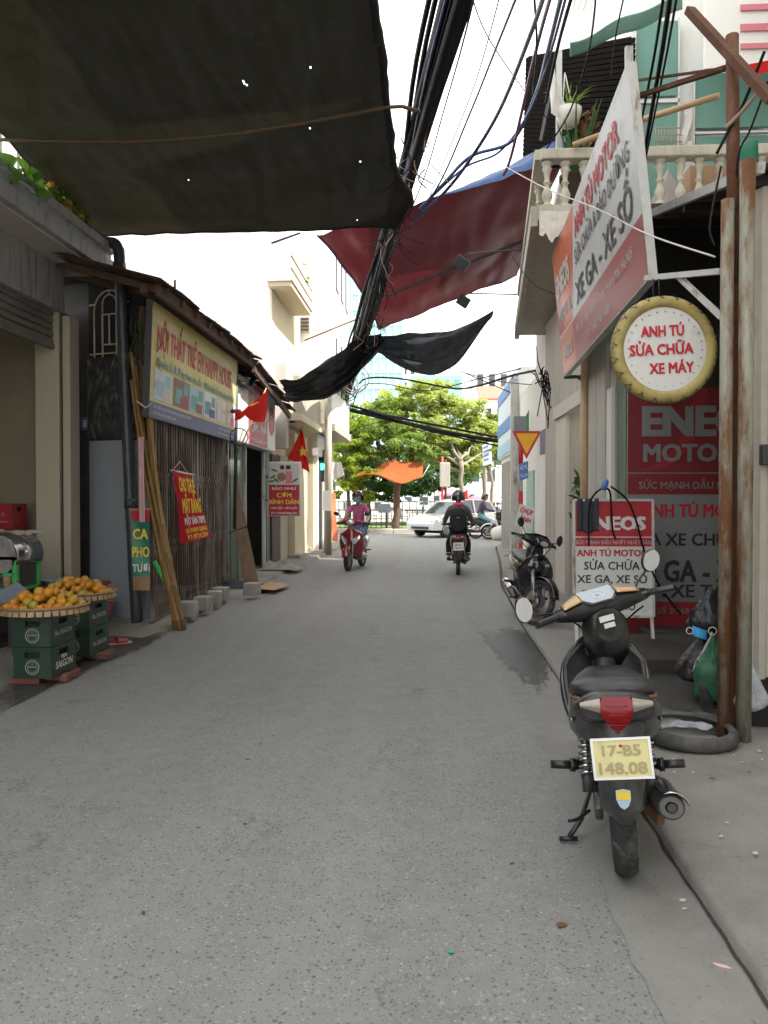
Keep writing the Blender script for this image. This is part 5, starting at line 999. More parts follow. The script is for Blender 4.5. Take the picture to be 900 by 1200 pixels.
m = MB(); q = PY(709,568,7.18); m.lathe([(0.01,-0.05),(0.025,-0.04),(0.025,0.03),(0.012,0.05)], 10, q, (0.3,0,1)); tag(m.build('hose_valve', 'sign_blue'), 'small blue hose valve above the standing sign', 'valve')
# ---------------- hanging round tyre sign
rs = empty('round_tyre_sign', tuple(PY(778,470,5.2)), 'round white repair sign framed by a yellow painted tyre', 'sign')
C_ = PY(778,410,5.2); AX = Vector((0.10,-1,0.02)).normalized(); RX = Vector((0,0,1)).cross(AX).normalized(); RX = -RX if RX.x < 0 else RX
m = MB(); m2 = []
M3 = AX.to_track_quat('Z', 'Y').to_matrix(); rings = []; n = 240
for i in range(n):
    a = 2*math.pi*i/n; ring = []
    for k in range(14):
        q = 2*math.pi*k/14; gr_ = -0.006 if ((i + (5 if math.sin(q) > 0 else 0) + int(6*math.sin(q))) % 10 < 1 and math.cos(q) > 0.05) else 0.0
        ring.append(C_ + M3 @ Vector(((0.298 + (0.040+gr_)*math.cos(q))*math.cos(a), (0.298 + (0.040+gr_)*math.cos(q))*math.sin(a), (0.045+gr_)*math.sin(q))))
    rings.append(ring)
rings.append(rings[0]); m.loft(rings, caps=False); m.build('painted_tyre', 'yellow_tyre', rs)
for k in range(44):
    m = MB(); pts = []
    for j in range(6):
        q = 0.25 + 0.95*j/5; a = 2*math.pi*k/44 + 0.09*j/5*(1 if k % 2 else -1); pts.append(C_ + M3 @ Vector(((0.298+0.0405*math.cos(q))*math.cos(a), (0.298+0.0405*math.cos(q))*math.sin(a), 0.0455*math.sin(q))))
    m.tube(pts, 0.0028, 4); m.build('tread_groove', 'pot_brown', rs)
m = MB(); m.lathe([(0.275,0),(0.275,0.02)], 48, C_ - AX*0.0, AX); m.build('disc', 'sign_white', rs)
UPt = (Vector((0,0,1)) + RX*0.0); RXt = (RX + Vector((0,0,0.055))).normalized()
for s, dx, dz, w_ in (('ANH TÚ', -0.02, 0.115, 0.27), ('SỬA CHỮA', -0.025, 0.0, 0.40), ('XE MÁY', 0.04, -0.115, 0.28)): text(s, 'ink_red', rs, C_ + AX*0.026 + RX*dx + Vector((0,0,dz)), RXt, (0,0,1), w_, 0.068, 0.035)
for k in range(28):
    a = 2*math.pi*k/28; m = MB(); m.sphere(C_ + AX*0.022 + (RX*math.cos(a)+Vector((0,0,math.sin(a))))*0.235, 0.005, 6, 4); m.build('rivet', 'alloy', rs)
m = MB(); m.bar(PY(757,326,5.6), PY(845,318,4.95), 0.035, 0.035); m.bar(PY(793,322,5.35), PY(846,372,4.95), 0.03, 0.03); tag(m.build('sign_bracket', 'white_steel'), 'white steel arm and brace holding the hanging signs', 'bracket')
m = MB()
for x in (765, 772): m.tube([PY(x,327,5.4), PY(x+1,352,5.22)], 0.005, 5)
tag(m.build('hanging_wires', 'cable_black'), 'wires suspending the round tyre sign from the arm', 'wire')
# ---------------- big tilted sign over the street
NB, NT_, FB = PY(760,325,5.7), PY(735,75,5.72), PY(661,440,10.2)
FT = FB + (NT_ - NB)
bs = empty('hanging_sign_board', tuple(NB), 'big tilted glossy motor repair sign hung from the balcony over the street', 'sign')
def bp(u, v, t=0.0):    # u from far end (0) to near end (1)
    p = (FB*(1-u) + NB*u)*(1-v) + (FT*(1-u) + NT_*u)*v; return p + Vector((-t, 0, -0.02*t))
panel(bs, bp, 0, 1, 0, 1, -0.05, 'sign_gloss', 'face', 0.05)
XB = (NB-FB).normalized(); UB = (NT_-NB).normalized()
m = MB(); m.add([bp(0,0.32,0.003), bp(0.24,0.32,0.003), bp(0.40,1,0.003), bp(0,1,0.003)], [(0,1,2,3)]); m.build('orange_field', 'gloss_orange', bs)
m = MB(); m.add([bp(0.0,0.33,0.0045), bp(0.10,0.33,0.0045), bp(0.06,0.60,0.0045), bp(0.0,0.72,0.0045)], [(0,1,2,3)]); m.build('red_swoosh', 'gloss_red', bs)
m = MB(); m.add([bp(0.24,0,0.003), bp(1,0,0.003), bp(1,0.30,0.003), bp(0.24,0.30,0.003)], [(0,1,2,3)]); m.build('red_field', 'gloss_red', bs); m = MB(); m.add([bp(0,0,0.003), bp(0.235,0,0.003), bp(0.235,0.30,0.003), bp(0,0.30,0.003)], [(0,1,2,3)]); m.build('orange_field', 'gloss_orange', bs)
m = MB()
for (a, b) in (((0,0),(1,0)),((0,1),(1,1)),((0,0),(0,1)),((1,0),(1,1))): m.bar(bp(*a,-0.03), bp(*b,-0.03), 0.06, 0.03, up=Vector((0,0,1)) if a[1] == b[1] else XB)
m.build('frame', 'white_steel', bs)
LB = (NB-FB).length
def btx(s, u0, u1, v, h_, mt, bold): a, b = bp(u0, v, 0.008), bp(u1, v, 0.008); text(s, mt, bs, (a+b)/2, (b-a), UB, (b-a).length, h_, bold)
btx('ANH TÚ MOTOR', 0.40, 0.90, 0.84, 0.20, 'ink_red', 0.03); btx('SỬA CHỮA & BẢO DƯỠNG', 0.37, 0.96, 0.66, 0.15, 'ink_black', 0.005); btx('XE GA - XE SỐ', 0.34, 0.95, 0.43, 0.23, 'ink_black', 0.015)
btx('ENEOS', 0.03, 0.27, 0.70, 0.26, 'sign_gloss', 0.05); btx('MOTOR OIL', 0.04, 0.25, 0.46, 0.15, 'sign_gloss', 0.03); btx('ENEOS', 0.06, 0.2, 0.15, 0.16, 'print_pale', 0.03)
btx('ĐC: Số 3 Ngõ 168 Kim Giang, Hoàng Mai, Hà Nội', 0.30, 0.92, 0.20, 0.09, 'print_pale', 0.0); btx('ĐT: 0982.961.489', 0.42, 0.70, 0.08, 0.08, 'print_pale', 0.0)
m = MB(); m.bar(PY(661,442,10.2), PY(700,441,10.2), 0.04, 0.04); m.bar(PY(676,441,10.2), PY(705,466,10.2), 0.03, 0.03); tag(m.build('sign_bracket', 'dark_steel'), 'dark steel bracket under the far end of the big sign', 'bracket')
# ================================================================== HOUSE WITH BALCONY
hr = empty('old_balcony_house', (2.6, 11, 0), 'old grey house with stone balustrade balcony and teal glass doors', 'house')
FX = 1.95
m = MB(); m.box(FX, 6.5, 11.55, 14.0, 0, 4.35); m.box(FX, 6.5, 8.75, 10.35, 0, 4.35); m.box(FX, 6.5, 10.35, 11.55, 2.72, 4.35); m.build('street_wall', 'stained', hr)
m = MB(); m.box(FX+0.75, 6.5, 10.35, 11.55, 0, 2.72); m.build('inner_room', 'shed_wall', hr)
m = MB(); m.box(FX-0.06, FX+0.14, 11.56, 12.45, 0, 2.62); m.build('door_pillar', 'soffit', hr); m = MB(); m.box(FX-0.05, FX+0.12, 9.0, 9.95, 0, 3.1); m.build('door_pillar', 'stained', hr)
m = MB(); m.box(FX-0.10, FX+0.2, 10.2, 12.5, 2.60, 2.78); m.build('lintel', 'soffit', hr)
m = MB(); m.tube([(FX-0.06,10.12,0.05),(FX-0.06,10.12,3.4)], 0.055, 10); m.tube([(FX-0.06,10.12,1.3),(FX-0.06,10.12,1.36)], 0.064, 10); m.build('down_pipe', 'bamboo', hr)
m = MB(); m.tube([(FX+0.5,10.6,2.45),(FX+0.5,11.3,2.45)], 0.018, 8); m.build('tube_lamp', 'tube_lamp', hr)
m = MB(); m.box(FX+0.02, FX+0.10, 8.35, 8.72, 0.05, 3.3); m.build('side_door', 'green_door', hr); m = MB(); m.box(FX-0.04, FX+0.0, 8.74, 8.98, 0.05, 2.6); m.build('white_strip', 'old_white', hr)
# balcony slab (trapezoid, following the bent facade)
NL, NR, FL, FR = PY(622,258,9.5), PY(900,262,9.5), PY(603,393,15.0), PY(642,396,15.0)
NR.z = NL.z; FR.z = FL.z
ssl = Vector((0,0,0.16)); m = MB(); m.add([NL,NR,FR,FL,NL+ssl,NR+ssl,FR+ssl,FL+ssl], [(0,1,2,3),(4,5,6,7),(0,1,5,4),(1,2,6,5),(2,3,7,6),(3,0,4,7)]); m.build('balcony_slab', 'stained', hr)
m = MB(); mid = 0.5
m.bar(NL+Vector((0.04,0.0,-0.02)), FL+Vector((0.04,0,-0.02)), 0.08, 0.10); m.build('slab_nosing', 'stained', hr)
# broken white plaster on the near corner
m = MB(); m.grid(lambda u, v: PY(632+60*u, 247+42*v*(0.6+0.5*nz(u*4,7.7)+0.25*nz(u*13,3.3)), 9.44)+Vector((0,0.02*nz(u*6,v*6),0)), 16, 8); m.build('plaster_patch', 'old_white', hr)
def baluster(p, hh):
    m = MB(); pr_ = [(0.055,0),(0.055,0.05),(0.035,0.06),(0.03,0.10),(0.05,0.20),(0.055,0.28),(0.035,0.38),(0.024,0.46),(0.03,0.50),(0.044,0.53),(0.03,0.56),(0.024,0.62),(0.033,0.75),(0.05,0.84),(0.035,0.90),(0.055,0.93),(0.055,1.0)]
    m.lathe([(r_*1.15, z*hh) for r_, z in pr_], 12, p); return m
YB = 9.55; zb_ = PY(640,243,YB).z; zt_ = PY(640,190,YB).z
for x in (641,662,684): baluster(PY(x,243,YB), zt_-zb_).build('baluster', 'baluster_stone', hr)
zb2 = zb_; 
for x in (752,773,797,819,843,866,891,914): q = PY(x,240,YB); q.z = zb_; baluster(q, zt_-zb_).build('baluster', 'baluster_stone', hr)
m = MB(); q0, q1 = PY(633,186,YB), PY(935,186,YB); m.box(q0.x, q1.x, YB-0.10, YB+0.10, zt_, zt_+0.12); m.build('handrail', 'baluster_stone', hr, bevel=0.015)
m = MB(); m.box(q0.x-0.02, q1.x, YB-0.08, YB+0.08, zb_-0.12, zb_); m.build('bottom_rail', 'baluster_stone', hr)
for k in range(7): # return along the street side
    f_ = (k+1)/8; p = (NL+(FL-NL)*f_) + Vector((0.14,0.05,0.20)); baluster(p, zt_-zb_).build('baluster', 'baluster_stone', hr)
m = MB(); m.bar(NL+Vector((0.14,0.05,0.20+zt_-zb_+0.05)), FL+Vector((0.14,0,0.20+zt_-zb_+0.05)), 0.18, 0.12); m.build('handrail', 'baluster_stone', hr)
# upper storey, teal glazing
YU = 10.7
def ub(x0, x1, y0, y1, Y, mt, name, th=0.06): a, b = PY(x0,y1,Y), PY(x1,y0,Y); m = MB(); m.box(a.x, b.x, Y, Y+th, a.z, b.z); return m.build(name, mt, hr)
ub(738, 980, -160, 240, YU+0.12, 'white_wall', 'upper_wall', 0.2)
m = MB(); q = PY(738,0,YU+0.3); m.box(q.x, 6.5, YU+0.33, 14.0, 4.5, 8.6); m.build('upper_block', 'white_wall', hr); m = MB(); m.box(3.4, 7.0, YU+0.4, 14.1, 8.6, 13.0); m.build('roof_shade_block', 'old_white', hr)  # the block on the roof is out of view, added to shade the lane
for x0, x1, y0, y1 in ((746,794,24,113),(746,794,122,238),(815,905,84,150),(815,905,158,238)): 
    o = ub(x0, x1, y0, y1, YU, 'teal_glass', 'glass_panel', 0.05)
for x0, x1, y0, y1 in ((740,746,20,240),(794,797,20,240),(740,797,115,121),(812,815,80,240),(815,905,152,157)): ub(x0, x1, y0, y1, YU-0.03, 'rail_white', 'mullion', 0.05)
ub(803,812,118,170,YU-0.08,'old_white','door_edge',0.1)
m = MB(); m.grid(lambda u, v: PY(668+131*u, (66-54*u) - (16+4*u)*v + 8*v*math.sin(9*u)*0.2, YU-0.6-0.3*v)+Vector((0,0.04*math.sin(12*u),0)), 30, 4); m.build('awning', 'teal_awning', hr, solid=0.01)
# dark slatted screen under the awning
for i in range(24):
    f_ = i/24; y0 = 52 + 8*0; m = MB(); a = PY(613+4*f_, 190-125*f_, YU+1.0); b = PY(744, 205-165*f_, YU-0.1); m.bar(a, b, 0.03, 0.055); m.build('screen_slat', 'lattice_dark', hr)
m = MB(); m.grid(lambda u, v: (PY(615,192,YU+1.1)*(1-v)+PY(619,66,YU+1.1)*v)*(1-u)+(PY(744,207,YU+0.05)*(1-v)+PY(744,42,YU+0.05)*v)*u, 2, 2); m.build('screen_sheet', 'lattice_dark', hr, solid=0.01)
m = MB(); m.bar(PY(655,60,YU-0.5), PY(655,185,YU-0.5), 0.07, 0.05, up=(0,1,0)); m.build('post', 'white_steel', hr); m = MB(); m.bar(PY(634,165,YU-0.4), PY(655,62,YU-0.5), 0.04, 0.04); m.build('post', 'dark_steel', hr); m = MB(); m.bar(PY(737,55,YU-0.5), PY(737,240,YU-0.5), 0.09, 0.06, up=(0,1,0)); m.build('post', 'white_steel', hr)
# farther house edge at the top right, salmon block behind
t = empty('salmon_building', (4.5, 24, 0), 'tall salmon-coloured building rising behind the balcony house', 'building'); a, b = PY(722,-260,22), PY(792,30,22)
m = MB(); m.box(a.x, a.x+5, 22, 28, 0, a.z); m.build('wall', 'pink_wall', t)
for k in range(6): m = MB(); z = PY(700,25,22).z - 0.2 + k*0.55; m.box(a.x-0.5, a.x-0.02, 21.9, 27, z, z+0.3); m.build('balcony_block', 'white_wall', t)
t = empty('white_shop_board', (4.9, 9, 0), 'pale board with faded red blocks above the green glazing', 'board'); YS = 9.9
def ubt(x0, x1, y0, y1, Y, mt, name, th=0.06): a, b = PY(x0,y1,Y), PY(x1,y0,Y); m = MB(); m.box(a.x, b.x, Y, Y+th, a.z, b.z); return m.build(name, mt, t)
ubt(826,960,-60,80,YS+0.3,'white_wall','face'); 
for y0, y1 in ((25,36),(48,57),(2,12)): ubt(868,960,y0,y1,YS+0.27,'print_pink','red_block',0.02)
# things on the balcony
bas = empty('wire_basket', tuple(PY(782,176,YB)), 'rusty wire basket sitting on the balustrade rail', 'basket')
for k in range(9): m = MB(); m.tube([PY(769+3.4*k,173,YB-0.05), PY(768+3.6*k,150,YB-0.05)], 0.006, 5); m.build('wire', 'wire_tan', bas)
for y in (150,158,166,173): m = MB(); m.tube([PY(768,y,YB-0.05), PY(799,y,YB-0.05), PY(797,y,YB+0.12), PY(770,y,YB+0.12), PY(768,y,YB-0.05)], 0.007, 5); m.build('wire', 'wire_tan', bas)
m = MB(); m.grid(lambda u, v: PY(800+14*u+2*math.sin(5*v), 130+38*v+4*math.sin(6*u), YB-0.02)+Vector((0,0.05*math.sin(7*u+3*v),0)), 8, 12); tag(m.build('white_rag', 'pale_cloth'), 'white rag draped by the wire basket on the rail', 'rag')
bag('white_sack', PY(783,196,9.85), 0.40, 0.62, 'pale_cloth', 'lumpy white sack standing behind the balusters', 22, 0.7, 0.12)
bag('grey_bundle', PY(710,150,10.2), 0.36, 0.5, 'towel', 'dark bundle of clothes on the balcony by the screen', 25, 0.7, 0.1)
m = MB(); q = PY(832,236,10.0); m.box(q.x-0.25,q.x+0.22,9.95,10.3,q.z-0.02,q.z+0.42); tag(m.build('carton', 'cardboard', bevel=0.01), 'brown carton standing behind the balusters near the mast', 'box')
hp = empty('hanging_pot', tuple(PY(666,150,9.9)), 'white hanging flower pot with grassy plant under the awning', 'plant'); p = PY(666,150,9.9)
m = MB(); m.lathe([(0.05,0),(0.12,0.04),(0.15,0.14),(0.16,0.22),(0.14,0.22),(0.12,0.1)], 16, p); m.build('pot', 'pot_white', hp)
for i in range(26):
    a = random.random()*6.28; l = 0.2+0.3*random.random(); b = p+Vector((0,0,0.2)); m = MB(); pts = [b+Vector((math.cos(a)*l*k/5*0.8, math.sin(a)*l*k/5*0.5, l*(1.1*k/5-0.6*(k/5)**2))) for k in range(6)]; m.loft([[q+Vector((-0.012*(1-k/6),0,0)), q+Vector((0.012*(1-k/6),0,0))] for k, q in enumerate(pts)], closed=False); m.build('blade', 'leaf_mid', hp)
m = MB()
for x in (659,672): m.tube([PY(x,130,9.9), PY(662,85,9.9)], 0.008, 5)
m.build('hanger', 'white_steel', hp)
m = MB(); m.grid(lambda u, v: PY(645+16*u*v+4*u, 90+45*v-14*u*(1-v), 9.8)+Vector((0,0.05*math.sin(6*u+5*v),0)), 8, 10); tag(m.build('hanging_cloth', 'pale_cloth'), 'white cloth hanging beside the flower pot', 'cloth')
bp_ = empty('balcony_plant', tuple(PY(677,232,9.75)), 'brown pot with long green leaves behind the balusters', 'plant'); p = PY(674,238,9.85)
m = MB(); m.lathe([(0.12,0),(0.17,0.26),(0.19,0.26),(0.19,0.32),(0.15,0.32)], 16, p); m.build('pot', 'pot_brown', bp_)
for i in range(18):
    a = random.random()*6.28; l = 0.5+0.5*random.random(); b = p+Vector((0,0,0.3)); m = MB(); pts = [b+Vector((math.cos(a)*l*k/5*0.35, math.sin(a)*l*k/5*0.2, l*k/5)) for k in range(6)]; m.loft([[q+Vector((-0.025*(1-k/6),0,0)), q+Vector((0.025*(1-k/6),0,0))] for k, q in enumerate(pts)], closed=False); m.build('blade', 'leaf_dark', bp_)
t = empty('croton_plant', tuple(PY(688,160,10.0)), 'rust-orange leafy plant behind the balcony rail', 'plant'); leaf_cloud([(*PY(688,140+9*k,10.0)[:], 0.10+0.02*k) for k in range(4)], 160, 0.09, 'rust_brown', 'crown', t, 0.1, seed=14, up=0)
m = MB(); m.tube([PY(690,182,9.75), PY(688,150,9.95)], 0.01, 5); m.build('trunk', 'bark', t)
m = MB(); m.tube([PY(672,170,9.4), PY(760,138,9.0), PY(843,112,8.6)], 0.035, 8); tag(m.build('bamboo_pole', 'bamboo'), 'pale bamboo pole lying across the balcony rail', 'pole')
m = MB(); m.grid(lambda u, v: PY(862+26*u+1*v, 172+34*v-8*u, 5.2), 4, 4); tag(m.build('green_plate', 'ink_green', solid=0.01), 'dark green square plate fixed near the mast', 'plate')
m = MB(); m.grid(lambda u, v: PY(874+40*u, 76-8*u+5*v, 5.0)+Vector((0,0.1*v,0)), 6, 3); tag(m.build('red_cloth_strip', 'flag_red'), 'strip of red cloth at the top of the mast', 'cloth')
# ================================================================== WHITE HOUSE BEYOND, SIGN POST, CORNER SHOP
dp = empty('doorway_plant', (FX+0.25,10.75,0), 'dark leafy plant standing in the doorway beside the pipe', 'plant'); leaf_cloud([(FX+0.1+0.05*nz(i*3.1),10.75,1.0+0.2*i,0.2) for i in range(4)], 260, 0.07, 'leaf_dark', 'crown', dp, 0.1, seed=77); m = MB(); m.tube([(FX+0.15,10.75,0.4),(FX+0.12,10.75,1.6)],0.015,6); m.build('trunk','bark',dp); m = MB(); m.lathe([(0.12,0.05),(0.17,0.45),(0.14,0.45)],14,(FX+0.15,10.75,0)); m.build('pot','pot_brown',dp)
hw = empty('white_house', (2.2, 15, 0), 'bright white plastered house with dark blue square beyond the dark doorway', 'house')
m = MB(); m.prism([(2.02,12.55,0),(2.12,16.6,0),(7,16.6,0),(7,12.55,0)], (0,0,8.8)); m.build('wall', 'white_wall', hw)
a, b = PX(636,509,2.03), PX(650,526,2.03); m = MB(); m.box(1.98, 2.02, 12.7, a.y, b.z-0.02, a.z+0.05); m.build('dark_square', 'ink_navy', hw)
for y0, y1 in ((530,560),(573,594),(614,640)): a, b = PX(651,y0,1.93), PX(653,y1,1.93); m = MB(); m.box(1.90,1.94,12.35,12.55,b.z,a.z); m.build('red_mark', 'pole_red', hw)
m = MB(); m.tube([(1.98,12.62,0.05),(1.98,12.62,2.6)], 0.035, 8); m.build('down_pipe', 'soffit', hw)
ht = empty('corner_shop', (2.6, 20, 0), 'white and teal corner shop with blue banded board and steel post', 'shop')
m = MB(); m.box(2.15, 7, 16.65, 19.8, 0, 3.9); m.build('wall', 'white_wall', ht); m = MB(); m.box(2.12,2.15,17.0,18.2,0,2.0); m.build('teal_panel', 'teal_awning', ht)
m = MB(); m.box(2.12, 7, 19.85, 24.6, 0, 4.6); m.build('corner_wall', 'white_wall', ht)
m = MB(); m.box(3.6, 9, 16.7, 24.4, 4.61, 10.5); m.build('rear_shade_block', 'white_wall', ht)  # hidden set-back block, added to keep sun off the lane
m = MB(); m.box(2.02,2.12,20.2,24.6,2.55,4.5); m.build('fascia_board', 'print_sky', ht)
for z in (2.6,3.2,4.1): m = MB(); m.box(2.0,2.021,20.15,24.65,z,z+0.32); m.build('blue_band', 'sign_blue' if z > 3 else 'print_blue', ht)
m = MB(); m.box(2.05,2.125,21.0,23.8,0.05,2.4); m.build('shutter', 'shutter_steel', ht); m = MB(); m.bar((2.02,19.95,0),(2.02,19.95,4.3),0.16,0.16,up=(0,1,0)); m.build('post', 'white_steel', ht)
m = MB(); m.prism([PY(611,497,17.6),PY(620,480,17.6),PY(620,505,17.6),PY(606,505,17.6)], (0,0.02,0)); m.build('green_sheet', 'litter_green', ht); a, b = PY(602,488,16.64), PY(617,510,16.64); m = MB(); m.box(a.x,b.x,16.6,16.64,b.z,a.z); m.build('louvred_panel', 'grey_wall', ht)
sp = empty('traffic_sign', tuple(PZ(612,668)), 'yellow give-way triangle with red border on red and white pole', 'traffic sign')
Yp = 15.9; base = PY(612,0,Yp).x
zs = [0.0,0.55,1.1,1.65,2.2]
for k in range(5): m = MB(); m.tube([(base,Yp,0.05+0.5*k),(base,Yp,0.05+0.5*(k+1))], 0.045, 10); m.build('pole_section', 'pole_red' if k % 2 == 0 else 'pole_white', sp)
T3 = [PY(600,505,Yp-0.06), PY(635,505,Yp-0.06), PY(617,538,Yp-0.06)]; c = sum(T3, Vector())/3
m = MB(); m.prism(T3, (0,0.01,0)); m.build('plate', 'tri_red', sp); m = MB(); m.prism([c + (p-c)*0.74 + Vector((0,-0.004,0)) for p in T3], (0,0.003,0)); m.build('yellow_field', 'tri_yellow', sp)
t = empty('street_plate', tuple(PY(611,565,Yp)), 'small blue street plate on the red and white pole', 'sign'); m = MB(); q = [PY(608,544,Yp-0.07), PY(619,540,Yp-0.07), PY(619,560,Yp-0.07), PY(609,564,Yp-0.07)]; m.prism(q, (0,0.006,0)); m.build('plate', 'sign_blue', t)
text('VỀ ĐÊ', 'ink_white', t, PY(613.5,548,Yp-0.08), (1,0,0.2), (0,0,1), 0.13, 0.07, 0.02); text('TÔ LỊCH', 'ink_white', t, PY(614,557,Yp-0.08), (1,0,0.2), (0,0,1), 0.14, 0.06, 0.02)
t = empty('photo_notice', tuple(PY(615,622,Yp)), 'tilted pale notice with red letters tied to the sign pole', 'sign'); q = [PY(609,590,Yp-0.1), PY(628,596,Yp-0.1), PY(622,622,Yp-0.1), PY(603,616,Yp-0.1)]; m = MB(); m.prism(q, (0,0.008,0)); m.build('plate', 'sign_white', t)
X3 = (q[1]-q[0]); U3 = (q[0]-q[3]); text('CHỤP', 'ink_red', t, PY(617.3,599,Yp-0.11), X3, U3, 0.25, 0.10, 0.03); text('ẢNH', 'ink_red', t, PY(615.5,608.5,Yp-0.11), X3, U3, 0.23, 0.10, 0.03)
for i, (x, y, s, lb) in enumerate(((588,633,0.42,'white concrete drum lying at the corner of the street'),)):
    p = PZ(x, y, 0); m = MB(); m.lathe([(0.0,-0.3),(0.22,-0.3),(0.26,-0.2),(0.26,0.22),(0.2,0.3),(0.12,0.3),(0.1,0.1)], 18, p+Vector((0,0,0.24)), (0.8,-0.5,0.25)); tag(m.build('concrete_drum', 'old_white'), lb, 'drum')
for i, (x, y, s) in enumerate(((600,640,0.22),(607,648,0.26),(598,653,0.16),(612,660,0.24),(604,668,0.14),(618,652,0.2))):
    p = PZ(x, y, 0.03); m = MB(); m.sphere(p, (s, s*0.8, s*0.55), 10, 7); 
    for k, v_ in enumerate(m.v): m.v[k] = p + (v_-p)*(1+0.35*nz(v_.x*5, v_.y*5, v_.z*5))
    tag(m.build('rubble_stone', 'stone'), 'grey rubble stone lying along the far kerb by the sign pole', 'stone', 'rubble stones at the far kerb')
# ================================================================== TARPAULINS
rg = random.Random(5)
holes = {(rg.randrange(6,236), rg.randrange(6,174)) for _ in range(9)}
for (i, j) in sorted(holes)[::3]:
    for k in range(rg.randrange(0,4)): holes.add((i + (k//2), j + k))
NL_, NR_, FR_, FL_ = Vector((-3.38,3.9,4.50)), Vector((-0.42,3.9,4.68)), PY(463,266,8.9), PY(120,277,8.9)
mR = PY(472,214,8.0)
def net(u, v):      # u across the street, v along it
    p = (NL_*(1-u) + NR_*u)*(1-v) + (FL_*(1-u) + FR_*u)*v
    p.x += (0.05*math.sin(v*3) + 0.02*nz(v*9)) * (1 if u > 0.95 else 0) + 0.16*math.exp(-((v-0.86)/0.09)**2)*max(0, (u-0.8)/0.2)
    p.z += -0.11*math.sin(math.pi*u)*math.sin(math.pi*v)*0.8 + 0.035*nz(u*5, v*7) + 0.015*nz(u*16, v*14) + 0.018*math.sin(v*26 + u*3) * 0.5 + 0.05*math.sin(math.pi*u)*(1 if False else 0)
    p.y += 0.03*nz(u*7, 3)*v
    return p
m = MB(); m.grid(net, 240, 180, skip=lambda i, j: (i, j) in holes); nt_ = empty('shade_net', tuple(FL_), 'large black shade net stretched above the street by the canopy', 'shade net'); m.build('sheet', 'shade_net', nt_, normals=False)
m = MB(); m.tube([net(1, k/40)+Vector((0.01,0,0)) for k in range(41)], [0.03+0.015*nz(k*0.9) for k in range(41)], 8); m.build('rolled_edge', 'black_cloth', nt_)
m = MB()
for k in range(90):
    e = net(1, rg.random()) if k % 3 else net(rg.random(), 1); l = 0.03 + 0.14*rg.random()**2; m.tube([e, e+Vector((0.02*rg.random()+0.01, 0, -l*0.5)), e+Vector((0.04*rg.gauss(0,1), 0.02*rg.gauss(0,1), -l))], 0.0022, 3)
tag(m.build('frayed_threads', 'black_cloth', nt_), kind='stuff')
m = MB(); m.tube([net(k/40, 1) for k in range(41)], 0.012, 6); m.build('hem', 'black_cloth', nt_); m = MB(); m.tube([net(0, k/30) for k in range(31)], 0.012, 6); m.build('hem', 'old_timber', nt_)
a, b = PY(-60,167,6.5), PY(492,131,6.5); a.z -= 0.03; b.z -= 0.0
m = MB(); pts = [a + (net(0,0.53)-a)*f_ for f_ in (0,0.5)] + [net(0,0.53)*(1-k/20)+net(1,0.50)*(k/20)+Vector((0,0,-0.05-0.115*math.sin(math.pi*k/20))) for k in range(21)] + [b*0.5+net(1,0.5)*0.5, b]; m.tube(pts, [0.015*(1.2 if k % 3 == 0 else 1) for k in range(25)], 8); tag(m.build('bamboo_pole', 'dark_bamboo'), 'long bamboo pole carrying the shade net across the street', 'pole')
# dark red tarpaulin
Lt, Lb, Rt, Rb = PY(372,276,14.0), PY(444,386,19.0), PY(668,166,12.0), PY(606,322,17.0)
rt = empty('red_tarpaulin', tuple(Rt), 'dark red tarpaulin strung across the street behind the shade net', 'tarpaulin')
def tarp(u, v):     # u left to right, v near to far
    p = (Lt*(1-u) + Rt*u)*(1-v) + (Lb*(1-u) + Rb*u)*v
    sag = 0.10*math.sin(math.pi*u)*(1-v) + 0.10*math.sin(math.pi*v)*math.sin(math.pi*u)
    p.z -= sag + 0.03*nz(u*14, v*3) + 0.06*nz(u*5, v*5, 2) + 0.010*math.sin(46*u+9*v+6*nz(u*3,v*3))*math.sin(math.pi*v); p.y += 0.04*nz(u*20, v*2)
    if u < 0.5: p.x += 0.16*math.sin(math.pi*v)*(1-2*u)
    return p
m = MB(); m.grid(tarp, 70, 40); m.build('sheet', 'red_tarp', rt, normals=False)
m = MB(); m.tube([tarp(0, k/20) for k in range(21)], 0.02, 6); m.tube([tarp(k/20, 1) for k in range(21)], 0.014, 6); m.build('hem', 'blue_cloth', rt)
m = MB(); m.tube([PY(452,347,16.0), PY(612,283,14.2)], 0.03, 8); tag(m.build('steel_pole', 'dark_steel'), 'dark pole bracing the underside of the red tarpaulin', 'pole')
m = MB(); m.tube([PY(357,399,17.8), PY(432,368,17.2)], 0.022, 8); tag(m.build('tarp_pole', 'wire_tan'), 'thin pale pole slanting out past the red tarpaulin corner', 'pole')
m = MB(); m.tube([PY(318,285,10.0), PY(352,273,10.0)], 0.014, 6); tag(m.build('short_rod', 'dark_steel'), 'short dark rod at the near hem of the shade net', 'rod')
bt_ = [PY(512,230,12.4), PY(668,156,11.0), PY(672,176,10.6), PY(640,192,10.9), PY(548,216,12)]
def btp(u, v): 
    a = bt_[0]*(1-u) + bt_[1]*u; b = (bt_[0]*(1-u) + bt_[2]*u) if u < 0.0 else bt_[0]*(1-u)**1 + (bt_[3]*0.55 + bt_[2]*0.45)*u
    p = a*(1-v) + b*v; return p + Vector((0, -0.12*math.sin(math.pi*v)*u, 0.05*nz(u*8, v*4)*u - 0.05*math.sin(math.pi*u)))
m = MB(); m.grid(btp, 40, 10); tag(m.build('blue_tarpaulin', 'blue_tarp', normals=False), 'strip of blue tarpaulin folded over the red one by the balustrade', 'tarpaulin')
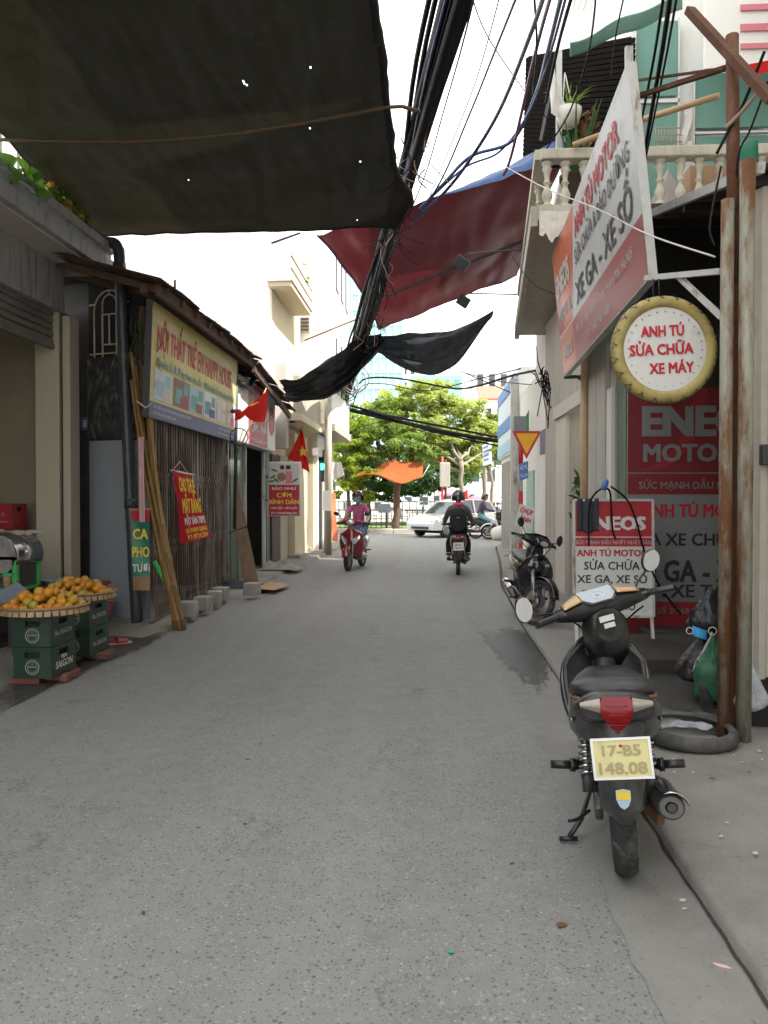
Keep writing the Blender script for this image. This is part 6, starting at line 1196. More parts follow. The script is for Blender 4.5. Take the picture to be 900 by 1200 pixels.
# two sagging black nets farther down the street
def drape(name, top, bot, Y0, Y1, label, nu=40, nv=14, fold=10):
    T, B = smooth_path([PY(x, y, Y0 + (Y1-Y0)*i/(len(top)-1)) for i, (x, y) in enumerate(top)], 8), smooth_path([PY(x, y, Y0 + (Y1-Y0)*i/(len(bot)-1)) for i, (x, y) in enumerate(bot)], 8)
    def at(L_, u): k = u*(len(L_)-1); i = min(int(k), len(L_)-2); return L_[i]*(1-(k-i)) + L_[i+1]*(k-i)
    m = MB(); m.grid(lambda u, v: at(T, u)*(1-v) + at(B, u)*v + Vector((0, 0.22*math.sin(fold*v*2 + 3*u) + 0.3*math.sin(math.pi*v) + 0.12*nz(u*4, v*9), 0.05*nz(u*7, v*7))), nu, nv); return tag(m.build(name, 'shade_net_far', normals=False), label, 'shade net')
drape('sagging_net', [(327,446),(352,440),(385,418),(418,398),(447,394)], [(334,468),(352,470),(384,466),(412,448),(452,400)], 15.7, 17.6, 'black net drooping from the cream house to the cable bundle', fold=14)
drape('sagging_net', [(436,396),(470,389),(510,388),(545,380),(578,366)], [(444,414),(470,430),(505,438),(535,424),(578,368)], 18.5, 18.0, 'black net sagging from the cable bundle toward the balcony side', fold=6)
m = MB(); m.tube([PY(578,367,18.0), PY(610,340,15.0)], 0.006, 5); tag(m.build('tie_cord', 'rope_white'), 'thin cord tying the sagging net to the balcony', 'cord')
# floodlights on arms
for (x, y, Y, ax, ay, aY, lb) in ((541,308,12.5,612,292,12.0,'upper floodlight on an arm below the red tarpaulin'),(543,353,15.0,606,345,14.6,'lower floodlight on a thin arm under the tarpaulin edge'),(613,440,20.0,628,440,19.0,'small floodlight on the white house corner')):
    t = empty('floodlight', tuple(PY(x,y,Y)), lb, 'lamp'); c = PY(x, y, Y); m = MB(); m.box(-0.11,0.11,-0.05,0.05,-0.09,0.09); m.xf(Matrix.Translation(c) @ Matrix.Rotation(0.6, 4, 'Y') @ Matrix.Rotation(0.5, 4, 'X')); m.build('housing', 'dark_steel', t, bevel=0.012)
    m = MB(); m.box(-0.095,0.095,-0.054,-0.05,-0.075,0.075); m.xf(Matrix.Translation(c) @ Matrix.Rotation(0.6, 4, 'Y') @ Matrix.Rotation(0.5, 4, 'X')); m.build('glass', 'window_dark', t)
    m = MB(); m.tube([c+Vector((0,0,0.09)), c+Vector((0.1,0,0.14)), PY(ax,ay,aY)], 0.012, 6); m.build('arm', 'dark_steel', t)
# ================================================================== CABLES
def cable(pts, r, mt, name, label=None, parent=None, k=8, n=5):
    m = MB(); m.tube(smooth_path(pts, k), r, n); o = m.build(name, mt, parent)
    if label: tag(o, label, 'cable')
    return o
A0, A1 = Vector((1.74,-4.0,5.55)), Vector((-2.95,27.0,4.75))
def axis(f): 
    p = A0 + (A1-A0)*f; p.z -= 0.05*math.sin(math.pi*f); return p
bd = empty('cable_bundle', tuple(axis(1)), 'thick sagging bundle of black utility cables running down the street', 'cable bundle')
rg = random.Random(11)
for i in range(56):
    ph, q = rg.random()*6.28, rg.random(); sp_ = 0.15; pts = []
    ox, oz = rg.gauss(0,0.055), rg.gauss(0,0.08)
    for k in range(15):
        f = k/14; knot = 0.35 if k in (6,7) else 1.0; wob = 0.03*nz(i*7.1, k*0.8)
        drop = 0.28*abs(rg.gauss(0,0.35)) if 0.5 < f < 0.95 else 0.0
        d = (0.8 + 0.5*f)*knot
        pts.append(axis(f) + Vector((ox*d + wob, 0, oz*d + 0.03*nz(i*3.7, k*0.9+9) - drop)))
    r_ = rg.choice((0.011,0.014,0.018,0.024)) if i > 11 else 0.052
    if i <= 11: pts = [axis(k/14)+Vector((ox*0.8, 0, oz*0.9)) + Vector((0.03*nz(i*7.1,k*0.8),0,0.03*nz(i*2.1,k*0.7))) for k in range(15)]
    cable(pts, r_, 'cable_blue' if i % 9 == 0 else 'cable_black', 'cable', None, bd, 5, 5)
# loose ends and frayed fringe hanging off the bundle
for i in range(120):
    f = rg.uniform(0.40,0.92); p = axis(f) + Vector((rg.gauss(0.02,0.10), rg.gauss(0,0.2), -0.08)); l = rg.uniform(0.1,0.55)*(1.3 if rg.random() < 0.2 else 0.8); pts = [p, p+Vector((rg.gauss(0,0.10), 0, -l*0.5)), p+Vector((rg.gauss(0.03,0.14), 0, -l))]
    cable(pts, 0.0045+0.003*rg.random(), rg.choice(('fringe','cable_black','cable_black','wire_tan')), 'loose_end', None, bd, 4, 4)
for i in range(7):   # coils near the far end
    c = axis(0.80+0.02*i) + Vector((rg.gauss(0,0.1),0,-0.35-0.1*rg.random())); m = MB(); m.torus(c, 0.22+0.12*rg.random(), 0.014, (rg.gauss(0.3,0.2),1,rg.gauss(0,0.2)), 22, 5); m.build('coil', rg.choice(('cable_black','fringe')), bd)
J = axis(0.45)
single = [([(648,-40,5.0),(622,40,6.5),(580,140,8.5),(530,215,9.6),(482,262,10.6)], 0.020, 'cable_blue', 'thick blue cable slanting down to the bundle'),
 ([(612,-20,5.5),(580,60,7),(552,130,8.6),(515,215,9.8),(476,272,10.8)], 0.011, 'cable_blue', 'thinner blue cable beside the thick one'),
 ([(560,-20,5.5),(540,60,7),(520,130,8.6),(500,200,9.8),(478,255,10.6)], 0.008, 'cable_black', 'thin dark cable hugging the bundle above the tarpaulin'),
 ([(590,-20,6),(556,100,8),(520,190,9.6),(500,240,10.4)], 0.006, 'cable_blue', 'fine blue wire fanning from the bundle'),
 ([(548,-20,6),(570,40,7.5),(610,100,9),(650,150,10.2)], 0.006, 'cable_black', 'fine wire crossing toward the slatted screen'),
 ([(662,-20,6.5),(642,60,8),(628,110,9.2),(600,165,9.8),(552,183,10.2),(520,215,10.4),(492,245,10.8)], 0.022, 'cable_blue', 'looping blue cable sagging past the blue tarpaulin'),
 ([(668,-20,6.5),(640,80,8.4),(618,135,9.4),(585,178,10),(545,196,10.3),(505,232,10.6)], 0.014, 'cable_blue', 'lower looping cable beside the blue tarpaulin'),
 ([(625,-20,6.0),(629,60,7.6),(624,110,9.2)], 0.010, 'cable_black', 'short dark cable above the looping cables'),
 ([(650,-20,6.5),(628,60,8.2),(600,180,10),(590,205,10.4)], 0.020, 'conduit', 'dull pink conduit among the cables near the screen'),
 ([(675,-20,6.4),(655,50,8),(640,120,9.4)], 0.018, 'cable_black', 'dark cable running behind the slatted screen'),
 ([(700,-20,7),(690,60,8.5),(668,130,9.5),(640,175,9.7)], 0.010, 'cable_black', 'dark wire drooping to the balcony rail end'),
 ([(788,-20,4.6),(776,60,5.4),(762,140,6.4),(752,200,7.2),(748,230,7.8)], 0.016, 'cable_black', 'thick black cable dropping behind the big sign'),
 ([(780,-20,4.7),(766,70,5.5),(752,140,6.4),(742,190,7.2)], 0.010, 'cable_black', 'thinner black cable beside the one behind the big sign'),
 ([(796,-20,4.6),(782,60,5.4),(768,130,6.3),(756,190,7.2)], 0.008, 'cable_black', 'outer black cable dropping to the balustrade'),
 ([(735,-20,6),(722,40,7),(716,90,8)], 0.007, 'cable_black', 'fine cable crossing the teal awning'),
 ([(590,194,9.6),(640,221,8.0),(700,245,6.6),(760,275,5.6),(838,301,4.9)], 0.006, 'rope_white', 'white cord strung from the tarpaulin to the rusty mast'),
 ([(600,300,12),(622,330,11),(650,345,10.3)], 0.006, 'cable_black', 'thin wire looping below the balcony slab'),
 ([(845,195,5.0),(836,240,4.9),(832,270,4.85),(838,288,4.8)], 0.007, 'cable_black', 'loop of wire hanging at the mast below the rail'),
 ([(900,95,4.6),(880,150,4.7),(866,180,4.75),(864,230,4.78),(882,300,4.8),(868,352,4.8),(864,400,4.8),(880,452,4.8)], 0.006, 'cable_black', 'black wire hanging down the corrugated fence'),
 ([(896,60,4.6),(872,120,4.75),(858,145,4.78),(840,180,4.8)], 0.009, 'cable_black', 'black wire wrapped round the mast'),
 ([(886,110,4.7),(868,132,4.74),(850,150,4.78)], 0.012, 'wire_tan', 'tan wire knotted on the mast'),
 # across the far end
 ([(400,478,26.8),(450,490,26.6),(520,506,26.2),(585,517,25.8),(640,520,25.0)], 0.07, 'cable_black', 'heavy cable crossing the street end before the trees'),
 ([(400,472,26.8),(450,486,26.6),(520,500,26.2),(590,514,25.8)], 0.04, 'cable_black', 'second cable crossing just above the heavy one'),
 ([(402,482,26.9),(440,484,26.6),(500,504,26.2),(590,524,25.8)], 0.03, 'cable_black', 'lowest cable crossing the street end'),
 ([(420,450,26),(432,443,25.5),(470,444,25),(530,455,24),(560,452,22),(600,440,20),(640,432,16.6)], 0.03, 'cable_black', 'cable bending from the bundle to the white house corner'),
 ([(415,470,26),(425,452,25.5),(452,450,25),(500,458,25),(560,444,23),(610,432,18)], 0.015, 'cable_black', 'thinner cable following the bend to the white house'),
 ([(440,412,22),(520,430,21),(580,446,20),(640,452,16.6)], 0.010, 'cable_black', 'straight thin wire from the sagging net to the white house'),
 ([(540,435,22),(580,452,21),(612,466,20)], 0.014, 'cable_black', 'short cable slanting toward the corner shop'),
 ([(335,446,17),(345,452,17.5),(360,462,18)], 0.010, 'rope_white', 'pale wires tangled at the corner of the cream house'),
 ([(350,505,18),(372,485,20),(400,455,24)], 0.008, 'cable_black', 'thin wire from the flag to the utility pole')]
for pts, r_, mt, lb in single: cable([PY(x, y, Y) for x, y, Y in pts], r_, mt, 'overhead_cable', lb)
for i in range(8): # junction tangle on the white house corner
    pass
tg = empty('wire_tangle', tuple(PY(638,440,12.9)), 'tangle of dark wires bolted to the white house corner', 'wires')
for i in range(16): cable([PY(636+rg.gauss(0,5), 436+rg.gauss(0,10), 12.5), PY(638+rg.gauss(0,5), 446+rg.gauss(0,12), 12.5), PY(641+rg.gauss(0,4), 470+rg.gauss(0,22), 12.5)], 0.008, 'cable_black', 'wire', None, tg, 4, 4)
tg = empty('insulator_rack', tuple(PY(330,455,17)), 'pale insulator rack with wires on the cream house corner', 'bracket')
for i in range(5): m = MB(); c = PY(327+4*nz(i*7), 440+7*i, 16.9); m.lathe([(0.03,0),(0.06,0.03),(0.03,0.06),(0.06,0.09),(0.03,0.12)], 10, c); m.build('insulator', 'pot_white', tg)
m = MB(); m.bar(PY(320,436,16.95), PY(322,478,16.95), 0.05, 0.05, up=(0,1,0)); m.bar(PY(318,445,16.95), PY(332,434,16.9), 0.03, 0.03); m.build('rack', 'white_steel', tg)
# ================================================================== MOTORBIKES (local: x right, y forward, rear axle over the origin)
def wheel(m_name, par, c, rad, width, axM=None, rim_r=0.225, spokes=True, disc=False, tread=True, rimm='alloy'):
    """tyre > rim, hub; c axle centre"""
    k = rad/0.29; n = 144; rings = []
    M2 = Matrix.Identity(3) if axM is None else axM
    pf = [(0.222,-0.022),(0.245,-0.036),(0.268,-0.036),(0.284,-0.024),(0.290,-0.010),(0.2905,0.0),(0.290,0.010),(0.284,0.024),(0.268,0.036),(0.245,0.036),(0.222,0.022)]
    for i in range(n):
        a = 2*math.pi*i/n; ring = []
        for j, (r_, x) in enumerate(pf):
            g_ = 0.0
            if tread and j in (2,3,4,6,7,8) and (i + abs(j-5)*1.5 + (4 if x > 0 else 0)) % 8 < 2: g_ = -0.008
            if tread and j == 5: g_ = -0.003
            r2 = (r_+g_)*k; ring.append(Vector(c) + M2 @ Vector((x*width/0.072, r2*math.cos(a), r2*math.sin(a))))
        rings.append(ring)
    rings.append(rings[0]); m = MB(); m.loft(rings, caps=False, closed=False, smooth=False); w_ = m.build(m_name, 'tyre', par)
    m = MB(); rr = rim_r*k; rings = []
    for i in range(49):
        a = 2*math.pi*i/48; rings.append([Vector(c) + M2 @ Vector((x, r_*math.cos(a), r_*math.sin(a))) for r_, x in ((rr,-0.022),(rr+0.006,-0.026),(rr+0.004,0.0),(rr+0.006,0.026),(rr,0.022),(rr-0.012,0.012),(rr-0.012,-0.012))])
    m.loft(rings, caps=False); m.build('rim', rimm, w_)
    m = MB(); m.lathe([(0.02,-0.06),(0.055*k,-0.045),(0.06*k,-0.02),(0.05*k,0.0),(0.06*k,0.02),(0.055*k,0.045),(0.02,0.06)], 18, (0,0,0), (1,0,0)); m.v = [Vector(c) + M2 @ p for p in m.v]
    if spokes == 'alloy':
        for i in range(5):
            a = 2*math.pi*i/5; d = Vector((0, math.cos(a), math.sin(a))); b = len(m.v); m.bar(d*0.03, d*(rr-0.005), 0.035, 0.022, up=(1,0,0)); m.xf(Matrix.Translation(c) @ M2.to_4x4(), b)
    elif spokes:
        for i in range(28):
            a = 2*math.pi*i/28; e = a + (0.5 if i % 2 else -0.5); x = 0.03*(1 if i % 4 < 2 else -1); b = len(m.v); m.tube([(x, 0.045*math.cos(e), 0.045*math.sin(e)), (0, (rr-0.01)*math.cos(a), (rr-0.01)*math.sin(a))], 0.0022, 4); m.xf(Matrix.Translation(c) @ M2.to_4x4(), b)
    m.build('hub', 'alloy', w_)
    if disc:
        m = MB(); rings = []
        for i in range(41):
            a = 2*math.pi*i/40; rings.append([Vector(c) + M2 @ Vector((x, r_*math.cos(a), r_*math.sin(a))) for r_, x in ((0.065,0.058),(0.11,0.058),(0.11,0.062),(0.065,0.062))])
        m.loft(rings, caps=False, smooth=False); m.build('brake_disc', 'chrome', w_)
    return w_
def spring(c0, c1, r_, turns, wire=0.006):
    c0, c1 = Vector(c0), Vector(c1); d = (c1-c0); M2 = d.to_track_quat('Z', 'Y').to_matrix(); n = turns*10; return [c0 + d*(i/n) + M2 @ Vector((r_*math.cos(2*math.pi*i/10), r_*math.sin(2*math.pi*i/10), 0)) for i in range(n+1)]
def motorbike(name, label, body='black_paint', tail='grey_plastic', steer=0.0, detail=True, plate=None, group=None, front_lamp=True, trim='gold_trim', box=None, shield=None, stand=True):
    B = empty(name, (0,0,0), label, 'motorbike', group); shield = shield or body
    FA, HD = Vector((0,1.235,0.29)), Vector((0,0.935,0.90)); ax = (HD-FA).normalized()
    SM = Matrix.Translation(HD) @ Matrix.Rotation(steer, 4, ax) @ Matrix.Translation(-HD); S3 = SM.to_3x3()
    wheel('rear_wheel', B, (0,0,0.29), 0.29, 0.085, spokes=True); wheel('front_wheel', B, SM @ FA, 0.28, 0.07, axM=S3, disc=True)
    # swing arm, chain case, shocks
    m = MB()
    for s in (-1,1): m.bar((s*0.075,0.0,0.29),(s*0.075,0.46,0.31),0.025,0.045); m.tube([(s*0.05,0,0.29),(s*0.10,0,0.29)],0.018,8)
    m.build('swing_arm', 'dark_steel', B)
    m = MB(); m.prism([(-0.10,-0.08,0.29),(-0.10,-0.05,0.35),(-0.10,0.45,0.37),(-0.10,0.50,0.30),(-0.10,0.45,0.25),(-0.10,-0.05,0.23)], (0.035,0,0)); m.build('chain_case', 'grey_plastic', B, bevel=0.012)
    for s in (-1,1):
        a, b = Vector((s*0.115,-0.02,0.34)), Vector((s*0.112,0.07,0.67)); sh_ = MB(); sh_.tube([a,b],0.013,8); so = sh_.build('shock_absorber', 'alloy', B)
        m = MB(); m.tube(spring(a+(b-a)*0.22, b-(b-a)*0.06, 0.026, 9), 0.0065, 5); m.build('spring', 'chrome', so); m = MB(); m.tube([a,a+(b-a)*0.25],0.022,8); m.build('damper', 'dark_steel', so)
    # engine
    m = MB(); m.loft([sring(y, w_, zb, zt, 12, 3) for y, w_, zb, zt in ((0.42,0.07,0.26,0.36),(0.48,0.11,0.21,0.40),(0.62,0.115,0.19,0.40),(0.72,0.10,0.20,0.37),(0.76,0.06,0.24,0.34))]); m.build('crankcase', 'alloy', B)
    m = MB()
    for k in range(7): m.loft([sring(0.76+0.035*k, 0.075, 0.235+0.004*k, 0.355+0.004*k, 10, 4), sring(0.778+0.035*k, 0.075, 0.235+0.004*k, 0.355+0.004*k, 10, 4)], smooth=False)
    m.loft([sring(0.75, 0.055, 0.25, 0.34, 10, 3), sring(1.0, 0.055, 0.28, 0.36, 10, 3)]); m.build('cylinder', 'alloy', B)
    # exhaust on the right side
    mf = MB(); a, b = Vector((0.165,-0.26,0.365)), Vector((0.145,0.33,0.255)); d = (b-a).normalized()
    mf.tube([b+d*0.10, b, b-d*0.06, a+d*0.06, a+d*0.012, a], [0.02,0.038,0.047,0.050,0.048,0.040], 18); mo = mf.build('muffler', 'muffler_grey', B)
    m = MB(); m.tube([a-d*0.002, a-d*0.014], [0.022,0.016], 12); m.build('outlet', 'black_plastic', mo)
    m = MB(); up_ = Vector((0,0.18,1)).normalized(); sd2 = d.cross(up_).normalized(); m.grid(lambda u, v: a + d*(-0.03+0.40*v) + (up_*math.cos(-0.5+1.9*u) + sd2*math.sin(-0.5+1.9*u)*(1))*(0.060-0.004*math.sin(3*v)), 8, 8); m.build('heat_shield', 'chrome', mo, solid=0.003)
    m = MB(); m.tube(smooth_path([b+d*0.08, (0.13,0.5,0.20),(0.10,0.75,0.19),(0.05,0.95,0.24),(0.03,0.98,0.30)]), 0.016, 8); m.build('exhaust_pipe', 'rust_brown', B)
    # tail body under the seat
    m = MB(); m.loft([sring(y, w_, zb, zt, 20, 2.6) for y, w_, zb, zt in ((0.66,0.05,0.48,0.66),(0.55,0.11,0.43,0.70),(0.35,0.15,0.44,0.73),(0.12,0.168,0.50,0.755),(-0.08,0.17,0.56,0.775),(-0.20,0.162,0.64,0.80),(-0.29,0.145,0.695,0.812),(-0.335,0.12,0.73,0.80))]); m.build('tail_body', tail, B)
    m = MB(); m.loft([sring(y, w_, zb, zt, 20, 3.2) for y, w_, zb, zt in ((0.68,0.055,0.66,0.70),(0.60,0.10,0.67,0.745),(0.35,0.13,0.71,0.775),(0.10,0.15,0.735,0.80),(-0.08,0.156,0.755,0.835),(-0.17,0.148,0.77,0.845),(-0.225,0.12,0.785,0.835),(-0.24,0.07,0.80,0.82))]); m.build('seat', 'seat_vinyl', B)
    m = MB(); m.tube(smooth_path([(-0.142,0.05,0.75),(-0.150,-0.10,0.768),(-0.128,-0.225,0.783),(-0.05,-0.262,0.79),(0.05,-0.262,0.79),(0.128,-0.225,0.783),(0.150,-0.10,0.768),(0.142,0.05,0.75)]), 0.008, 8); m.build('grab_rail', 'rust_brown' if trim == 'gold_trim' else 'alloy', B)
    # tail light cluster, bulging rearwards
    def lens(fx, fz, nu, nv): 
        g = MB(); g.grid(lambda u, v: Vector((fx(u, v), -0.355 - 0.028*math.cos((fx(u,v))*9) - 0.012*math.sin(math.pi*v) + 0.06*(fz(u,v)-0.70)*0.4, fz(u, v)+0.065)), nu, nv); return g
    lens(lambda u, v: (-1+2*u)*(0.012+0.044*math.sin(math.pi*(0.12+0.60*v))), lambda u, v: 0.628+0.132*v - 0.02*(1-v)*(2*u-1)**2*-1.2, 10, 8).build('tail_light', 'lens_red', B)
    for s in (-1,1): lens(lambda u, v: s*(0.054+0.068*u), lambda u, v: 0.700+0.030*u*0.6+(0.055-0.035*u)*v, 8, 5).build('indicator', 'lens_clear', B)
    m = MB(); m.loft([sring(y, w_, zb, zt, 20, 2.4) for y, w_, zb, zt in ((-0.30,0.132,0.71,0.835),(-0.345,0.132,0.715,0.832),(-0.36,0.124,0.73,0.82))]); m.build('lamp_housing', 'black_plastic', B)
    # rear mudguard
    def mg(u, v):   # v from top to bottom
        path = [Vector((0,-0.325,0.73)), Vector((0,-0.36,0.64)), Vector((0,-0.387,0.53)), Vector((0,-0.388,0.41)), Vector((0,-0.365,0.345))]; k = v*(len(path)-1); i = min(int(k), 3); p = path[i]*(1-(k-i)) + path[i+1]*(k-i)
        w_ = 0.095 - 0.028*v - 0.03*max(0, v-0.85)/0.15; a = (u-0.5)*2; return p + Vector((w_*a, 0.06*abs(a)**2.2*(0.8+0.4*v), 0.008*(1-a*a)*(1 if v > 0.9 else 0)*-1))
    m = MB(); m.grid(mg, 14, 20); mgd = m.build('rear_mudguard', 'grey_plastic', B, solid=0.006)
    m = MB(); m.grid(lambda u, v: Vector(((u-0.5)*0.13, 0.33*math.cos(0.4+1.9*v)*1.0, 0.29+0.335*math.sin(0.4+1.9*v))), 6, 16); m.build('inner_fender', 'black_plastic', B, solid=0.005)
    if detail:
        sc_p = [(-0.027,0.034),(0.0,0.040),(0.027,0.034),(0.027,0.0),(0.016,-0.026),(0.0,-0.038),(-0.016,-0.026),(-0.027,0.0)]
        def onm(px, pz): return Vector((px, -0.3935 - 0.003 + 0.10*max(0, 0.42-pz) , pz))
        for s, mt, off in ((1.0,'plate_border',0.0),(0.86,'print_blue',0.0012)):
            m = MB(); m.prism([onm(x*s*0.9, 0.445+z*s) + Vector((0,-off,0)) for x, z in sc_p], (0,-0.001,0)); m.build('shield_sticker', mt, mgd)
        m = MB(); m.prism([onm(x*0.86*0.9, 0.445+z*0.86) + Vector((0,-0.0026,0)) for x, z in sc_p[:4] + [(-0.027,0.0)]], (0,-0.001,0)); m.build('shield_sticker', 'ink_yellow', mgd)
    if plate:
        tilt = 0.12; PM = Matrix.Translation((0.004,-0.415,0.605)) @ Matrix.Rotation(R(-8), 4, 'X') @ Matrix.Rotation(R(-2), 4, 'Y')
        m = MB(); m.box(-0.095,0.095,0,0.003,-0.07,0.07); m.xf(PM); po = m.build('licence_plate', plate[2], B)
        m = MB()
        for x0,x1,z0,z1 in ((-0.099,0.099,0.066,0.075),(-0.099,0.099,-0.075,-0.066),(-0.099,-0.090,-0.0655,0.0655),(0.090,0.099,-0.0655,0.0655)): m.box(x0,x1,-0.005,0.004,z0,z1)
        m.xf(PM); m.build('plate_border', 'plate_border', po)
        if plate[0]: 
            X_, U_ = PM.to_3x3() @ Vector((1,0,0)), PM.to_3x3() @ Vector((0,0,1))
            text(plate[0], plate[3], po, PM @ Vector((0.0,-0.002,0.030)), X_, U_, 0.125, 0.040, 0.03); text(plate[1], plate[3], po, PM @ Vector((0,-0.002,-0.034)), X_, U_, 0.155, 0.044, 0.03)
            m = MB(); m.lathe([(0.006,0),(0.006,0.001)], 10, PM @ Vector((0.0,-0.002,0.045)), (0,-1,0)); m.build('stamp', 'ink_red', po)
        m = MB(); m.bar((0,-0.400,0.58),(0,-0.36,0.60),0.05,0.05); m.build('plate_bracket', 'black_plastic', B)
    # centre body and leg shields
    m = MB(); m.loft([sring(y, w_, zb, zt, 16, 2.4) for y, w_, zb, zt in ((0.48,0.075,0.42,0.66),(0.62,0.07,0.40,0.61),(0.76,0.06,0.42,0.62),(0.88,0.06,0.48,0.76),(0.97,0.05,0.60,0.90))]); m.build('centre_body', 'black_plastic', B)
    def ls(u, v):
        a = (u-0.5)*2; w_ = 0.205*(0.40+0.64*math.sin(math.pi*(0.10+0.58*v))); top = 0.86-0.16*abs(a)**2.2; z = 0.30 + (top-0.30)*v
        return Vector((w_*a, 1.02 - 0.10*abs(a)**1.6 - 0.17*(1-v)**1.3 + 0.02*math.sin(3*v), z))
    m = MB(); m.grid(ls, 20, 18); m.build('leg_shield', shield, B, solid=0.012)
    m = MB(); m.grid(lambda u, v: ls(0.04+0.92*u, 0.06+0.90*v) + Vector((0,-0.03,0)), 16, 12); m.build('inner_shield', 'black_plastic', B, solid=0.004)
    m = MB(); p = ls(0.62,0.80)+Vector((0,-0.03,0)); m.prism([p+Vector((0.02*math.cos(q),0,0.034*math.sin(q))) for q in [2*math.pi*k/14 for k in range(14)]], (0,-0.004,0)); m.build('key_lock', 'alloy', B)
    m = MB(); m.loft([sring(y, w_, zb, zt, 16, 2.4) for y, w_, zb, zt in ((0.98,0.13,0.56,0.80),(1.04,0.12,0.58,0.80),(1.10,0.075,0.62,0.76),(1.125,0.03,0.66,0.72))]); m.build('front_cowl', body, B)
    # pegs, stand, kick
    for s in (-1,1):
        m = MB(); m.bar((s*0.06,0.28,0.35),(s*0.13,0.20,0.33),0.03,0.03); m.tube([(s*0.10,0.55,0.265),(s*0.24,0.56,0.27)],0.018,10); m.build('footrest', 'black_plastic', B)
        m = MB(); m.bar((s*0.09,0.30,0.38),(s*0.165,0.10,0.415),0.022,0.04); m.tube([(s*0.155,0.10,0.415),(s*0.255,0.085,0.425)],0.019,10); m.tube([(s*0.16,0.10,0.415),(s*0.18,0.098,0.417)],0.03,10); m.build('pillion_peg', 'black_plastic', B)
    m = MB(); m.tube([(-0.09,0.50,0.22),(-0.155,0.30,0.10),(-0.21,0.24,0.04)],0.011,8); m.tube([(-0.175,0.24,0.035),(-0.25,0.235,0.035)],0.012,6); m.tube([(-0.12,0.30,0.14),(-0.17,0.14,0.16),(-0.20,0.10,0.17)],0.008,6); (m.build('side_stand', 'black_plastic', B) if stand else None)
    m = MB(); m.tube([(0.12,0.52,0.30),(0.15,0.40,0.36),(0.17,0.26,0.37)],0.010,8); m.build('kick_lever', 'alloy', B)
    m = MB(); m.bar((0.085,0.05,0.28),(0.14,-0.08,0.25),0.03,0.05); m.bar((0.06,-0.02,0.36),(0.10,0.02,0.24),0.02,0.03); m.build('brake_arm', 'rust_brown', B)
    if detail:
        for s in (-1,1):
            m = MB(); m.grid(lambda u, v: Vector((s*(0.128+0.030*math.sin(math.pi*(0.35+0.5*u))+0.012), 0.45-0.72*u, 0.60+0.10*u+0.018*v-0.02*math.sin(math.pi*u))), 14, 2); m.build('side_moulding', 'alloy', B, solid=0.004)
            m = MB(); m.tube(smooth_path([(s*0.20,0.87,0.99),(s*0.15,0.97,0.93),(s*0.06,1.02,0.82),(s*0.05,0.98,0.66)]), 0.005, 6); m.build('control_cable', 'cable_black', B)
            m = MB(); m.lathe([(0.009,0),(0.009,0.006),(0.004,0.008)], 8, (s*0.115,-0.03,0.345), (s,0,0)); m.build('bolt', 'chrome', B)
        for z in (0.72,0.755,0.79): m = MB(); m.grid(lambda u, v: Vector(((u-0.5)*0.085, -0.3975+0.012*(2*u-1)**2+0.0, z+0.004*v)), 8, 1); m.build('lens_rib', 'lens_red', B, solid=0.002)
    # steering assembly
    m = MB()
    for s in (-1,1): m.tube([Vector((s*0.075,0,0))+FA, Vector((s*0.075,0,0))+FA+(HD-FA)*0.55],[0.022,0.026],10); m.tube([Vector((s*0.075,0,0))+FA+(HD-FA)*0.45, Vector((s*0.06,0,0))+FA+(HD-FA)*0.8],0.019,10)
    m.bar(FA+(HD-FA)*0.78+Vector((-0.09,0,0)), FA+(HD-FA)*0.78+Vector((0.09,0,0)), 0.05, 0.04); m.xf(SM); m.build('fork', 'alloy', B)
    m = MB(); m.box(0.05,0.075,1.13,1.19,0.30,0.40); m.xf(SM); m.build('brake_caliper', 'gold_trim', B, bevel=0.006)
    m = MB(); m.grid(lambda u, v: Vector(((u-0.5)*0.125*(1-0.3*abs(v-0.45)), 1.235+ (0.325-0.03*abs(2*u-1)**2)*math.cos(0.30+1.95*v), 0.29 + (0.325-0.03*abs(2*u-1)**2)*math.sin(0.30+1.95*v))), 8, 18); m.xf(SM); m.build('front_mudguard', body, B, solid=0.006)
    hb = MB(); hp = [(-0.345,0.80,1.005),(-0.22,0.845,1.01),(-0.13,0.90,0.985),(0,0.915,0.97),(0.13,0.90,0.985),(0.22,0.845,1.01),(0.345,0.80,1.005)]
    hb.tube(smooth_path(hp, 5), 0.012, 8); hb.xf(SM); hbo = hb.build('handlebar', 'dark_steel', B)
    m = MB(); rings = []
    for x, y, zc, hy, hz in ((-0.235,0.85,1.005,0.028,0.030),(-0.17,0.875,1.0,0.045,0.045),(-0.10,0.895,1.0,0.065,0.062),(0,0.905,1.0,0.08,0.075),(0.10,0.895,1.0,0.065,0.062),(0.17,0.875,1.0,0.045,0.045),(0.235,0.85,1.005,0.028,0.030)): rings.append([Vector((x, y+0.015+hy*math.cos(q), zc+hz*math.sin(q))) for q in [2*math.pi*k/14 for k in range(14)]])
    m.loft(rings); m.xf(SM); cw = m.build('handlebar_cowl', 'black_plastic', B)
    def top(u, v): # instrument face, sloping toward the rider
        return Vector(((u-0.5)*0.2, 0.845+0.085*v, 1.032+0.048*v))
    m = MB(); hexa = [(-0.105,0.55),(-0.085,1.0),(0.085,1.0),(0.105,0.55),(0.05,-0.05),(-0.05,-0.05)]
    def ip(x, v): return Vector((x, 0.842+0.085*v, 1.026+0.055*v))
    m.prism([ip(x*1.14, v*1.12-0.06) for x, v in hexa], Vector((0,-0.004,0.006))*1.0); m.xf(SM); m.build('meter_bezel', 'black_plastic', cw)
    m = MB(); m.prism([ip(x, v) + Vector((0,-0.0055,0.0085)) for x, v in hexa], Vector((0,-0.0005,0.001))); m.xf(SM); ig = m.build('meter_glass', 'meter_glass', cw)
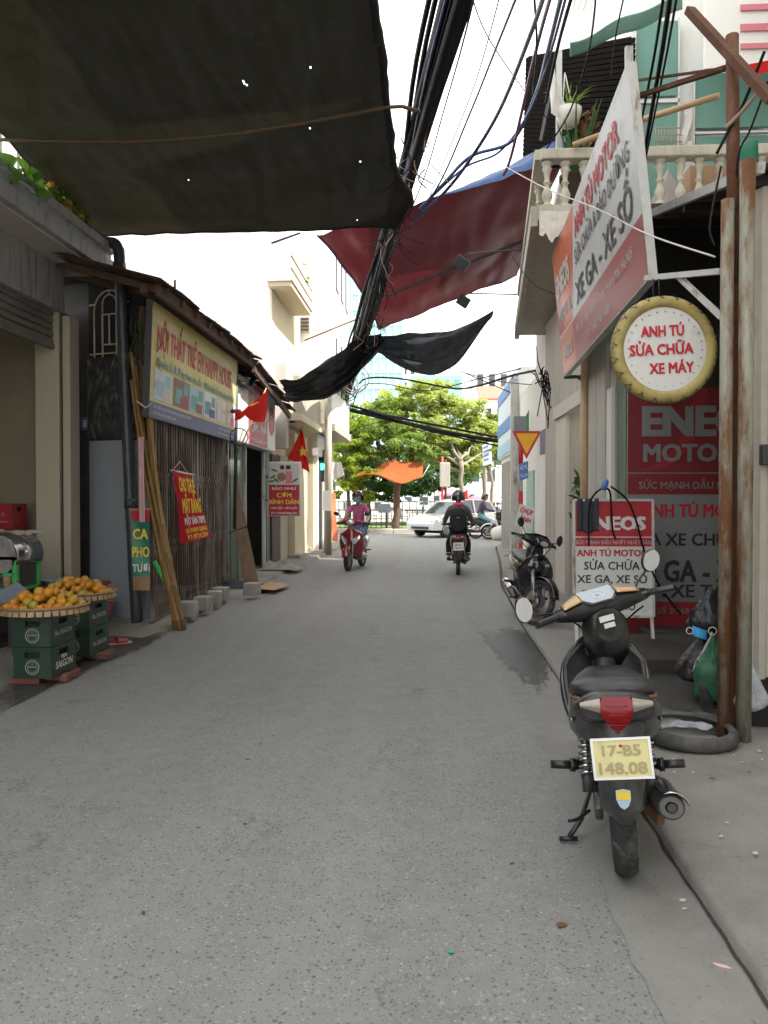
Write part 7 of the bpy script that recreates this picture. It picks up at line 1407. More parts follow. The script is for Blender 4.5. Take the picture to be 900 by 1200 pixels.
    m = MB(); c0 = ip(0,0.5)+Vector((0,-0.0062,0.0102)); m.torus(c0, 0.032, 0.002, (0,-0.55,0.84), 20, 5); m.torus(c0, 0.018, 0.0015, (0,-0.55,0.84), 16, 5); m.bar(c0, c0+Vector((0.018,0.008,0.006)), 0.002, 0.002); m.xf(SM); m.build('dial', 'ink_white', ig)
    for s in (-1,1):
        m = MB(); m.grid(lambda u, v: Vector((s*(0.09+0.105*u), 0.845-0.012*u+0.085*v*(1-0.35*u), 1.052+0.028*v-0.02*u-0.015*v*u+0.012*math.sin(math.pi*v))), 6, 6); m.xf(SM); m.build('trim', trim, cw, solid=0.006)
        a, b = Vector((s*0.235,0.842,1.01)), Vector((s*0.352,0.80,1.005)); m = MB(); m.tube([a, a+(b-a)*0.05, a+(b-a)*0.1, b-(b-a)*0.06, b], [0.02,0.023,0.0175,0.0175,0.021], 12); m.xf(SM); m.build('grip', 'black_plastic', hbo)
        m = MB(); m.tube([(s*0.21,0.875,1.0),(s*0.26,0.885,0.99),(s*0.345,0.855,0.985)], [0.010,0.008,0.007], 8); m.xf(SM); m.build('lever', 'black_plastic' if s < 0 else 'alloy', hbo)
        sx = s; tipx = s*(0.30 if s > 0 else 0.36); ty = 0.80 if s < 0 else 0.86; tz = 1.10 if s < 0 else 1.215
        m = MB(); mc = Vector((s*0.30, 0.86, 1.165)) if s > 0 else Vector((-0.40, 0.80, 1.10))
        m.tube(smooth_path([Vector((s*0.20,0.865,1.02)), Vector((s*0.205,0.87,1.06)) if s > 0 else Vector((-0.25,0.86,1.03)), mc+Vector((-s*0.02,0.015,-0.04))]), 0.006, 6); m.xf(SM); mo2 = m.build('mirror', 'black_plastic', B)
        e = Matrix.Rotation(0.35*s + (0.15 if s > 0 else 0.5), 3, 'Y'); m = MB(); m.sphere(mc, (0.045 if s > 0 else 0.04, 0.018, 0.062 if s > 0 else 0.07), 16, 8, M=e); m.xf(SM); m.build('shell', 'black_plastic', mo2)
        m = MB(); m.prism([mc + e @ Vector((0.040*math.cos(q), -0.0165, 0.056*math.sin(q)*(1 if s > 0 else 1.12))) for q in [2*math.pi*k/20 for k in range(20)]], (0,-0.003,0)); m.xf(SM); m.build('glass', 'mirror_glass', mo2)
    m = MB(); m.box(-0.045,0.03,0.819,0.8225,0.925,0.955); m.box(-0.03,0.025,0.819,0.8225,0.890,0.915); m.xf(SM); m.build('paper_sticker', 'sign_white', cw)
    m = MB(); m.loft([sring(y, w_, zb, zt, 14, 2.4) for y, w_, zb, zt in ((0.825,0.07,0.82,0.985),(0.86,0.105,0.74,0.99),(0.92,0.115,0.66,0.99),(0.96,0.08,0.70,0.97))]); m.xf(SM); m.build('head_cover', 'black_plastic', B)
    if front_lamp:
        m = MB(); m.loft([sring(y, w_, zb, zt, 16, 2.2) for y, w_, zb, zt in ((0.93,0.12,0.92,1.07),(0.99,0.105,0.93,1.05),(1.03,0.07,0.95,1.03))]); m.xf(SM); hl = m.build('headlamp_cowl', body, B)
        m = MB(); m.sphere((0,1.0,0.985), (0.08,0.045,0.042), 16, 10); m.xf(SM); m.build('headlamp', 'headlamp', hl)
        for s in (-1,1): m = MB(); m.sphere((s*0.10,1.085,0.72), (0.035,0.03,0.025), 10, 8); m.build('front_indicator', 'lens_clear', B)
    return B
BS = 0.91
def place(o, p, heading, lean=0.0):
    """heading: clockwise from +Y, lean: to the left"""
    o.location = p; o.rotation_mode = 'XYZ'; o.scale = (BS, BS, BS)
    o.rotation_euler = (Matrix.Rotation(-heading, 3, 'Z') @ Matrix.Rotation(-lean, 3, 'Y')).to_euler()
b1 = motorbike('motorbike', 'black and gold motorbike with yellow plate parked at the kerb, seen from behind', steer=R(24), plate=('17-B5','148.08','plate_yellow','ink_plate'))
REAR = PZ(733,1022); place(b1, (REAR.x, REAR.y, 0.004), R(9.5), R(4.5)); b1.scale.x = BS*1.09
b2 = motorbike('motorbike', 'black motorbike parked facing the camera by the standing sign', tail='black_paint', steer=R(30), trim='black_paint')
F2 = PZ(629,736,0.02); hd = R(180-3); place(b2, (F2.x - 1.235*BS*math.sin(hd), F2.y - 1.235*BS*math.cos(hd), 0.03), hd, R(4))
b3 = motorbike('motorbike', 'dark red motorbike ridden away by the rider with the backpack', body='red_paint', tail='red_paint', plate=('29-X1','1571','sign_white','ink_black'), detail=False, trim='black_paint', stand=False)
R3 = PZ(537,674); place(b3, (R3.x, R3.y, 0.0), R(2), 0)
# ---------------- red scooter
def scooter(name, label):
    B = empty(name, (0,0,0), label, 'scooter'); red = 'red_paint'
    wheel('rear_wheel', B, (0,0,0.25), 0.25, 0.10, spokes='alloy', rim_r=0.19); wheel('front_wheel', B, (0,1.24,0.25), 0.25, 0.09, spokes='alloy', rim_r=0.19)
    m = MB(); m.loft([sring(y, w_, zb, zt, 18, 2.4) for y, w_, zb, zt in ((0.62,0.10,0.30,0.62),(0.45,0.16,0.30,0.70),(0.15,0.17,0.34,0.74),(-0.15,0.14,0.45,0.76),(-0.34,0.08,0.58,0.74))]); m.build('rear_body', red, B)
    m = MB(); m.loft([sring(y, w_, zb, zt, 18, 3) for y, w_, zb, zt in ((0.62,0.08,0.62,0.70),(0.5,0.14,0.68,0.76),(0.1,0.15,0.72,0.80),(-0.2,0.13,0.75,0.84),(-0.3,0.07,0.76,0.82))]); m.build('seat', 'seat_vinyl', B)
    m = MB(); m.box(-0.15,0.15,0.55,0.98,0.26,0.31); m.build('footboard', 'black_plastic', B, bevel=0.02)
    def ap(u, v): a = (u-0.5)*2; w_ = 0.23*(0.70+0.42*math.sin(math.pi*(0.15+0.60*v)))*(1 if v < 0.85 else 1-0.5*(v-0.85)/0.15); return Vector((w_*a, 1.13-0.13*abs(a)**1.8-0.16*abs(v-0.55)*0.9-0.05*(1-v), 0.27+0.66*v-0.06*abs(a)*v))
    m = MB(); m.grid(ap, 20, 20); m.build('front_apron', red, B, solid=0.02)
    for s in (-1,1):
        m = MB(); m.prism([ap(0.5+s*0.12,0.62)+Vector((0,0.02,0)), ap(0.5+s*0.40,0.80)+Vector((0,0.03,0)), ap(0.5+s*0.42,0.70)+Vector((0,0.03,0)), ap(0.5+s*0.26,0.50)+Vector((0,0.03,0)), ap(0.5+s*0.10,0.36)+Vector((0,0.02,0))], (0,0.012,0)); m.build('front_indicator', 'headlamp', B)
    m = MB(); m.prism([ap(0.46,0.52)+Vector((0,0.02,0)), ap(0.54,0.52)+Vector((0,0.02,0)), ap(0.52,0.32)+Vector((0,0.02,0)), ap(0.48,0.32)+Vector((0,0.02,0))], (0,0.012,0)); m.build('emblem', 'chrome', B)
    m = MB(); m.grid(lambda u, v: Vector(((u-0.5)*0.16*(1-0.3*abs(v-0.5)), 1.24+0.29*math.cos(0.25+1.9*v), 0.25+0.29*math.sin(0.25+1.9*v)-0.04*abs(2*u-1)**2)), 8, 16); m.build('front_mudguard', red, B, solid=0.008)
    m = MB()
    for s in (-1,1): m.tube([(s*0.08,1.24,0.25),(s*0.075,1.10,0.58)],0.022,8)
    m.build('fork', 'alloy', B)
    m = MB(); rings = []
    for x, y, zc, hy, hz in ((-0.26,0.93,1.02,0.02,0.025),(-0.16,0.98,1.03,0.05,0.05),(-0.08,1.0,1.03,0.07,0.075),(0,1.01,1.03,0.08,0.085),(0.08,1.0,1.03,0.07,0.075),(0.16,0.98,1.03,0.05,0.05),(0.26,0.93,1.02,0.02,0.025)): rings.append([Vector((x, y+hy*math.cos(q), zc+hz*math.sin(q))) for q in [2*math.pi*k/14 for k in range(14)]])
    m.loft(rings); m.build('handlebar_cowl', red, B)
    m = MB(); m.sphere((0,1.055,1.03), (0.095,0.05,0.06), 16, 10); m.build('headlamp', 'headlamp', B)
    for s in (-1,1):
        m = MB(); m.tube([(s*0.24,0.93,1.02),(s*0.36,0.86,1.01)],0.018,10); m.build('grip', 'black_plastic', B); m = MB(); m.tube([(s*0.20,0.95,1.04),(s*0.24,0.94,1.14),(s*0.30,0.93,1.20)],0.007,6); mo = m.build('mirror', 'black_plastic', B); m = MB(); m.sphere((s*0.35,0.93,1.22),(0.065,0.02,0.042),12,8,M=Matrix.Rotation(-0.3*s,3,'Y')); m.build('shell','black_plastic',mo)
    m = MB(); m.tube([(0.16,-0.25,0.36),(0.15,0.2,0.27),(0.10,0.4,0.24)],[0.05,0.05,0.03],12); m.build('muffler', 'alloy', B); m = MB(); m.loft([sring(y, 0.11, zb, zt, 12, 3) for y, zb, zt in ((-0.08,0.20,0.30),(0.1,0.16,0.34),(0.4,0.17,0.36),(0.55,0.22,0.32))]); m.build('engine', 'alloy', B)
    m = MB(); m.sphere((0,-0.33,0.68),(0.08,0.04,0.045),12,8); m.build('tail_light', 'lens_red', B)
    for s in (-1,1): m = MB(); m.tube([(s*0.12,0.15,0.38),(s*0.24,0.13,0.40)],0.016,8); m.build('pillion_peg', 'black_plastic', B)
    return B
sc1 = scooter('scooter', 'dark red scooter ridden toward the camera by the woman in pink')
RS = PZ(408,669); hs = R(180+9); place(sc1, (RS.x - 1.24*BS*math.sin(hs), RS.y - 1.24*BS*math.cos(hs), 0), hs, R(0))
# bikes passing on the cross street
b4 = motorbike('motorbike', 'dark motorbike ridden along the cross street behind the backpack rider', body='black_paint', detail=False, trim='black_paint', shield='orange_plastic', stand=False)
p = PZ(565,631); place(b4, (p.x-0.2, p.y, 0), R(90), 0); b4.location.x = PY(559,0,28.3).x; b4.location.y = 28.3
b5 = motorbike('motorbike', 'white and dark motorbike entering from behind the corner shop post', body='car_white', detail=False, trim='black_paint', shield='car_white', stand=False)
place(b5, (PY(578,0,27.6).x+1.0, 27.6, 0), R(270), 0)
# ================================================================== PEOPLE (skinned figures, posed in the bike's own frame)
def skin(name, joints, edges, mt, parent, root=0, sub=2):
    me = bpy.data.meshes.new(name); me.from_pydata([tuple(j[0]) for j in joints], edges, []); me.materials.append(M_(mt))
    o = bpy.data.objects.new(name, me); COL.objects.link(o); o.parent = parent
    md = o.modifiers.new('skin', 'SKIN'); md.use_smooth_shade = True
    for i, sv in enumerate(me.skin_vertices[0].data):
        r_ = joints[i][1]; sv.radius = r_ if isinstance(r_, tuple) else (r_, r_); sv.use_root = (i == root)
    s_ = o.modifiers.new('sub', 'SUBSURF'); s_.levels = sub; s_.render_levels = sub
    return o
def chainify(*chains):
    J, E, idx = [], [], {}
    for ch in chains:
        prev = None
        for p, r_ in ch:
            key = tuple(round(c, 4) for c in p)
            if key not in idx: idx[key] = len(J); J.append((Vector(p), r_))
            if prev is not None and prev != idx[key]: E.append((prev, idx[key]))
            prev = idx[key]
    return J, E
def rider(name, label, shirt, trousers, helmet, mask=None, hair=False, feet_z=0.30, knee_out=0.16, grip=(0.30,0.83,1.02), seat_y=0.18, sleeve=0.5, backpack=None, look=0.0, knee=(0.16,0.60,0.66), foot=(0.15,0.55,0.33), scarf=None, stripe=False, shoe='hair', shin_bare=0.0):
    P = empty(name, (0,0,0), label, 'person')
    pel = (0, seat_y, 0.88); chest = (0, seat_y+0.10, 1.24); neck = (0, seat_y+0.14, 1.42); hc = Vector((0, seat_y+0.20, 1.555))
    ch = [[(pel,0.12),((0,seat_y+0.03,1.02),0.115),(chest,0.125),((0,seat_y+0.12,1.36),0.075),(neck,0.045),((0,seat_y+0.17,1.49),0.055),(tuple(hc+Vector((0,0.0,0.02))),0.085),(tuple(hc+Vector((0,0,0.08))),0.06)]]
    shc, top = (0,seat_y+0.12,1.36), None
    for s in (-1,1):
        sh_ = (s*0.165, seat_y+0.10, 1.345); el = (s*0.27, seat_y+0.24, 1.12); wr = (s*(grip[0]-0.01), grip[1]-0.09, grip[2]+0.02); hd_ = (s*grip[0], grip[1]-0.005, grip[2]+0.025)
        ch.append([(shc,0.075),(sh_,0.058),(el,0.038),(wr,0.027),(hd_,0.035)])
        hip = (s*0.085, seat_y+0.03, 0.86); kn = (s*knee[0], knee[1], knee[2]); an = (s*foot[0], foot[1]-0.04, foot[2]+0.08); toe = (s*foot[0], foot[1]+0.12, foot[2])
        ch.append([(pel,0.12),(hip,0.085),(kn,0.055),(an,0.034),((s*foot[0],foot[1]-0.02,foot[2]+0.02),0.036),(toe,0.028)])
    J, E = chainify(*ch); skin('body', J, E, 'skin', P)
    # garments: the same skeleton, a little thicker, ending at cuff and hem
    ch = [[((0,seat_y,0.90),0.145),((0,seat_y+0.03,1.02),0.135),(chest,0.148),((0,seat_y+0.12,1.365),0.092),((0,seat_y+0.135,1.40),0.062)]]
    for s in (-1,1):
        sh_ = Vector((s*0.165, seat_y+0.10, 1.345)); el = Vector((s*0.27, seat_y+0.24, 1.12)); wr = Vector((s*(grip[0]-0.01), grip[1]-0.09, grip[2]+0.02)); c_ = [((0,seat_y+0.12,1.365),0.092),(tuple(sh_),0.074)]
        if sleeve >= 1: c_ += [(tuple(el),0.052),(tuple(el+(wr-el)*0.9),0.040)]
        else: c_ += [(tuple(sh_+(el-sh_)*sleeve),0.060),(tuple(sh_+(el-sh_)*(sleeve+0.12)),0.060)]
        ch.append(c_)
    J, E = chainify(*ch); skin('shirt', J, E, shirt, P)
    ch = []
    for s in (-1,1):
        hip = (s*0.085, seat_y+0.03, 0.86); kn = Vector((s*knee[0], knee[1], knee[2])); an = Vector((s*foot[0], foot[1]-0.04, foot[2]+0.08)); e = kn+(an-kn)*(1-shin_bare)
        ch.append([((0,seat_y,0.89),0.135),(hip,0.100),(tuple(kn),0.072),(tuple(kn+(e-kn)*0.6),0.060),(tuple(e),0.062)])
    J, E = chainify(*ch); skin('trousers', J, E, trousers, P)
    for s in (-1,1):
        f_ = Vector((s*foot[0], foot[1], foot[2])); m = MB(); m.loft([[f_+Vector((w_*math.cos(q), y, z0+hz*math.sin(q))) for q in [2*math.pi*k/10 for k in range(10)]] for y, w_, z0, hz in ((-0.09,0.02,0,0.02),(-0.06,0.042,0.0,0.04),(0.06,0.048,-0.01,0.035),(0.14,0.045,-0.015,0.028),(0.17,0.02,-0.015,0.012))]); m.build('shoe', shoe, P)
    # head: face details
    m = MB(); m.sphere(hc+Vector((0,0.02,0.02)), (0.078,0.098,0.118), 16, 12); fc = m.build('face', 'skin', P)
    m = MB(); m.sphere(hc+Vector((0,0.12,0.0)), (0.014,0.022,0.026), 8, 6); m.build('nose', 'skin', fc)
    for s in (-1,1): m = MB(); m.sphere(hc+Vector((s*0.03,0.105,0.035)), (0.014,0.008,0.007), 8, 6); m.build('eye', 'hair', fc); m = MB(); m.sphere(hc+Vector((s*0.08,0.01,0.01)), (0.012,0.02,0.032), 8, 6); m.build('ear', 'skin', fc)
    m = MB(); m.sphere(hc+Vector((0,0.108,-0.045)), (0.024,0.01,0.007), 8, 6); m.build('mouth', 'slipper_red', fc)
    if mask: m = MB(); m.grid(lambda u, v: hc+Vector((0.086*math.sin((u-0.5)*2.2), 0.02+0.118*math.cos((u-0.5)*2.2)*(1-0.25*abs(v-0.55)), -0.085+0.10*v)), 12, 8); m.build('face_mask', mask, P, solid=0.004)
    m = MB(); rings = []
    for k in range(9):
        a = math.pi/2*k/8; rings.append([hc+Vector((0.125*math.cos(a)*math.cos(q), 0.0+0.145*math.cos(a)*math.sin(q), 0.055+0.125*math.sin(a)+0.02*math.sin(q)*math.cos(a))) for q in [2*math.pi*j/20 for j in range(20)]])
    m.loft(rings); hm = m.build('helmet', helmet, P)
    m = MB(); m.grid(lambda u, v: hc+Vector((0.128*math.cos(math.pi*(0.95*u-0.975)), -0.03-0.125*abs(math.sin(math.pi*(0.95*u-0.975))), 0.06-0.11*v)), 14, 5); m.build('helmet_rim', helmet, hm, solid=0.02)
    m = MB(); m.prism([hc+Vector((0.11*math.cos(q),0.10+0.085*math.sin(q),0.075-0.01*math.sin(q))) for q in [math.pi*j/10 for j in range(11)]], (0,0,0.012)); m.build('peak', helmet, hm)
    if stripe: m = MB(); m.grid(lambda u, v: hc+Vector((-0.022+0.044*u, -0.150*math.cos(1.5*v)-0.002, 0.055+0.13*math.sin(1.5*v))), 3, 10); m.build('stripe', 'alloy', hm, solid=0.006)
    if scarf:
        m = MB(); m.torus((0,seat_y+0.13,1.41), 0.085, (0.035,0.045), (0,0.2,1), 20, 8); m.build('scarf', scarf, P)
    if hair: m = MB(); m.tube(smooth_path([tuple(hc+Vector((0,-0.09,0))), (0,seat_y+0.0,1.40), (0,seat_y-0.08,1.22)]), [0.05]*7+[0.045]*5+[0.02], 10) if False else m.tube([hc+Vector((0,-0.08,0)), Vector((0,seat_y+0.02,1.40)), Vector((0,seat_y-0.07,1.2))], [0.06,0.055,0.02], 10); m.build('hair', 'hair', P)
    if backpack:
        m = MB(); m.loft([sring(y, w_, 0.90, zt, 16, 3.2) for y, w_, zt in ((seat_y-0.06,0.16,1.36),(seat_y-0.14,0.175,1.36),(seat_y-0.24,0.16,1.32),(seat_y-0.29,0.11,1.24))]); bk = m.build('backpack', backpack, P); m = MB(); m.sphere((0.0,seat_y-0.285,1.17),(0.04,0.012,0.012),8,6); m.build('logo', 'alloy', bk)
    return P
def mount(p, b): p.location = b.location; p.rotation_mode = b.rotation_mode; p.rotation_euler = b.rotation_euler; p.scale = b.scale
p1 = rider('person', 'woman in a pink top with blue face mask and brown helmet riding the red scooter', 'pink_cloth', 'jeans', 'helmet_brown', mask='mask_cloth', grip=(0.31,0.90,1.01), seat_y=0.22, sleeve=0.5, foot=(0.11,0.74,0.36), knee=(0.13,0.68,0.72)); mount(p1, sc1)
p2 = rider('person', 'rider seen from behind in plaid shirt with black backpack and striped helmet', 'plaid_cloth', 'black_cloth', 'helmet_black', sleeve=1, backpack='black_cloth', scarf='pink_scarf', stripe=True, seat_y=0.12, knee=(0.20,0.52,0.62), foot=(0.20,0.50,0.30), shin_bare=0.12); mount(p2, b3)
p3 = rider('person', 'rider in purple hooded jacket with teal trousers crossing behind', 'purple_cloth', 'teal_cloth', 'helmet_black', sleeve=1, seat_y=0.15, knee=(0.16,0.60,0.64), foot=(0.17,0.55,0.32)); mount(p3, b4)
p4 = rider('person', 'rider in blue jacket and jeans half hidden by the corner shop post', 'blue_cloth', 'jeans', 'basin_blue', sleeve=1, seat_y=0.15, knee=(0.16,0.60,0.64), foot=(0.17,0.55,0.32)); mount(p4, b5)
# ================================================================== CAR ON THE CROSS STREET
def car():
    c = empty('car', (0,0,0), 'white hatchback car driving along the cross street', 'car'); W = 0.82     # length along x, nose at -x
    prof = [(-1.85,0.30),(-1.88,0.55),(-1.80,0.72),(-1.45,0.86),(-0.95,0.93),(1.70,0.98),(1.86,0.85),(1.90,0.50),(1.85,0.28)]
    m = MB(); rings = []
    for y, k in ((-W,0.94),(-W*0.96,1.0),(W*0.96,1.0),(W,0.94)): rings.append([Vector((x*(1-0.02*(1-k)*10*0.3), y, 0.25+(z-0.25)*k)) for x, z in prof])
    m.loft(rings, smooth=False); m.build('body', 'car_white', c, bevel=0.05, seg=3)
    cab = [(-0.98,0.92),(-0.30,1.42),(0.1,1.50),(0.9,1.49),(1.40,1.38),(1.72,0.96)]
    m = MB(); m.loft([[Vector((x*(0.97 if abs(y) > 0.6 else 1), y*(1 if z < 1.0 else 0.84), z)) for x, z in cab] for y in (-0.78,-0.70,0.70,0.78)], smooth=False); m.build('cabin_glass', 'car_glass', c, bevel=0.03)
    roof = [(-0.33,1.43),(0.1,1.515),(0.9,1.505),(1.38,1.41)]; m = MB(); m.loft([[Vector((x, y, z)) for x, z in roof + [(x, z-0.04) for x, z in roof[::-1]]] for y in (-0.66,0.66)], smooth=False); m.build('roof', 'car_white', c, bevel=0.015)
    for s in (-1,1):
        m = MB()
        for a, b in (((-0.98,0.93),(-0.31,1.44)),((0.42,0.95),(0.40,1.49)),((1.72,0.97),(1.39,1.40))): m.bar((a[0], s*0.785, a[1]), (b[0], s*0.665, b[1]), 0.06, 0.05)
        m.build('pillars', 'car_white', c)
        m = MB(); m.sphere((-1.70, s*0.66, 0.66), (0.16,0.12,0.09), 12, 8); m.build('headlight', 'headlamp', c); m = MB(); m.box(-0.78,-0.62,s*0.80-0.05,s*0.80+0.10*max(0,s)+0.02,0.95,1.05); m.build('door_mirror', 'car_white', c)
        m = MB(); m.box(0.02,0.03,s*W-0.004,s*W+0.004,0.35,0.92); m.box(0.55,0.75,s*W-0.01,s*W+0.012,0.76,0.80); m.build('door_seam', 'dark_steel', c)
        for x in (-1.18,1.22):
            w_ = MB(); w_.torus((x, s*0.74, 0.30), 0.225, (0.075,0.09), (0,1,0), 28, 10); wo = w_.build('wheel', 'tyre', c); m = MB(); m.lathe([(0.18,0),(0.17,0.02)], 20, (x, s*0.80, 0.30), (0,s,0)); 
            for k in range(7): a = 2*math.pi*k/7; m.bar((x, s*0.83, 0.30), (x+0.17*math.cos(a), s*0.83, 0.30+0.17*math.sin(a)), 0.03, 0.045, up=(0,1,0))
            m.build('rim', 'alloy', wo); m = MB(); m.torus((x, s*0.79, 0.31), 0.315, (0.006,0.02), (0,1,0), 28, 6); m.build('arch', 'black_plastic', wo)
    m = MB(); m.box(-1.9,-1.86,-0.5,0.5,0.34,0.44); m.build('grille', 'black_plastic', c); m = MB(); m.box(-1.2,1.3,-0.7,0.7,0.16,0.3); m.build('underside', 'void', c)
    return c
cr_ = car(); cr_.scale = (0.9,0.9,0.9); cr_.rotation_euler.z = R(42); cr_.location = (PY(492,0,28.9).x+1.7*math.cos(R(42)), 28.9+1.7*math.sin(R(42)), 0)
# ================================================================== TREES AND PARK
def limb(m, a, b, r0, r1, bend, n=7, seed=0):
    a, b = Vector(a), Vector(b); pts = [a+(b-a)*k/n+Vector((bend*nz(seed*7+k*0.6,1),bend*nz(seed*5+k*0.6,7),bend*0.5*nz(seed*3+k*0.6,4))) for k in range(n+1)]; pts[0] = a; m.tube(pts, [r0+(r1-r0)*k/n for k in range(n+1)], 8); return pts[-1]
def tree(label, base, th, tr, crowns, nleaf, size, leafm, seed, barkm='bark', name='street_tree', squash=0.5, group='park trees', up=0.8):
    t = empty(name, tuple(base), label, 'tree', group); base = Vector(base); m = MB(); tip = limb(m, base-Vector((0,0,0.1)), base+Vector((0.2*nz(seed),0,th)), tr, tr*0.7, 0.15, 8, seed)
    for i, c in enumerate(crowns):
        e = limb(m, tip-Vector((0,0,0.25*(i % 3))), Vector(c[:3])-Vector((0,0,c[3]*0.3)), tr*0.5, tr*0.12, 0.25, 7, seed+i*3.1)
        for k in range(2): limb(m, tip+(e-tip)*0.6, Vector(c[:3])+Vector((c[3]*0.6*nz(i*5+k*3.3,2),c[3]*0.5*nz(i*3+k*7.7,5),c[3]*0.1)), tr*0.22, tr*0.06, 0.2, 5, seed+i+k*11)
    m.build('trunk', barkm, t)
    rg_ = np.random.default_rng(seed); cl = []
    for c in crowns:
        for k in range(int(16*c[3]**1.5)+8):
            d = rg_.normal(size=3); d /= np.linalg.norm(d); q = np.array(c[:3])+d*c[3]*np.array([1,1,squash])*rg_.uniform(0.35,1.0); cl.append((*q, c[3]*rg_.uniform(0.14,0.30)))
    leaf_cloud(cl, nleaf, size, leafm, 'crown', t, 0.1, up=up, squash=0.55, seed=seed); return t
def C3(x, y, Y, r): return (*PY(x, y, Y)[:], r)
tree('large spreading feathery tree filling the end of the street', PZ(541,622), 3.0, 0.13, [C3(500,462,38,1.6),C3(460,478,38,1.5),C3(530,478,38,1.6),C3(562,498,38,1.5),C3(490,500,37,1.5),C3(440,500,38,1.3),C3(525,515,37,1.4),C3(560,522,37.5,1.2),C3(505,536,36.5,1.1),C3(545,543,36.5,1.0),C3(580,512,38,1.2)], 40000, 0.10, 'leaf_olive', 11, 'bark_pale')
tree('dark-trunked tree behind the orange awning at the far kerb', (PY(465,0,33.5).x,33.5,0.1), 2.6, 0.17, [C3(435,500,34,1.4),C3(468,520,34,1.3),C3(450,480,35,1.3),C3(425,525,34,1.2),C3(492,530,34,1.1),C3(478,556,33.8,0.8)], 17000, 0.08, 'leaf_mid', 23)
tree('bright yellow-green tree at the left end of the lane', (PY(408,0,32.9).x,32.9,0.1), 1.9, 0.09, [C3(412,520,33,1.0),C3(420,555,33,0.9),C3(402,490,33,1.1),C3(428,580,33,0.6),C3(407,575,33,0.8),C3(400,540,33,1.0),C3(395,500,34,1.2)], 11000, 0.075, 'leaf_bright', 31, up=0.3)
tree('dark leafy tree in the park behind the red scooter rider', (PY(432,0,39).x,39,0.1), 2.0, 0.12, [C3(432,560,39,1.5),C3(415,545,40,1.6),C3(452,575,39,1.2),C3(478,575,40,1.1),C3(500,565,41,1.2)], 12000, 0.10, 'leaf_dark', 47)
tree('slim pale tree in the park right of the backpack rider', (PY(568,0,40).x,40,0.2), 3.2, 0.09, [C3(570,500,41,1.3),C3(585,528,41,1.1),C3(596,500,42,1.5)], 9000, 0.10, 'leaf_mid', 53, 'bark_pale')
tree('bare pale branching tree by the bent sign near the corner', (PY(569,0,33).x+0.3,33.2,0.1), 2.6, 0.08, [C3(566,522,33.2,0.35),C3(575,528,33.2,0.35)], 220, 0.06, 'leaf_mid', 59, 'bark_pale')
tree('round park tree beyond the white railing', (PY(520,0,52).x,52,0.2), 2.2, 0.15, [C3(520,560,52,2.2),C3(550,545,53,2.4),C3(470,550,53,2.6),C3(425,540,54,3.0)], 9000, 0.16, 'leaf_dark', 61)
# orange awning
oa = empty('orange_awning', tuple(PY(470,545,32.6)), 'orange tarpaulin awning slung under the trees at the far kerb', 'awning')
OT = [(417,556),(440,548),(452,541),(464,540),(496,543)]; OB = [(418,557),(440,556),(456,563),(472,566),(495,559)]
Tt, Bb = smooth_path([PY(x,y,33.4) for x,y in OT], 6), smooth_path([PY(x,y,32.0) for x,y in OB], 6); n_ = len(Tt)-1
m = MB(); m.grid(lambda u, v: Tt[round(u*n_)]*(1-v)+Bb[round(u*n_)]*v+Vector((0,0,-0.06*math.sin(math.pi*v)+0.03*nz(u*6,v*6))), n_, 10); m.build('sheet', 'orange_tarp', oa, normals=False)
for x, y, Y in ((417,556,33),(496,543,33.4),(495,559,32)): m = MB(); m.tube([PY(x,y,Y), PY(x+(-6 if x < 450 else 8),y-14,Y+0.6)],0.012,4); m.build('rope', 'rope_white', oa)
# low park fence
pf = empty('park_fence', (0,34.3,0.13), 'low dark iron park fence along the far pavement', 'fence')
for i in range(44):
    x = -6.5+0.22*i; m = MB(); big = i % 7 == 0; m.box(x-(0.045 if big else 0.014), x+(0.045 if big else 0.014), 34.26, 34.34, 0.13, 1.05 if big else 0.92); m.build('post' if big else 'bar', 'rail_dark', pf)
for z in (0.30,0.90): m = MB(); m.bar((-6.6,34.3,z),(3.2,34.3,z),0.04,0.05); m.build('rail', 'rail_dark', pf)
m = MB(); m.box(PY(443,0,34.2).x, PY(458,0,34.2).x, 34.18, 34.22, 0.78, 1.16); m.build('notice', 'tray_blue', pf)
wf = empty('white_railing', (0,41,0.2), 'white railing along the path beyond the park grass', 'railing')
for i in range(60): x = -9+0.36*i; m = MB(); m.box(x-0.03,x+0.03,40.96,41.04,0.2,1.25); m.build('baluster', 'rail_white', wf)
for z in (0.35,1.22): m = MB(); m.bar((-9.2,41,z),(12.6,41,z),0.06,0.07); m.build('rail', 'rail_white', wf)
for x, Y, h_, mt, lb in ((519,33.2,3.1,'pole_red','dark red iron post holding a box beside the awning'),(523,33.5,3.0,'rust_post','brown iron post next to the dark red one')):
    q = PY(x,0,Y); m = MB(); m.tube([(q.x,Y,0.1),(q.x,Y,h_)],0.05,8); tag(m.build('iron_post', mt), lb, 'post')
m = MB(); q = PY(521,558,33.3); m.box(q.x-0.2,q.x+0.22,33.1,33.5,q.z-0.45,q.z+0.55); tag(m.build('transformer_box', 'stained', bevel=0.03), 'weathered grey box mounted on the two iron posts', 'box')
bsn = empty('bent_sign', tuple(PY(569,600,33)), 'tilted white sign with blue lines on a pale pole near the corner', 'sign'); q = [PY(565,522,33),PY(573,518,33),PY(574,543,33),PY(566,546,33)]; m = MB(); m.prism(q,(0.1,0.15,0)); m.build('plate','sign_white',bsn)
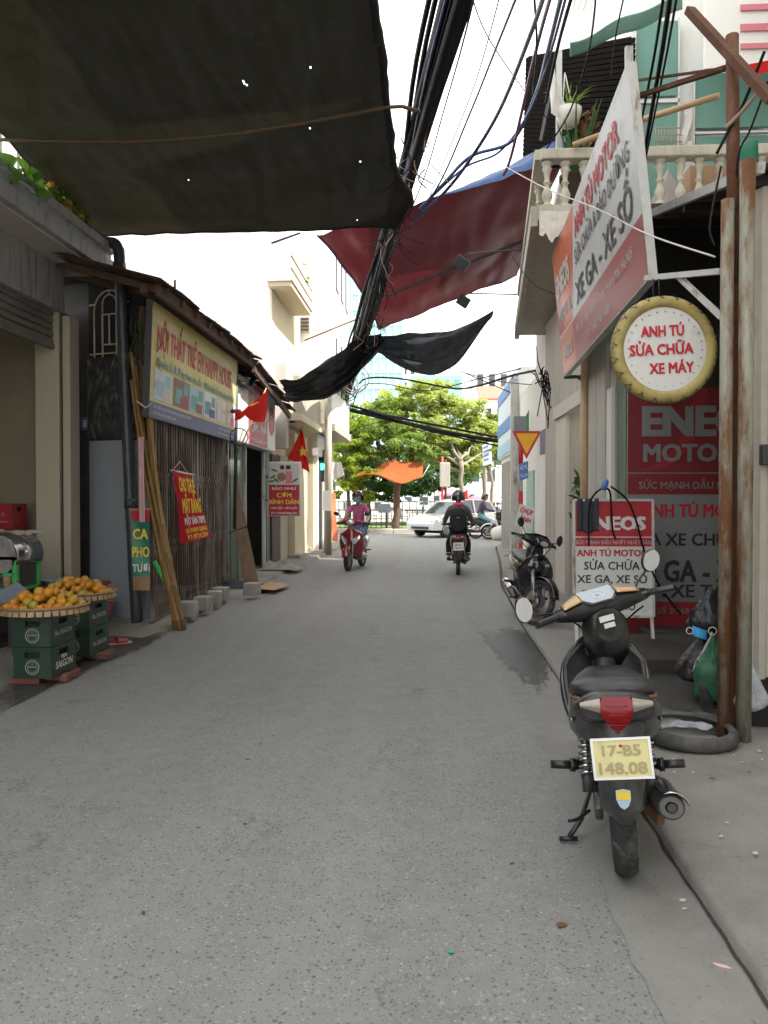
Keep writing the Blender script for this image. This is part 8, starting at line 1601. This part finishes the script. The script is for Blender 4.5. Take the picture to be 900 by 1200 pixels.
for k in range(4): a = q[0]*(0.85-0.2*k)+q[3]*(0.15+0.2*k); b = q[1]*(0.85-0.2*k)+q[2]*(0.15+0.2*k); m = MB(); m.bar(a+(b-a)*0.12+Vector((0,-0.01,0)), a+(b-a)*0.88+Vector((0,-0.01,0)),0.01,0.07); m.build('text_line','sign_blue',bsn)
m = MB(); m.tube([PY(569,546,33.1),PY(569,624,33.1)],0.05,8); m.build('pole','bark_pale',bsn)
# stalls, parasols, far people and buildings
def parasol(x, y, Y, r, mt, lb):
    q = PY(x,y,Y); t = empty('parasol', (q.x,Y,0.2), lb, 'parasol', 'stall parasols'); m = MB(); m.lathe([(r,0),(r*0.98,0.06),(r*0.5,0.30),(0.03,0.48)],12,(q.x,Y,q.z-0.2),smooth=False); m.build('canopy',mt,t); m = MB(); m.tube([(q.x,Y,0.2),(q.x,Y,q.z+0.2)],0.03,6); m.build('pole','alloy',t)
parasol(530,577,44,1.0,'parasol_pink','pink parasol farthest over toward the trees'); parasol(548,575,45,1.3,'parasol_white','pale parasol beside the pink one'); parasol(567,583,44,1.2,'parasol_pink','dull pink parasol with grey shade by the red flag'); parasol(583,587,46,1.4,'awning_blue','grey-blue parasol beyond the corner shop'); parasol(470,590,46,1.0,'parasol_white','pale parasol behind the dark tree trunk')
ff_ = empty('red_pennant', tuple(PY(547,612,34)), 'red pennant on a stick above the backpack rider', 'flag'); m = MB(); m.tube([PY(547,622,34),PY(548,570,34)],0.02,6); m.build('staff','rail_dark',ff_); m = MB(); m.grid(lambda u, v: PY(548-5*u, 573+20*v*(1-0.2*u)+4*u, 34)+Vector((0,0.05*math.sin(6*u+4*v),0)),6,8); m.build('cloth','flag_red',ff_)
def far_house(name, label, x0, x1, ytop, Y, dep, mt, wins, ybase=0, roof=None, rows=2, cols=3, wmt='window_dark'):
    a, b = PY(x0,ytop,Y), PY(x1,ytop,Y); t = empty(name, ((a.x+b.x)/2,Y,0), label, 'building'); m = MB(); m.box(a.x,b.x,Y,Y+dep,0,a.z); m.build('wall',mt,t)
    if wins:
        w_ = (b.x-a.x)/cols; h_ = a.z/rows
        for i in range(cols):
            for k in range(rows): m = MB(); m.box(a.x+w_*(i+0.25),a.x+w_*(i+0.75),Y-0.04,Y,h_*(k+0.35),h_*(k+0.8)); m.build('window',wmt,t); 
    if roof: m = MB(); m.prism([(a.x-0.3,Y-0.4,a.z),(b.x+0.3,Y-0.4,a.z),(b.x+0.3,Y+dep/2,a.z+roof[1]),(a.x-0.3,Y+dep/2,a.z+roof[1])],(0,0,0.2)); m.build('roof',roof[0],t)
    return t
far_house('low_stall_house','low white stall house with pink awning beyond the park',505,560,572,58,6,'white_wall',True,rows=1,cols=4)
far_house('grey_house','grey and white two-storey house right of the trees',548,640,545,62,8,'grey_white',True,rows=2,cols=5)
far_house('brick_house','house with salmon upper wall behind the slim tree',575,625,520,66,8,'pink_wall',True,rows=2,cols=3)
far_house('red_roof_house','far house with red tiled roof above the trees',566,606,470,75,10,'white_wall',True,rows=3,cols=3,roof=('roof_red',1.8))
far_house('grey_block','flat grey apartment block above the red roof',556,625,432,95,14,'grey_white',True,rows=5,cols=5)
far_house('white_park_house','white house seen through the trunks of the park',380,470,560,64,8,'white_wall',True,rows=2,cols=5)
far_house('pale_far_block','pale block far behind the park trees',430,545,520,90,10,'pale_blue',True,rows=4,cols=6)
tw_ = empty('glass_tower', (PY(440,0,140).x,140,0), 'tall teal glass tower far behind the sagging nets', 'building'); a, b = PY(404,300,140), PY(472,300,140)
m = MB(); m.box(a.x,b.x,140,158,0,a.z); m.build('curtain_wall','teal_tower',tw_)
for i in range(9): x = a.x+(b.x-a.x)*i/8; m = MB(); m.box(x-0.12,x+0.12,139.8,140,0,a.z); m.build('mullion','tower_line',tw_)
for k in range(16): m = MB(); z = a.z*(k+0.5)/16; m.box(a.x,b.x,139.75,139.98,z,z+0.25); m.build('floor_band','tower_line',tw_)
far_house('white_slab_tower','narrow white tower beside the teal glass tower',470,488,395,150,10,'white_wall',True,rows=12,cols=2)
far_house('teal_roof_block','far block with teal roof band above the tree crown',480,542,440,120,10,'teal_awning',True,rows=6,cols=5,wmt='teal_glass')
# ================================================================== UNSEEN BUILDING BLOCKS ADDED TO SHADE THE LANE
t = empty('unseen_shade_house', (4.5,0,0), 'unseen house block added beside the repair shed to shade the lane', 'house')
m = MB(); m.box(2.3,9,-4.5,4.6,0,12.0); m.build('wall','old_white',t); m = MB(); m.box(4.1,9.5,4.65,9.4,0,15.0); m.box(5.1,9.5,9.41,10.7,0,15.0); m.build('shade_wing','old_white',t)
# ================================================================== LITTER
def bit(x, y, z, s, mt, lb, cat='litter', long=1.0, group=None):
    p = PZ(x, y, z); a = random.random()*6.28; n = 7; m = MB(); ring = [Vector((s*long*math.cos(2*math.pi*k/n)*(0.8+0.4*random.random()), s*math.sin(2*math.pi*k/n)*(0.8+0.4*random.random()), 0.0015+0.06*s*random.random())) for k in range(n)]
    M2 = Matrix.Rotation(a, 3, 'Z'); m.add([p+M2 @ v_ for v_ in ring]+[p+Vector((0,0,0.0022))], [(k,(k+1)%n,n) for k in range(n)]); tag(m.build('litter_scrap', mt, solid=0.0006), lb, cat, group)
bit(528,1115,0.004,0.011,'litter_green','tiny green wrapper scrap on the near asphalt'); bit(658,1084,0.004,0.018,'rust_brown','small reddish-brown scrap on the asphalt behind the parked motorbike')
bit(846,1132,0.07,0.008,'litter_pink','pale pink straw-like strip on the concrete edge',long=3.2)
for x, y in ((320,862),(305,872),(290,890),(233,970),(287,966),(168,1070),(600,1012)): bit(x, y, 0.002, 0.005+0.004*random.random(), 'dry_leaf', 'small dark leaf scrap lying on the asphalt', 'leaf', 1.8, 'dark leaf scraps on the asphalt')
for x, y in ((790,890),(812,905),(835,912),(860,885),(890,880),(878,905),(845,980),(800,1055),(802,1065),(852,964),(885,1000),(790,905),(870,893),(893,890)): bit(x, y, 0.066, 0.005+0.006*random.random(), random.choice(('litter_pale','dry_leaf','litter_pale')), 'small pale scrap of rubbish on the concrete apron', 'litter', 1.5, 'rubbish scraps on the apron')
for x, y in ((365,640),(372,645),(360,650),(352,656)): bit(x, y, 0.01, 0.04, 'litter_pale', 'pale paper scrap in the gutter by the cream house', 'litter', 1.5, 'paper scraps by the cream house')
